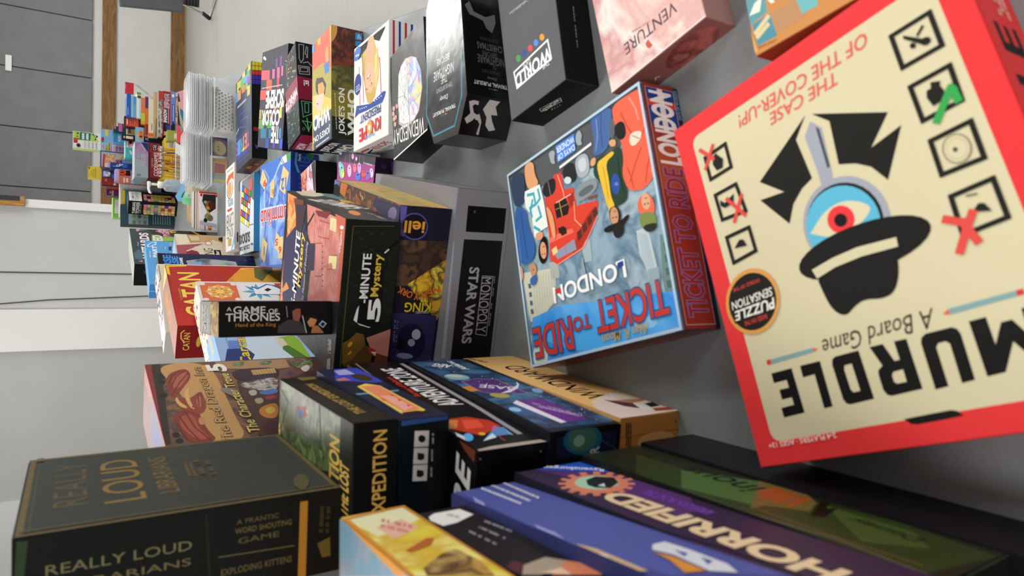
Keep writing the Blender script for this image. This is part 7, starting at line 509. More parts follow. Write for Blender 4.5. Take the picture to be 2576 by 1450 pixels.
make_box('card_game_box', 'game box', 'green and white card-game box standing alone on top, with small cartoon birds', None, 'lid', (78.55, 442.5, 0, 34, 9.25, 7, 13.04), '#b8cc6a', 0.4,
 {'N': r'''e8e6e2:3 3 459 3 459 649 3 649;b4d45a:222 39 458 183 458 642 222 642;1f6a74:240 248 439 235 448 489 240 495;f0f4f4:259 288 270 288 270 347 259 347;273 288 276 288 276 347 273 347;279 288 289 288 289 347 279 347;292 288 301 288 301 347 292 347;303 288 312 288 312 347 303 347;314 288 322 288 322 347 314 347;325 288 332 288 332 347 325 347;334 288 343 288 343 347 334 347;346 288 357 288 357 347 346 347;360 288 367 288 367 347 360 347;369 288 373 288 373 347 369 347;375 288 383 288 383 347 375 347;385 288 392 288 392 347 385 347;394 288 402 288 402 347 394 347;404 288 410 288 410 347 404 347;412 288 418 288 418 347 412 347;421 288 425 288 425 347 421 347;259 386 268 386 268 445 259 445;270 386 281 386 281 445 270 445;284 386 293 386 293 445 284 445;296 386 305 386 305 445 296 445;308 386 314 386 314 445 308 445;316 386 328 386 328 445 316 445;330 386 340 386 340 445 330 445;342 386 350 386 350 445 342 445;352 386 359 386 359 445 352 445;362 386 369 386 369 445 362 445;372 386 378 386 378 445 372 445;381 386 392 386 392 445 381 445;394 386 402 386 402 445 394 445;405 386 414 386 414 445 405 445;416 386 422 386 422 445 416 445;424 386 425 386 425 445 424 445;161916:e10 407 554 28 0 0 39;f0e4d4:e8 407 567 14 0 0 20;161916:e10 324 561 18 0 0 33;f0e4d4:e8 324 574 9 0 0 16;161916:e10 416 196 23 0 0 39;f0e4d4:e8 416 209 12 0 0 20;161916:e10 287 143 23 0 0 33;f0e4d4:e8 287 156 12 0 0 16;161916:e10 370 117 32 0 0 46;f0e4d4:e8 370 130 16 0 0 23;e8e6e2:9 535 139 535 139 632 9 632;b8342c:139 541 231 541 231 632 139 632;c83a30:240 508 277 508 277 632 240 632;b4b2b0:23 81 35 81 35 91 23 91;37 81 45 81 45 91 37 91;48 81 56 81 56 91 48 91;59 81 70 81 70 91 59 91;73 81 81 81 81 91 73 91;84 81 96 81 96 91 84 91;98 81 105 81 105 91 98 91;108 81 117 81 117 91 108 91;135 81 146 81 146 91 135 91;149 81 155 81 155 91 149 91;158 81 170 81 170 91 158 91;173 81 181 81 181 91 173 91;184 81 191 81 191 91 184 91;23 98 31 98 31 109 23 109;34 98 40 98 40 109 34 109;43 98 52 98 52 109 43 109;54 98 65 98 65 109 54 109;68 98 79 98 79 109 68 109;82 98 85 98 85 109 82 109;88 98 100 98 100 109 88 109;103 98 109 98 109 109 103 109;112 98 118 98 118 109 112 109;129 98 140 98 140 109 129 109;143 98 147 98 147 109 143 109;150 98 159 98 159 109 150 109;161 98 166 98 166 109 161 109;169 98 179 98 179 109 169 109;182 98 193 98 193 109 182 109;196 98 208 98 208 109 196 109;23 116 32 116 32 126 23 126;35 116 44 116 44 126 35 126;47 116 56 116 56 126 47 126;59 116 64 116 64 126 59 126;67 116 76 116 76 126 67 126;79 116 87 116 87 126 79 126;90 116 101 116 101 126 90 126;104 116 116 116 116 126 104 126;119 116 131 116 131 126 119 126;133 116 142 116 142 126 133 126;145 116 155 116 155 126 145 126;158 116 169 116 169 126 158 126;172 116 184 116 184 126 172 126;187 116 199 116 199 126 187 126;202 116 208 116 208 126 202 126;23 172 28 172 28 183 23 183;31 172 42 172 42 183 31 183;44 172 53 172 53 183 44 183;55 172 65 172 65 183 55 183;68 172 72 172 72 183 68 183;75 172 87 172 87 183 75 183;89 172 100 172 100 183 89 183;103 172 111 172 111 183 103 183;114 172 119 172 119 183 114 183;122 172 134 172 134 183 122 183;137 172 141 172 141 183 137 183;144 172 156 172 156 183 144 183;159 172 165 172 165 183 159 183;167 172 171 172 171 183 167 183;174 172 182 172 182 183 174 183;185 172 190 172 190 183 185 183;193 172 199 172 199 183 193 183;202 172 208 172 208 183 202 183;23 189 35 189 35 200 23 200;37 189 47 189 47 200 37 200;50 189 63 189 63 200 50 200;65 189 70 189 70 200 65 200;73 189 83 189 83 200 73 200;86 189 98 189 98 200 86 200;101 189 113 189 113 200 101 200;115 189 122 189 122 200 115 200;125 189 137 189 137 200 125 200;139 189 148 189 148 200 139 200;150 189 154 189 154 200 150 200;157 189 168 189 168 200 157 200;171 189 176 189 176 200 171 200;179 189 189 189 189 200 179 200;192 189 199 189 199 200 192 200;202 189 208 189 208 200 202 200;23 207 32 207 32 217 23 217;34 207 43 207 43 217 34 217;45 207 50 207 50 217 45 217;52 207 65 207 65 217 52 217;68 207 75 207 75 217 68 217;89 207 100 207 100 217 89 217;103 207 114 207 114 217 103 217;128 207 137 207 137 217 128 217;140 207 146 207 146 217 140 217;149 207 162 207 162 217 149 217;164 207 175 207 175 217 164 217;178 207 190 207 190 217 178 217;193 207 204 207 204 217 193 217;207 207 208 207 208 217 207 217;23 263 36 263 36 274 23 274;38 263 43 263 43 274 38 274;45 263 57 263 57 274 45 274;60 263 70 263 70 274 60 274;72 263 82 263 82 274 72 274;84 263 93 263 93 274 84 274;96 263 104 263 104 274 96 274;120 263 132 263 132 274 120 274;135 263 143 263 143 274 135 274;146 263 150 263 150 274 146 274;152 263 160 263 160 274 152 274;163 263 170 263 170 274 163 274;173 263 182 263 182 274 173 274;185 263 190 263 190 274 185 274;193 263 200 263 200 274 193 274;23 281 33 281 33 291 23 291;36 281 48 281 48 291 36 291;51 281 61 281 61 291 51 291;64 281 75 281 75 291 64 291;87 281 100 281 100 291 87 291;102 281 113 281 113 291 102 291;116 281 124 281 124 291 116 291;127 281 135 281 135 291 127 291;138 281 146 281 146 291 138 291;149 281 156 281 156 291 149 291;158 281 171 281 171 291 158 291;173 281 182 281 182 291 173 291;185 281 195 281 195 291 185 291;198 281 204 281 204 291 198 291;207 281 208 281 208 291 207 291;23 298 35 298 35 309 23 309;38 298 50 298 50 309 38 309;53 298 65 298 65 309 53 309;68 298 77 298 77 309 68 309;79 298 89 298 89 309 79 309;92 298 98 298 98 309 92 309;101 298 110 298 110 309 101 309;112 298 122 298 122 309 112 309;125 298 136 298 136 309 125 309;139 298 151 298 151 309 139 309;154 298 164 298 164 309 154 309;167 298 177 298 177 309 167 309;179 298 185 298 185 309 179 309;188 298 193 298 193 309 188 309;195 298 207 298 207 309 195 309;23 355 29 355 29 365 23 365;32 355 39 355 39 365 32 365;42 355 51 355 51 365 42 365;54 355 58 355 58 365 54 365;61 355 67 355 67 365 61 365;69 355 82 355 82 365 69 365;85 355 97 355 97 365 85 365;99 355 109 355 109 365 99 365;112 355 121 355 121 365 112 365;124 355 133 355 133 365 124 365;135 355 145 355 145 365 135 365;148 355 159 355 159 365 148 365;161 355 168 355 168 365 161 365;171 355 182 355 182 365 171 365;185 355 196 355 196 365 185 365;198 355 208 355 208 365 198 365;23 372 30 372 30 382 23 382;33 372 41 372 41 382 33 382;44 372 56 372 56 382 44 382;58 372 63 372 63 382 58 382;66 372 79 372 79 382 66 382;82 372 91 372 91 382 82 382;94 372 102 372 102 382 94 382;105 372 112 372 112 382 105 382;115 372 124 372 124 382 115 382;127 372 137 372 137 382 127 382;154 372 164 372 164 382 154 382;181 372 193 372 193 382 181 382;196 372 206 372 206 382 196 382;23 389 35 389 35 400 23 400;37 389 44 389 44 400 37 400;61 389 65 389 65 400 61 400;68 389 76 389 76 400 68 400;78 389 85 389 85 400 78 400;88 389 99 389 99 400 88 400;102 389 111 389 111 400 102 400;114 389 125 389 125 400 114 400;153 389 160 389 160 400 153 400;162 389 172 389 172 400 162 400;174 389 180 389 180 400 174 400;183 389 192 389 192 400 183 400;195 389 199 389 199 400 195 400;2f201d:e10 79 521 51 0 0 46'''})
make_box('board_game_box', 'game box', 'game box with cartoon panels and a dark red edge', None, 'lid', (67.32, 431.5, 0, 0, 9.28, 9, 34.6), '#8fa8c8', 0.4,
 {'N': r'''9ab4d4:3 3 461 3 461 1727 3 1727;d8d4d0:9 1488 325 1384 325 1661 9 1678;c83a34:9 1626 380 1609 380 1661 9 1678;@comicorange:139 1419 394 1349 394 1609 139 1609;d8483a:148 1280 255 1280 255 1367 148 1367;2f58b8:162 1211 255 1211 255 1272 162 1272;dcb87a:278 1176 394 1142 394 1315 278 1332;b4b8dc:23 1297 139 1297 139 1557 23 1557;6a2a30:1 1 463 1 463 26 1 26;1 1704 463 1704 463 1729 1 1729;1 1 26 1 26 1729 1 1729;438 1 463 1 463 1729 438 1729'''})
make_box('board_game_box', 'game box', 'dark blue game box printed with round white eyes', None, 'lid', (62.82, 420.5, 0, 0, 3.41, 9, 30.2), '#2a3f80', 0.4,
 {'N': r'''2c4288:3 3 168 3 168 1507 3 1507;e4e4ec:e12 51 1404 24 0 0 45;13141d:e10 56 1404 12 0 0 30;e4e4ec:e12 128 1268 24 0 0 45;13141d:e10 133 1268 12 0 0 30;e4e4ec:e12 94 1329 24 0 0 45;13141d:e10 99 1329 12 0 0 30;1c2c60:3 1359 51 1208 51 1495 3 1495;3a6ac0:51 1133 153 1102 153 1208 51 1238'''})
make_box('card_game_box', 'game box', 'bright yellow card-game box with slim black lettering, standing high on the violet one', None, 'lid', (60.15, 432.5, 0, 33.77, 6.29, 7, 6.2), '#d8c03a', 0.4,
 {'N': r'''dcc43e:3 3 311 3 311 307 3 307;423923:"THE"47 223 141 0 0 25 0 0;"LITTLE"38 174 198 0 0 31 0 0;"RUMMER"25 124 242 0 0 31 0 0;8a3a20:e8 267 288 38 0 0 19;c8902c:2 293 313 300 313 309 21 309 2 308''', 'R': r'''e0cc4a:3 3 347 3 347 307 3 307'''})
make_box('card_game_box', 'game box', 'violet card-game box with slanted white lettering, under the yellow one', None, 'lid', (59.32, 431.5, 0, 0, 4.14, 13, 33.77), '#4a3f78', 0.4,
 {'N': r'''51468a:3 3 204 3 204 1686 3 1686;2c294f:4 1452 203 1419 203 1520 4 1554;f0eef2:"WILD"41 1503 124 0 0 144 0.042 0.3;4a62c0:4 1351 104 1385 104 1469 4 1452'''})
make_box('board_game_box', 'game box', 'dark red box with a black base band, left of the violet card-game box', None, 'lid', (54.91, 431.5, 0, 0, 4.53, 13, 33.74), '#7a241e', 0.4,
 {'N': r'''84281f:3 3 223 3 223 1684 3 1684;140f10:5 17 27 17 27 1670 5 1670;8a7a90:136 1569 181 1569 181 1619 136 1619;a8382c:181 1569 215 1569 215 1653 181 1653;e8e0dc:"M"45 1350 45 0 0 67 0.02 0'''})
make_box('card_game_box', 'game box', 'lavender game box with jagged orange lettering', None, 'lid', (56.84, 412, 0, 0, 6.33, 8, 28.39), '#a89ac8', 0.4,
 {'N': r'''b4a8d8:3 3 314 3 314 1417 3 1417;1f1411:79 1050 307 1050 307 1320 63 1320;ea5a2c:"ATTACK"47 1178 253 0 0 156 0.042 0;@lavenderart:32 880 285 937 285 1079 32 1050''', 'L': r'''8a86b8:3 3 397 3 397 1417 3 1417'''})
make_box('card_game_box', 'game box', 'terracotta and pale blue card-game box showing a stretched arm, behind the pump bottle', None, 'lid', (54.1, 404.5, 0, 0, 3.87, 5, 26.89), '#a85a44', 0.4,
 {'N': r'''b4624a:3 3 191 3 191 1342 3 1342;8fb4c8:4 672 190 672 190 1076 4 1076;c8885a:4 699 77 753 184 914 184 968 58 834;ece4e0:29 1140 32 1140 32 1180 29 1180;33 1140 41 1140 41 1180 33 1180;42 1140 49 1140 49 1180 42 1180;50 1140 56 1140 56 1180 50 1180;58 1140 64 1140 64 1180 58 1180;65 1140 70 1140 70 1180 65 1180;80 1140 88 1140 88 1180 80 1180;90 1140 95 1140 95 1180 90 1180;96 1140 99 1140 99 1180 96 1180;101 1140 106 1140 106 1180 101 1180;107 1140 112 1140 112 1180 107 1180;114 1140 119 1140 119 1180 114 1180;121 1140 125 1140 125 1180 121 1180;126 1140 130 1140 130 1180 126 1180;19 1207 26 1207 26 1247 19 1247;27 1207 35 1207 35 1247 27 1247;45 1207 52 1207 52 1247 45 1247;60 1207 67 1207 67 1247 60 1247;69 1207 76 1207 76 1247 69 1247;78 1207 83 1207 83 1247 78 1247;91 1207 97 1207 97 1247 91 1247;98 1207 103 1207 103 1247 98 1247;104 1207 112 1207 112 1247 104 1247;121 1207 128 1207 128 1247 121 1247;129 1207 133 1207 133 1247 129 1247;135 1207 136 1207 136 1247 135 1247;6a8a4a:58 538 190 538 190 672 58 672'''})
make_box('board_game_box', 'game box', 'white board-game box with heavy outlined white lettering behind the tower box', None, 'lid', (45.49, 420.5, 0, 0, 18.81, 6, 25.84), '#d4d4d2', 0.4,
 {'N': r'''dededc:3 3 937 3 937 1289 3 1289;dcdcda:188 65 922 65 922 1189 188 1189;0f0f0f:"BATTLESHIP"733 1201 0 -1137 169 0 0.042 0;e8e8e6:"BATTLESHIP"733 1201 0 -1137 169 0 0.025 0;131314:517 26 922 26 922 284 564 323''', 'T': r'''e8e8e6:3 3 937 3 937 297 3 297'''})
make_box('board_game_box', 'game box', 'dark green-blue box with a river landscape and small pale text', None, 'lid', (36.39, 413.5, 0.175, 0, 11.26, 5, 25.5), '#2c4144', 0.4,
 {'N': r'''334d57:3 3 560 3 560 1272 3 1272;8ba4b4:28 637 552 637 552 1096 28 1096;6a7a4c:e12 94 714 62 0 0 45;8a8f5c:e12 236 714 62 0 0 45;6a7a4c:e12 373 714 62 0 0 45;8a8f5c:e12 90 841 62 0 0 45;4f6440:e12 252 841 62 0 0 45;6a7a4c:e12 384 841 62 0 0 45;e12 77 969 62 0 0 45;8a8f5c:e12 244 969 62 0 0 45;4f6440:e12 402 969 62 0 0 45;8fa4a4:56 108 84 108 84 131 56 131;91 108 110 108 110 131 91 131;116 108 137 108 137 131 116 131;144 108 170 108 170 131 144 131;177 108 197 108 197 131 177 131;204 108 233 108 233 131 204 131;240 108 255 108 255 131 240 131;262 108 285 108 285 131 262 131;328 108 355 108 355 131 328 131;362 108 378 108 378 131 362 131;385 108 414 108 414 131 385 131;421 108 440 108 440 131 421 131;447 108 466 108 466 131 447 131;56 165 68 165 68 188 56 188;75 165 101 165 101 188 75 188;108 165 128 165 128 188 108 188;135 165 159 165 159 188 135 188;165 165 177 165 177 188 165 188;183 165 211 165 211 188 183 188;218 165 244 165 244 188 218 188;251 165 270 165 270 188 251 188;277 165 291 165 291 188 277 188;298 165 327 165 327 188 298 188;334 165 343 165 343 188 334 188;350 165 380 165 380 188 350 188;387 165 401 165 401 188 387 188;408 165 417 165 417 188 408 188;424 165 443 165 443 188 424 188;450 165 464 165 464 188 450 188;471 165 485 165 485 188 471 188;491 165 507 165 507 188 491 188;56 222 87 222 87 245 56 245;94 222 104 222 104 245 94 245;111 222 138 222 138 245 111 245;145 222 169 222 169 245 145 245;176 222 199 222 199 245 176 245;206 222 228 222 228 245 206 245;234 222 253 222 253 245 234 245;292 222 322 222 322 245 292 245;329 222 348 222 348 245 329 245;355 222 365 222 365 245 355 245;371 222 391 222 391 245 371 245;398 222 415 222 415 245 398 245;422 222 443 222 443 245 422 245;450 222 464 222 464 245 450 245;471 222 487 222 487 245 471 245;56 280 71 280 71 303 56 303;77 280 95 280 95 303 77 303;102 280 125 280 125 303 102 303;131 280 141 280 141 303 131 303;147 280 162 280 162 303 147 303;169 280 201 280 201 303 169 303;207 280 235 280 235 303 207 303;242 280 265 280 265 303 242 303;272 280 295 280 295 303 272 303;302 280 323 280 323 303 302 303;330 280 354 280 354 303 330 303;361 280 387 280 387 303 361 303;393 280 409 280 409 303 393 303;416 280 444 280 444 303 416 303;451 280 476 280 476 303 451 303;483 280 507 280 507 303 483 303;56 337 71 337 71 360 56 360;77 337 95 337 95 360 77 360;102 337 113 337 113 360 102 360;119 337 149 337 149 360 119 360;156 337 182 337 182 360 156 360;189 337 210 337 210 360 189 360;217 337 230 337 230 360 217 360;236 337 250 337 250 360 236 360;257 337 285 337 285 360 257 360;291 337 318 337 318 360 291 360;325 337 341 337 341 360 325 360;348 337 373 337 373 360 348 360;380 337 409 337 409 360 380 360;416 337 438 337 438 360 416 360;445 337 466 337 466 360 445 360;472 337 492 337 492 360 472 360;499 337 507 337 507 360 499 360;56 395 79 395 79 417 56 417;86 395 113 395 113 417 86 417;120 395 145 395 145 417 120 417;152 395 162 395 162 417 152 417;169 395 199 395 199 417 169 417;206 395 235 395 235 417 206 417;242 395 261 395 261 417 242 417;268 395 289 395 289 417 268 417;296 395 305 395 305 417 296 417;312 395 327 395 327 417 312 417;334 395 360 395 360 417 334 417;367 395 394 395 394 417 367 417;401 395 424 395 424 417 401 417;431 395 440 395 440 417 431 417;446 395 460 395 460 417 446 417;467 395 498 395 498 417 467 417;56 452 83 452 83 475 56 475;90 452 110 452 110 475 90 475;117 452 126 452 126 475 117 475;132 452 152 452 152 475 132 475;159 452 176 452 176 475 159 475;183 452 198 452 198 475 183 475;205 452 230 452 230 475 205 475;237 452 258 452 258 475 237 475;265 452 278 452 278 475 265 475;285 452 312 452 312 475 285 475;319 452 346 452 346 475 319 475;353 452 381 452 381 475 353 475;388 452 399 452 399 475 388 475;406 452 433 452 433 475 406 475;439 452 451 452 451 475 439 475;457 452 481 452 481 475 457 475;487 452 507 452 507 475 487 475;56 509 73 509 73 532 56 532;79 509 103 509 103 532 79 532;110 509 131 509 131 532 110 532;138 509 148 509 148 532 138 532;155 509 165 509 165 532 155 532;171 509 182 509 182 532 171 532;189 509 207 509 207 532 189 532;214 509 226 509 226 532 214 532;233 509 256 509 256 532 233 532;262 509 284 509 284 532 262 532;291 509 322 509 322 532 291 532;329 509 357 509 357 532 329 532;364 509 376 509 376 532 364 532;383 509 399 509 399 532 383 532;406 509 419 509 419 532 406 532;426 509 449 509 449 532 426 532;456 509 477 509 477 532 456 532;484 509 494 509 494 532 484 532;501 509 507 509 507 532 501 532''', 'T': r'''0f1615:3 3 560 3 560 247 3 247''', 'L': r'''12191b:3 3 247 3 247 1272 3 1272'''})
make_box('picture_book', 'book', 'thin yellow-spined book between the white lettered box and the green-blue one', None, 'book', (46.15, 415.8, 0, 0, 8.28, 1.6, 25.21), '#d8b83a', 0.4,
 {'N': r'''3f7f8c:3 3 411 3 411 1258 3 1258;e0c040:8 1172 406 1172 406 1248 8 1248''', 'T': r'''e0c040:3 3 411 3 411 77 3 77'''})
make_box('card_game_box', 'game box', 'purple card-game box with yellow lettering, at the back beside the dark red box', None, 'lid', (51.41, 445, 0, 0, 3.58, 10, 31.06), '#5d2357', 0.4,
 {'N': r'''6a2864:3 3 176 3 176 1550 3 1550;e8dc8a:"Builder"4 1382 140 0 0 54 0.03 0;e8e4e8:"Snow"54 1452 72 0 0 31 0.02 0''', 'L': r'''421940:3 3 497 3 497 1550 3 1550'''})
make_box('board_game_box', 'game box', 'green and white box at the very back left beside the white corner trim', None, 'lid', (44.45, 459, 0, 0, 12.1, 14, 27.42), '#8fc05a', 0.4,
 {'N': r'''8fc45a:3 3 602 3 602 1368 3 1368;e4ece0:121 1234 514 1207 514 1330 121 1330''', 'T': r'''a8d47a:3 3 602 3 602 697 3 697'''})
make_box('board_game_box', 'game box', 'dark comic-style box, lowest in the pile behind the coloured paper', 'flat boxes piled behind the coloured paper', 'lid', (89.21, 410, 0, 0, 20.66, 24, 1.5), '#2f2a2a', 0.4,
 {'N': r'''2f2a2a:3 3 1030 3 1030 72 3 72;@comicgrey:21 4 1012 4 1012 71 21 71'''})
make_box('board_game_box', 'game box', 'periwinkle blue box with a small dog, in the flat pile', 'flat boxes piled behind the coloured paper', 'lid', (90.75, 408, 0, 1.5, 22.42, 20, 2.43), '#6f86c4', 0.4,
 {'N': r'''6f86c4:3 3 1118 3 1118 118 3 118;6f8ac8:617 6 1099 6 1099 109 673 109;3f2f80:112 24 785 24 785 85 112 85;c8ccec:336 38 350 38 350 67 336 67;356 38 373 38 373 67 356 67;379 38 401 38 401 67 379 67;407 38 416 38 416 67 407 67;423 38 437 38 437 67 423 67;443 38 473 38 473 67 443 67;479 38 505 38 505 67 479 67;512 38 534 38 534 67 512 67;540 38 562 38 562 67 540 67;569 38 588 38 588 67 569 67;595 38 618 38 618 67 595 67;624 38 649 38 649 67 624 67;655 38 670 38 670 67 655 67;676 38 703 38 703 67 676 67;710 38 734 38 734 67 710 67;740 38 762 38 762 67 740 67;e8ecf0:e10 1009 61 45 0 0 30;231d2d:22 12 280 12 224 109 22 109'''})
make_box('board_game_box', 'game box', 'red box with bold white and pink lettering, in the flat pile', 'flat boxes piled behind the coloured paper', 'lid', (89.83, 408, 0, 3.93, 23.52, 20, 3.68), '#b02a26', 0.4,
 {'N': r'''b02a26:3 3 1173 3 1173 181 3 181;1f171a:47 15 1129 15 1129 162 47 162;@shadowart:729 18 1117 18 1117 156 729 156;f2ecec:"SHADOW"353 83 353 0 0 74 0.042 0.1;e88aa8:329 30 342 30 342 61 329 61;348 30 363 30 363 61 348 61;369 30 390 30 390 61 369 61;396 30 404 30 404 61 396 61;410 30 423 30 423 61 410 61;429 30 457 30 457 61 429 61;463 30 488 30 488 61 463 61;494 30 515 30 515 61 494 61;521 30 541 30 541 61 521 61;547 30 566 30 566 61 547 61;572 30 593 30 593 61 572 61;599 30 622 30 622 61 599 61;628 30 642 30 642 61 628 61;648 30 674 30 674 61 648 61;680 30 702 30 702 61 680 61;708 30 729 30 729 61 708 61;25479a:141 18 282 18 306 110 118 92;d8a878:24 18 118 18 118 147 24 147;b82c28:1 1 1175 1 1175 16 1 16;1 168 1175 168 1175 183 1 183;1 1 16 1 16 183 1 183;1160 1 1175 1 1175 183 1160 183'''})
make_box('board_game_box', 'game box', 'red box with a grey street photograph, in the flat pile', 'flat boxes piled behind the coloured paper', 'lid', (89.08, 408, 0, 7.6, 24.53, 20, 2.12), '#a83a34', 0.4,
 {'N': r'''a83a34:3 3 1223 3 1223 103 3 103;@greyphoto:25 2 1202 2 981 96 25 96;b83a2e:1042 5 1202 5 1202 101 920 101;c8c8c8:l25 123 32 736 64;e4dcd0:19 96 1208 96 1208 105 19 105'''})
make_box('board_game_box', 'game box', 'olive and peach box with worn edges, in the flat pile', 'flat boxes piled behind the coloured paper', 'lid', (88.41, 407.5, 0, 9.73, 23.97, 19, 2), '#a8a47c', 0.4,
 {'N': r'''a8a47c:3 3 1195 3 1195 97 3 97;b0aa6c:24 50 1174 55 1174 95 24 98;dca07a:359 55 1174 60 1174 98 599 98;7a705c:24 5 479 5 539 50 24 60;d4cfc4:l15 24 10 1174 15'''})
make_box('board_game_box', 'game box', 'cream box with an orange end and pink writing, in the flat pile', 'flat boxes piled behind the coloured paper', 'lid', (86.3, 407, 0, 11.73, 19.9, 18, 2.4), '#ddd6bc', 0.4,
 {'N': r'''ddd6bc:3 3 992 3 992 117 3 117;e0703a:20 2 119 2 119 117 20 117;b83a78:199 29 210 29 210 51 199 51;212 29 216 29 216 51 212 51;218 29 228 29 228 51 218 51;230 29 239 29 239 51 230 51;241 29 249 29 249 51 241 51;252 29 259 29 259 51 252 51;262 29 268 29 268 51 262 51;271 29 280 29 280 51 271 51;282 29 293 29 293 51 282 51;295 29 302 29 302 51 295 51;304 29 308 29 308 51 304 51;310 29 317 29 317 51 310 51;320 29 326 29 326 51 320 51;328 29 336 29 336 51 328 51;338 29 343 29 343 51 338 51;345 29 351 29 351 51 345 51;354 29 358 29 358 51 354 51'''})
make_box('board_game_box', 'game box', 'orange and purple box, in the flat pile', 'flat boxes piled behind the coloured paper', 'lid', (87.18, 407, 0, 14.13, 20.58, 18, 1.5), '#d8743a', 0.4,
 {'N': r'''d8743a:3 3 1026 3 1026 72 3 72;4a3a7a:720 8 1008 8 1008 71 720 71;8a2f28:21 8 309 8 309 68 21 68'''})
make_box('board_game_box', 'game box', 'orange and lime-green box, in the flat pile', 'flat boxes piled behind the coloured paper', 'lid', (89.65, 406.5, 0, 15.63, 13.79, 17, 1.9), '#d8804a', 0.4,
 {'N': r'''d8804a:3 3 687 3 687 92 3 92;b4cc3a:34 5 290 5 290 86 34 86;e0784e:290 10 676 10 676 90 290 90;d0a828:14 5 83 5 83 86 14 86'''})
make_box('board_game_box', 'game box', 'white box with a green band and brown ball, in the flat pile', 'flat boxes piled behind the coloured paper', 'lid', (92.5, 406, 0, 17.53, 13.63, 16, 2.1), '#e0e2dc', 0.4,
 {'N': r'''e0e2dc:3 3 678 3 678 102 3 102;5aa04a:600 2 668 2 668 103 600 103;7a3a28:586 42 581 66 566 83 545 89 525 83 510 66 504 42 510 18 524 1 566 2 581 18;8fd0d4:14 11 511 11 511 37 14 37'''})
make_box('board_game_box', 'game box', 'pale blue box, second from the top of the flat pile', 'flat boxes piled behind the coloured paper', 'lid', (91.2, 405.5, 0, 19.63, 10.83, 15, 2.5), '#6fa4cc', 0.4,
 {'N': r'''6fa4cc:3 3 539 3 539 122 3 122;8fb8d4:11 69 531 75 531 119 11 119;4f8ec4:325 13 531 13 531 63 325 63'''})
make_box('board_game_box', 'game box', 'deep blue box, topmost of the flat pile', 'flat boxes piled behind the coloured paper', 'lid', (91.66, 405, 0, 22.13, 12.11, 14, 1.8), '#2458a8', 0.4,
 {'N': r'''2458a8:3 3 602 3 602 87 3 87;2f6cc4:12 27 593 27 593 45 12 45;dce4f0:61 57 65 57 65 68 61 68;68 57 79 57 79 68 68 68;81 57 90 57 90 68 81 68;92 57 102 57 102 68 92 68;105 57 109 57 109 68 105 68;112 57 123 57 123 68 112 68;126 57 136 57 136 68 126 68;139 57 147 57 147 68 139 68;158 57 170 57 170 68 158 68;172 57 176 57 176 68 172 68;179 57 191 57 191 68 179 68;194 57 199 57 199 68 194 68;202 57 206 57 206 68 202 68;209 57 216 57 216 68 209 68;219 57 225 57 225 68 219 68;228 57 233 57 233 68 228 68;236 57 242 57 242 68 236 68'''})
make_box('card_game_box', 'game box', 'red and magenta card-game box at the right end of the flat pile', None, 'lid', (104.6, 415.5, 0, 19.88, 5.7, 3, 4.04), '#b82c34', 0.4,
 {'N': r'''c03038:3 3 282 3 282 199 3 199;c83a80:85 162 256 166 256 182 142 186;f0e4e4:114 191 119 191 119 193 114 193;121 191 127 191 127 193 121 193;130 191 138 191 138 193 130 193;140 191 143 191 143 193 140 193;146 191 151 191 151 193 146 193;153 191 164 191 164 193 153 193;166 191 176 191 176 193 166 193;178 191 187 191 187 193 178 193;189 191 197 191 197 193 189 193;199 191 207 191 207 193 199 193;209 191 217 191 217 193 209 193;220 191 229 191 229 193 220 193;231 191 237 191 237 193 231 193;239 191 249 191 249 193 239 193;251 191 260 191 260 193 251 193;114 195 120 195 120 198 114 198;131 195 141 195 141 198 131 198;144 195 148 195 148 198 144 198;150 195 161 195 161 198 150 198;163 195 171 195 171 198 163 198;174 195 181 195 181 198 174 198;183 195 189 195 189 198 183 198;225 195 233 195 233 198 225 198;248 195 258 195 258 198 248 198;260 195 269 195 269 198 260 198;2f1d1a:256 162 279 162 279 198 256 198'''})
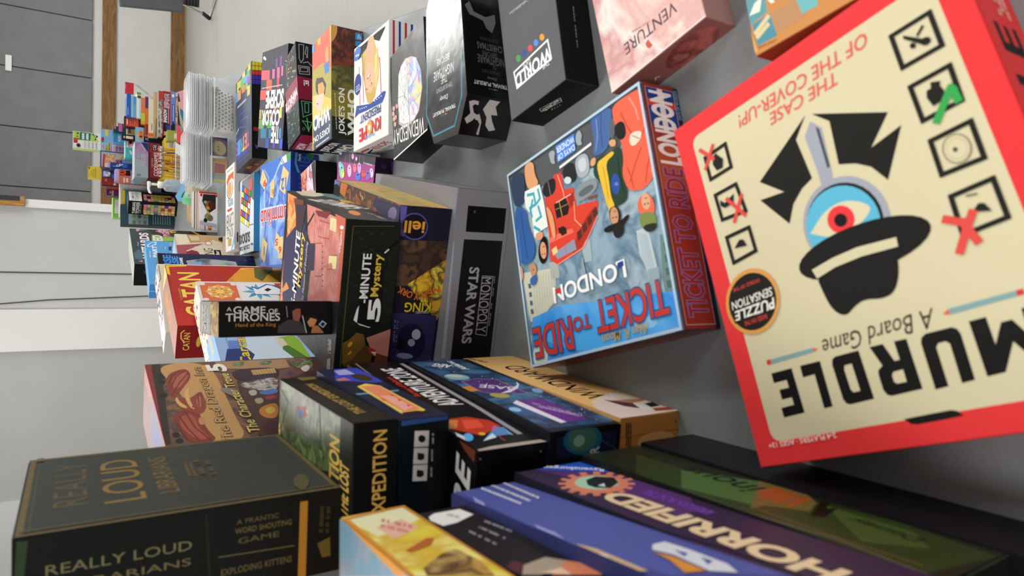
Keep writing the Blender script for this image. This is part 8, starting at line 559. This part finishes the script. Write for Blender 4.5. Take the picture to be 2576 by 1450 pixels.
make_box('card_game_box', 'game box', 'small black-framed red card-game box standing on the left end of the flat pile', None, 'lid', (83.66, 403, 0, 17.53, 5.65, 4, 7.35), '#1f1a1c', 0.4,
 {'N': r'''201c1d:3 3 279 3 279 364 3 364;c83a2c:28 37 240 37 240 338 28 338;f0e4e0:71 286 75 286 75 312 71 312;77 286 83 286 83 312 77 312;85 286 92 286 92 312 85 312;94 286 97 286 97 312 94 312;99 286 104 286 104 312 99 312;106 286 116 286 116 312 106 312;118 286 127 286 127 312 118 312;129 286 136 286 136 312 129 312;138 286 146 286 146 312 138 312;148 286 154 286 154 312 148 312;156 286 164 286 164 312 156 312;166 286 174 286 174 312 166 312;176 286 181 286 181 312 176 312;183 286 192 286 192 312 183 312;194 286 202 286 202 312 194 312;204 286 212 286 212 312 204 312;e88a7a:56 63 62 63 62 93 56 93;64 63 71 63 71 93 64 93;74 63 78 63 78 93 74 93;94 63 104 63 104 93 94 93;106 63 114 63 114 93 106 93;117 63 122 63 122 93 117 93;145 63 155 63 155 93 145 93;158 63 164 63 164 93 158 93;178 63 189 63 189 93 178 93;192 63 200 63 200 93 192 93;203 63 210 63 210 93 203 93;213 63 220 63 220 93 213 93;56 113 65 113 65 144 56 144;67 113 78 113 78 144 67 144;94 113 102 113 102 144 94 144;104 113 113 113 113 144 104 144;115 113 120 113 120 144 115 144;123 113 133 113 133 144 123 144;135 113 139 113 139 144 135 144;142 113 148 113 148 144 142 144;150 113 158 113 158 144 150 144;160 113 172 113 172 144 160 144;174 113 181 113 181 144 174 144;184 113 193 113 193 144 184 144;195 113 202 113 202 144 195 144;204 113 210 113 210 144 204 144;213 113 224 113 224 144 213 144;56 164 60 164 60 194 56 194;63 164 73 164 73 194 63 194;75 164 81 164 81 194 75 194;83 164 88 164 88 194 83 194;91 164 95 164 95 194 91 194;123 164 126 164 126 194 123 194;129 164 140 164 140 194 129 194;164 164 169 164 169 194 164 194;172 164 179 164 179 194 172 194;191 164 197 164 197 194 191 194;200 164 203 164 203 194 200 194;206 164 216 164 216 194 206 194;218 164 224 164 224 194 218 194;56 214 68 214 68 245 56 245;71 214 76 214 76 245 71 245;78 214 82 214 82 245 78 245;85 214 94 214 94 245 85 245;97 214 100 214 100 245 97 245;111 214 115 214 115 245 111 245;118 214 128 214 128 245 118 245;130 214 142 214 142 245 130 245;145 214 150 214 150 245 145 245;153 214 156 214 156 245 153 245;167 214 177 214 177 245 167 245;180 214 183 214 183 245 180 245;186 214 191 214 191 245 186 245;202 214 207 214 207 245 202 245;209 214 220 214 220 245 209 245;223 214 226 214 226 245 223 245;2f2a2c:2 2 280 2 280 18 2 18;2 350 280 350 280 365 2 365;2 2 18 2 18 365 2 365;265 2 280 2 280 365 265 365'''})
make_box('card_game_box', 'game box', 'dark navy card-game box with small white lettering under the tiger box', None, 'lid', (76.52, 404.5, 0, 0, 4.34, 7, 15.96), '#1f202f', 0.4,
 {'N': r'''232536:3 3 214 3 214 795 3 795;e0e0e4:43 692 48 692 48 716 43 716;49 692 55 692 55 716 49 716;56 692 63 692 63 716 56 716;70 692 74 692 74 716 70 716;76 692 85 692 85 716 76 716;87 692 95 692 95 716 87 716;97 692 104 692 104 716 97 716;114 692 120 692 120 716 114 716;122 692 129 692 129 716 122 716;131 692 139 692 139 716 131 716;141 692 145 692 145 716 141 716;147 692 156 692 156 716 147 716;58 732 66 732 66 756 58 756;68 732 72 732 72 756 68 756;74 732 83 732 83 756 74 756;85 732 91 732 91 756 85 756;93 732 99 732 99 756 93 756;101 732 106 732 106 756 101 756;135 732 142 732 142 756 135 756;154 732 163 732 163 756 154 756;165 732 172 732 172 756 165 756'''})
make_box('card_game_box', 'game box', 'light blue card-game box with a small tiger, left of the flat pile', None, 'lid', (77.48, 403, 0, 15.96, 7.96, 6, 3.9), '#8fb4d0', 0.4,
 {'N': r'''86b4d4:3 3 395 3 395 192 3 192;c87a3a:e12 199 68 119 0 0 59;e0a060:e10 199 133 60 0 0 33;2f1d13:139 39 179 39 179 98 139 98''', 'T': r'''c8b88a:3 3 395 3 395 297 3 297'''})
make_box('card_game_box', 'game box', 'thin black card-game box with a holographic strip', None, 'lid', (75.71, 402.5, 0, 19.86, 2.88, 3, 5.99), '#100f11', 0.4,
 {'N': r'''111012:3 3 141 3 141 297 3 297;@holo:36 45 108 45 108 210 36 210;d8d8dc:43 232 45 232 45 263 43 263;46 232 48 232 48 263 46 263;49 232 52 232 52 263 49 263;53 232 54 232 54 263 53 263;55 232 57 232 57 263 55 263;58 232 62 232 62 263 58 263;62 232 66 232 66 263 62 263;67 232 70 232 70 263 67 263;71 232 74 232 74 263 71 263;75 232 77 232 77 263 75 263;78 232 81 232 81 263 78 263;82 232 85 232 85 263 82 263;86 232 88 232 88 263 86 263;89 232 93 232 93 263 89 263;94 232 97 232 97 263 94 263;98 232 101 232 101 263 98 263'''})
make_box('card_game_box', 'game box', 'beige card-game box with a drawn picture frame, behind the tiger box', None, 'lid', (79.68, 408, 0, 0, 3.89, 4, 23.42), '#cfc0a0', 0.4,
 {'N': r'''d2c4a2:3 3 192 3 192 1168 3 1168;8a5a5a:58 1077 185 1077 185 1136 58 1136;d8c88a:19 983 136 983 136 1054 19 1054;574738:l8 58 972 58 1147'''})
make_box('card_game_box', 'game box', 'dark green and pink card-game box at the back, beside the flat pile', None, 'lid', (83.05, 422, 0, 0, 4.6, 14, 28.95), '#27383f', 0.4,
 {'N': r'''2a3d44:3 3 227 3 227 1445 3 1445;5 1245 104 1245 104 1419 5 1419;d87a44:115 1404 225 1404 225 1440 115 1440;e4e8e8:69 1402 70 1402 70 1424 69 1424;71 1402 74 1402 74 1424 71 1424;74 1402 76 1402 76 1424 74 1424;77 1402 79 1402 79 1424 77 1424;80 1402 81 1402 81 1424 80 1424;82 1402 85 1402 85 1424 82 1424;86 1402 88 1402 88 1424 86 1424;89 1402 91 1402 91 1424 89 1424;94 1402 97 1402 97 1424 94 1424;97 1402 98 1402 98 1424 97 1424;99 1402 102 1402 102 1424 99 1424;103 1402 104 1402 104 1424 103 1424;105 1402 106 1402 106 1424 105 1424;107 1402 108 1402 108 1424 107 1424;109 1402 111 1402 111 1424 109 1424;111 1402 113 1402 113 1424 111 1424;113 1402 115 1402 115 1424 113 1424;c864a0:12 1245 225 1245 225 1332 12 1332;e0d4a0:138 1346 225 1346 225 1390 138 1390'''})
make_box('card_game_box', 'game box', 'small olive card-game box with white rounded letters, beside the coloured paper', None, 'lid', (74.38, 379.5, 0, 0, 5.11, 7, 7.54), '#9aa04a', 0.4,
 {'N': r'''a0a650:3 3 252 3 252 374 3 374;ece8dc:51 136 56 136 56 226 51 226;58 136 63 136 63 226 58 226;65 136 72 136 72 226 65 226;74 136 77 136 77 226 74 226;79 136 84 136 84 226 79 226;86 136 96 136 96 226 86 226;98 136 107 136 107 226 98 226;109 136 116 136 116 226 109 226;118 136 126 136 126 226 118 226;128 136 134 136 134 226 128 226;136 136 144 136 144 226 136 226;146 136 154 136 154 226 146 226;156 136 161 136 161 226 156 226;163 136 172 136 172 226 163 226;174 136 182 136 182 226 174 226;184 136 191 136 191 226 184 226'''})
make_box('card_game_box', 'game box', 'blue and orange card-game box with a green drawing', None, 'lid', (76.99, 411.5, 0, 0, 2.61, 5, 13.71), '#3a4a80', 0.4,
 {'N': r'''41508c:3 3 128 3 128 683 3 683;6a9a3a:39 548 91 535 91 638 39 638;d87a3a:78 514 128 514 128 583 78 583;8fc0dc:3 644 128 651 128 679 3 679'''})
# ------------------------------------------------------------------ clear trays in two nested stacks
frost = clear('frosted_plastic', '#eef1f3', 0.20, 0.18)
frost2 = clear('frosted_stack', '#e6e9ec', 0.5, 0.22)
rim_m = clear('frosted_rim', '#fafcfd', 0.62, 0.12)
def rr(w, d, r, n=5):
    q = []
    for cx, cy, a0 in ((w / 2 - r, d / 2 - r, 0), (-w / 2 + r, d / 2 - r, 90), (-w / 2 + r, -d / 2 + r, 180), (w / 2 - r, -d / 2 + r, 270)):
        for k in range(n): a = math.radians(a0 + 90 * k / (n - 1)); q.append((cx + r * math.cos(a), cy + r * math.sin(a)))
    return q
def tray_parts(t, w, d, h, inset, wall=None):
    """thin-walled tray: walls and floor one sheet, a rolled rim on top"""
    lv = [(0.0, inset + .004), (0.003, inset), (h - .004, .002), (h, 0.0)]
    vs = []; fs = []
    for z, i in lv: vs += [(x, y, z) for x, y in rr(w - 2 * i, d - 2 * i, .018)]
    n = len(vs) // len(lv)
    for a in range(len(lv) - 1):
        for k in range(n): fs.append([a * n + k, a * n + (k + 1) % n, (a + 1) * n + (k + 1) % n, (a + 1) * n + k])
    fs.append(list(range(n))[::-1])
    MB().add(vs, fs, wall or frost).build('tray_wall', t, True)
    q = rr(w, d, .018); q2 = rr(w + .008, d + .008, .021)
    m = MB(); N = len(q)
    vs = [(x, y, h) for x, y in q] + [(x, y, h) for x, y in q2] + [(x, y, h - (.0018 if h < .01 else .0045)) for x, y in q2]
    m.add(vs, [[i, N + i, N + (i + 1) % N, (i + 1) % N] for i in range(N)] + [[N + i, 2 * N + i, 2 * N + (i + 1) % N, N + (i + 1) % N] for i in range(N)], rim_m)
    m.build('rim', t)
def tray_stack(x, y, rz, w, d, tub_h, n, side, seed):
    R = random.Random(seed)
    t = empty('plastic_tray', (x, y, 0.0006), rz); tray_parts(t, w, d, tub_h, .008)
    tag(t, 'deep clear plastic tub under the %s stack of trays' % side, 'tray')
    p = empty('plastic_tray', (x, y, tub_h + .002), rz); tray_parts(p, w - .004, d - .004, .0056, .002, frost2)
    for k in range(n):
        o = p if k == 0 else copy_thing(p)
        o.location = (x + R.uniform(-.003, .003) + .0008 * k, y + R.uniform(-.004, .004), tub_h + .0012 + .0061 * k)
        o.rotation_euler = (0, 0, rz + R.uniform(-.015, .015))
        tag(o, 'clear shallow plastic tray nested in the %s stack above the %s' % (side, 'patterned bag' if side == 'right-hand' else 'taco card'), 'tray', 'nested clear trays, %s stack' % side)
tray_stack(.597, 2.475, .03, .172, .135, .077, 12, 'right-hand', 1)
tray_stack(.436, 2.625, .03, .172, .135, .061, 13, 'left-hand', 2)
# drawstring bag in the right-hand tub
bag = empty('drawstring_bag', (.585, 2.465, .0045), .03)
def pillow(w, h, t, nx=14, nz=12):
    vs = []; fs = []
    for s in (-1, 1):
        for j in range(nz + 1):
            for i in range(nx + 1):
                a, b = i / nx * 2 - 1, j / nz * 2 - 1
                k = max(0, (1 - abs(a) ** 2.6)) ** .6 * max(0, (1 - abs(b) ** 3.0)) ** .6
                vs.append((a * w / 2 * (1 - .08 * b * b), s * (t / 2 * k + .0004), (b + 1) / 2 * h + .003 * math.sin(a * 7 + b * 3) * k))
    N = (nx + 1) * (nz + 1)
    for s in range(2):
        for j in range(nz):
            for i in range(nx):
                q = [s * N + j * (nx + 1) + i, s * N + j * (nx + 1) + i + 1, s * N + (j + 1) * (nx + 1) + i + 1, s * N + (j + 1) * (nx + 1) + i]
                fs.append(q if s == 0 else q[::-1])
    return vs, fs
cloth = plain('bag_cotton', '#ece8dd', 0.9, var=.05, scale=20, bmp=.4, bscale=300)
m = MB(); vs, fs = pillow(.138, .068, .05); m.add(vs, fs, cloth, lin('d6d1c6'))
R = random.Random(4); inkm = card(0.85)
for j in range(6):
    for i in range(10):
        x, z = -.058 + i * .0128 + (.0064 if j % 2 else 0), .009 + j * .0102
        a, b = x / .069, z / .034 - 1
        k = max(0, (1 - abs(a) ** 2.6)) ** .6 * max(0, (1 - abs(b) ** 3.0)) ** .6
        y = -(.025 * k + .0004) - .0012; r = .0031
        sh = [(0, -1), (.9, .1), (.55, .9), (0, .4), (-.55, .9), (-.9, .1)] if (i + j) % 3 == 0 else ([(math.cos(t * PI / 5 + PI / 2) * (1 if t % 2 == 0 else .45), math.sin(t * PI / 5 + PI / 2) * (1 if t % 2 == 0 else .45)) for t in range(10)] if (i + j) % 3 == 1 else [(0, -1), (.8, 0), (0, 1), (-.8, 0)])
        if abs(a) < .93: m.add([(x + r * p, y, z + r * q) for p, q in sh], [list(range(len(sh)))], inkm, lin('34397a'))
m.build('bag_body', bag, False)
neck = MB().lathe([(.014, 0), (.0085, .006), (.011, .014), (.016, .022)], cloth, 14).build('gathered_neck', bag, True)
neck.location = (.058, 0, .052); neck.rotation_euler = (0, math.radians(60), 0)
rope = plain('cotton_rope', '#cbbf a8'.replace(' ', ''), .9, bmp=.4, bscale=400)
MB().tube([(.070, -.012, .045), (.072, -.016, .056), (.078, -.010, .066), (.079, .004, .068), (.073, .010, .055), (.066, -.004, .062), (.06, -.018, .058)], .0028, rope, 8).build('drawstring', bag, True)
tag(bag, 'cream cotton drawstring bag printed with small blue hearts and stars, inside the clear tub', 'bag')
# picture cards in the left-hand tub
def flatcard(name, label, x, y, z, w, h, col, draw, lean=-.12, group=None):
    o = MB().rbox((-w / 2, 0, 0), (w / 2, .0008, h), card(.4), lin(col), r=.0003)
    if draw: print_face(o, Vector((-w / 2, 0, 0)), Vector((1, 0, 0)), Vector((0, 0, 1)), draw, card(.4), 2e-5, 1e-4)
    o = o.build(name); o.location = (x, y, z); o.rotation_euler = (lean, 0, .03)
    return tag(o, label, 'card', group)
flatcard('picture_card', 'purple picture card with a smiling taco, in the clear tub', .489, 2.572, .005, .066, .056, '#584078',
         "d8bf8c:e22 280 250 250 60 -40 200;8fae5a:l50 60 330 200 460 420 450 540 380;d8bf8c:e22 285 240 235 60 -40 185;1f1a1c:e10 200 290 22 0 0 30;e10 330 310 22 0 0 30;f4f0ec:e8 194 298 8 0 0 8;e8 324 318 8 0 0 8;4a2a2a:e10 262 270 22 0 0 14", -.1)
flatcard('picture_card', 'orange picture card with a red cup, in the clear tub', .415, 2.572, .005, .066, .050, '#d89a58',
         "e8cfa8:120 60 480 40 540 420 470 460 140 440 80 400;b85a54:140 80 460 60 510 400 130 420;7a2a2c:e10 240 250 40 0 0 18;e10 400 260 40 0 0 18", -.1)
flatcard('picture_card', 'teal and yellow card edge showing below the orange card in the clear tub', .376, 2.566, .005, .03, .05, '#8fa8a0', "c8b86a:20 20 120 20 120 480 20 480", -.1)
# ------------------------------------------------------------------ pump bottle
gel = clear('clear_gel', '#c4d4de', 0.42, 0.06); pw = plain('pump_white', '#f0f0ee', .35)
b = empty('pump_bottle', (.462, 3.52, 0), -.2)
MB().lathe([(.0, .002), (.027, .002), (.0295, .006), (.0295, .09), (.0285, .104), (.02, .112), (.0135, .115)], gel, 28).build('bottle', b, True)
MB().lathe([(.0, .004), (.0265, .004), (.0268, .088), (.0, .088)], clear('gel_fill', '#a9c0cf', 0.5, .1), 24).build('gel', b, True)
MB().lathe([(.0, .112), (.0155, .112), (.0155, .136), (.011, .138), (.0, .138)], pw, 24).build('pump_collar', b, True)
h = MB().lathe([(.0, .136), (.0055, .136), (.0055, .168), (.0, .168)], pw, 14); h.rbox((-.012, -.012, .166), (.012, .012, .180), pw, r=.004); h.tube([(0, 0, .174), (-.022, -.012, .175), (-.036, -.02, .171), (-.040, -.022, .164)], [.006, .0055, .005, .004], pw, 10); h.build('pump_head', b, True)
MB().tube([(0, 0, .112), (.004, 0, .02)], .002, pw, 8).build('dip_tube', b, True)
tag(b, 'clear pump bottle of hand gel with a white pump head', 'bottle')
# ------------------------------------------------------------------ pencils in a clear tub
tub = empty('pencil_tub', (.592, 3.66, 0), .0); tray_parts(tub, .19, .075, .055, .008)
tag(tub, 'clear low tub holding the bunch of pencils behind the trays', 'tub')
ferr = plain('pencil_ferrule', '#c9c9c4', .3, .9); rub = plain('pencil_eraser', '#d88a84', .8)
def make_pencil(col, L):
    t = empty('pencil', (0, 0, 0)); pm = plain('pencil_' + col.strip('#'), col, .35)
    MB().tube([(0, 0, .012), (0, 0, L - .022)], .0037, pm, 6).build('shaft', t)
    MB().tube([(0, 0, 0), (0, 0, .004), (0, 0, .012)], [.0006, .0013, .0037], wood('pencil_cedar', ('#c8a070', '#e0c090', '#d4b080'), 2), 6).build('sharpened_tip', t)
    MB().tube([(0, 0, L - .022), (0, 0, L - .016), (0, 0, L - .012), (0, 0, L - .007)], [.0039, .0042, .0039, .0041], ferr, 12).build('ferrule', t, True)
    MB().tube([(0, 0, L - .007), (0, 0, L - .001), (0, 0, L)], [.0037, .0037, .0028], rub, 12).build('eraser', t, True)
    return t
proto = {}
R = random.Random(11)
for k in range(26):
    u = k / 25 * 2 - 1
    col = {5: '#6ab03a', 17: '#d8782c', 21: '#4a3f7a', 8: '#3a6a9a', 13: '#c83a30'}.get(k, '#e0a428')
    L = .118 if col == '#e0a428' else .104
    if col not in proto: o = proto[col] = make_pencil(col, L)
    else: o = copy_thing(proto[col])
    o.location = (.592 + u * .072, 3.66 + R.uniform(-.022, .022), .0065)
    o.rotation_euler = (R.uniform(-.12, .12), R.uniform(-.10, .10) + u * .10, R.uniform(0, 6))
    o.location.x -= 0
    names = {'#6ab03a': 'bright green pencil', '#d8782c': 'orange pencil', '#4a3f7a': 'dark violet pencil', '#3a6a9a': 'blue pencil', '#c83a30': 'red pencil'}
    if col in names: tag(o, names[col] + ' with a pink eraser among the yellow pencils in the clear tub', 'pencil', 'pencils in the clear tub')
    else: tag(o, 'yellow pencil with a pink eraser standing in the clear tub', 'pencil', 'pencils in the clear tub')
# ------------------------------------------------------------------ coloured card sheets standing beside the trays
def sheet(label, name, pts, y, col, bend=.0, th=.0022, group=None, cat='sheet'):
    """a cut sheet standing upright, outline in x,z cm, gently bent in depth"""
    pts = [(a * CM, b * CM) for a, b in pts]; x0 = sum(p[0] for p in pts) / len(pts)
    f = lambda x: bend * ((x - x0) / .1) ** 2
    n = len(pts); m = plain('sheet_' + col.strip('#'), col, .75)
    vs = [(x - x0, f(x), z) for x, z in pts] + [(x - x0, f(x) + th, z) for x, z in pts]
    fs = [list(range(n)), list(range(n, 2 * n))[::-1]] + [[i, n + i, n + (i + 1) % n, (i + 1) % n] for i in range(n)]
    o = MB().add(vs, fs, m).build(name); o.location = (x0, y, 0)
    return tag(o, label, cat, group)
sheet('pink card sheet standing behind the right-hand trays', 'card_sheet', [(81.2, 3.11), (84.31, 4.23), (90.67, 5.47), (91.16, 3.2), (91.16, 0.1), (81.2, 0.1)], 3.52, '#e89aa8', 0, group=None, cat='sheet')
sheet('teal card sheet standing between the pink and the beige ones', 'card_sheet', [(76.57, 3.03), (80.78, 4.36), (83.27, 4.62), (82.32, 2.88), (82.32, 0.1), (76.57, 0.1)], 3.54, '#2f7a94', 0, group=None, cat='sheet')
sheet('beige card sheet with a curved edge beside the pink one', 'card_sheet', [(72.61, 2.22), (76.59, 3.96), (86.84, 5.06), (87.19, 4.26), (87.19, 0.1), (72.61, 0.1)], 3.57, '#cbb898', 0, group=None, cat='sheet')
sheet('grey card sheet between the beige and the red ones', 'card_sheet', [(68.45, 2.33), (73.05, 4.37), (75.64, 4.75), (73.95, 2.58), (73.95, 0.1), (68.45, 0.1)], 3.55, '#8a949c', 0, group=None, cat='sheet')
sheet('black card sheet behind the beige one', 'card_sheet', [(68.45, 3.3), (78.39, 4.6), (92.32, 4.48), (92.48, 3.51), (92.48, 0.1), (68.45, 0.1)], 3.62, '#2a2a2c', 0, group=None, cat='sheet')
sheet('red card sheet standing at the left of the coloured paper', 'card_sheet', [(66.27, 4.02), (66.21, 6.18), (75.76, 6.2), (71.66, 4.36), (71.66, 0.1), (66.27, 0.1)], 3.5, '#e24a4c', 0, group=None, cat='sheet')
sheet('white card sheet under the red one', 'card_sheet', [(59.71, 4.35), (61.09, 6.75), (66.06, 6.65), (64.39, 4.09), (64.39, 0.1), (59.71, 0.1)], 3.49, '#e8e8ea', 0, group=None, cat='sheet')
sheet('light blue paper slip leaning out of the acrylic holder', 'paper_slip', [(34.1, 10.57), (35.99, 11.55), (41.98, 8.53), (40.79, 7.71), (35.62, 9.45), (35.62, 0.1), (34.1, 0.1)], 3.06, '#7fbce8', 0, group=None, cat='paper')
sheet('dark blue paper slip behind the light blue one', 'paper_slip', [(34.2, 9.69), (34.68, 10.34), (38.86, 7.77), (37.43, 7.59), (37.43, 0.1), (34.2, 0.1)], 3.08, '#2f6a9a', 0, group=None, cat='paper')
sheet('mint green paper slip inside the acrylic holder', 'paper_slip', [(32.91, 8.41), (33.57, 9.15), (35.37, 9.08), (38.32, 7.97), (37.34, 6.82), (36.06, 7.14), (36.06, 0.1), (32.91, 0.1)], 3.05, '#7fd8a0', 0, group=None, cat='paper')
MB().add([(1.1253, 4.3400, 0.1870), (1.1125, 4.3400, 0.1594), (0.9897, 4.0300, 0.1222), (0.9817, 4.0300, 0.1221), (1.1253, 4.3450, 0.1870), (1.1125, 4.3450, 0.1594), (0.9897, 4.0350, 0.1222), (0.9817, 4.0350, 0.1221)], [[0, 1, 2, 3], [7, 6, 5, 4], [0, 4, 5, 1], [1, 5, 6, 2], [2, 6, 7, 3], [3, 7, 4, 0]], plain('file_grey', '#8f8f8c', .5)).build('file_side')
tag(bpy.data.objects['file_side'], 'grey slanted side of a plastic file leaning on the flat pile', 'file')
# ------------------------------------------------------------------ books and boards standing one behind the other
def standing_book(label, x, y, w, h, th, col, page, face=None, name='activity_book', cat='book'):
    t = empty(name, (x, y, 0), .02)
    m = MB().rbox((-w / 2, 0, 0), (w / 2, .0012, h), card(.4), lin(col), r=.0004); m.rbox((-w / 2, th - .0012, 0), (w / 2, th, h), card(.4), lin(col), r=.0004); m.rbox((w / 2 - .0012, .0012, 0), (w / 2, th - .0012, h), card(.4), lin(col), r=.0)
    if face: print_face(m, Vector((-w / 2, 0, 0)), Vector((1, 0, 0)), Vector((0, 0, 1)), face, card(.4), 2e-5, 1e-4)
    m.build('cover', t)
    MB().rbox((-w / 2, .0013, .001), (w / 2 - .003, th - .0013, h - .001), plain('pages_' + page.strip('#'), page, .8, var=.12, scale=9, stretch=(2, 200, 2)), r=0).build('pages', t)
    return tag(t, label, cat)
face = ("c02a26:1330 10 1440 10 1440 610 1330 610;f0ece8:\"PUZZLES\"1425 60 0 480 -75 0 0.03 0;b8b8c0:20 20 300 20 420 620 20 620;d8d8dc:60 40 160 40 260 600 100 600;2a2622:900 60 1420 60 1420 500 1150 540 880 420 700 300;"
        "8a5a2c:e14 1000 300 170 0 0 140;5a1f1c:e14 1010 210 150 0 0 120;c89a4a:e14 900 340 70 0 0 60;8f8a5a:e14 560 330 150 0 0 130;6a6a5a:e14 520 250 120 0 0 100;c8a83c:700 260 800 330 760 400 660 330;1e1a18:e12 430 420 80 0 0 70;"
        "a8a078:e12 1120 430 60 0 0 60;e0772c:60 200 220 200 220 330 60 330;b8341f:e8 100 260 30 0 0 50;f0c060:e8 170 270 30 0 0 40;b02a2a:40 420 60 420 230 420 230 450 40 450")
standing_book('small white book with a red title band and cartoon animals on its cover', .275, 2.79, .145, .062, .011, '#ecebe8', '#f0efec', face)
rows = [('#c8352e', '#f2f2f0', .010, 'white-paged book with a red cover, second from the front of the book row'), ('#ecebe8', '#f0efec', .012, 'white book standing third from the front of the book row'), ('#7a5a44', '#b89a78', .016, 'brown-edged book standing in the middle of the book row'), ('#e6e4e0', '#efeeea', .010, 'thin white book behind the brown-edged one'), ('#4a3a30', '#8f7660', .022, 'dark brown book with streaked page edges in the book row'), ('#e8e7e4', '#f0efec', .012, 'white book just in front of the clear holder'), ('#b8b4b8', '#d8d4d8', .020, 'grey-white book behind the clear holder')]
y = 2.806
for c1, c2, th, lb in rows:
    standing_book(lb, .282 + (y - 2.8) * .12, y, .145, .062, th, c1, c2); y += th + .016
bw = wood('craft_board', ('#a8865a', '#d8bc8c', '#c0a070'), 0)
for k, th in enumerate((.024, .02, .026, .022)):
    o = MB().rbox((-.075, 0, 0), (.075, th, .060), bw, r=.001).build('wood_board'); o.location = (.30 + (y - 2.8) * .12, y, 0); y += th + .014
    tag(o, 'pale %s wooden board standing behind the book row%s' % (('thick', 'thin', 'thick', 'thin')[k], (', nearest the books', ', second from the books', ', third from the books', ', beside the black tower box')[k]), 'board')
# clear acrylic holder
ac = clear('acrylic', '#dfe3e8', 0.24, .05)
hd = empty('acrylic_holder', (.395, 3.02, 0), .02)
MB().rbox((-.04, 0, 0), (.05, .003, .085), ac, r=.001).build('front_panel', hd); MB().rbox((-.04, .08, 0), (.05, .083, .085), ac, r=.001).build('back_panel', hd); MB().rbox((-.043, 0, 0), (-.04, .083, .085), ac, r=.001).build('side_panel', hd); MB().rbox((.05, 0, 0), (.053, .083, .085), ac, r=.001).build('side_panel', hd)
tag(hd, 'clear acrylic holder with coloured paper slips beside the book row', 'holder')
# ------------------------------------------------------------------ folded chair far back on the right
ch = plain('chrome', '#c8cacc', .18, 1.0, var=.02); sg = plain('chair_seat_grey', '#4a4d52', .5); bk = plain('chair_foot_black', '#17171a', .5)
f = empty('folding_chair', (2.80, 7.55, FLOOR))
MB().rbox((-.02, -.03, .30), (.46, .02, .86), sg, r=.01, M=Matrix.Rotation(-.12, 4, 'Y')).build('seat', f)
MB().tube([(.07, -.18, .95), (.07, -.05, .5), (.045, .25, .012), (.16, -.32, .012), (.5, -.34, .012)], .014, ch, 12).build('leg', f, True)
MB().tube([(.40, -.18, .95), (.42, -.05, .5), (.45, .25, .012)], .014, ch, 12).build('leg', f, True)
MB().tube([(.03, .25, .012), (.055, .2, .09)], [.022, .02], bk, 12).build('rubber_foot', f, True)
for k in range(5): MB().tube([(.02 + .0 * k, -.02 + .0, .17 + .028 * k), (.12, -.05, .17 + .028 * k), (.26, -.02, .17 + .028 * k)], .017, bk, 10).build('stacking_bumper', f, True)
tag(f, 'folded chrome chair with a dark grey seat against the far wall at the right', 'chair')
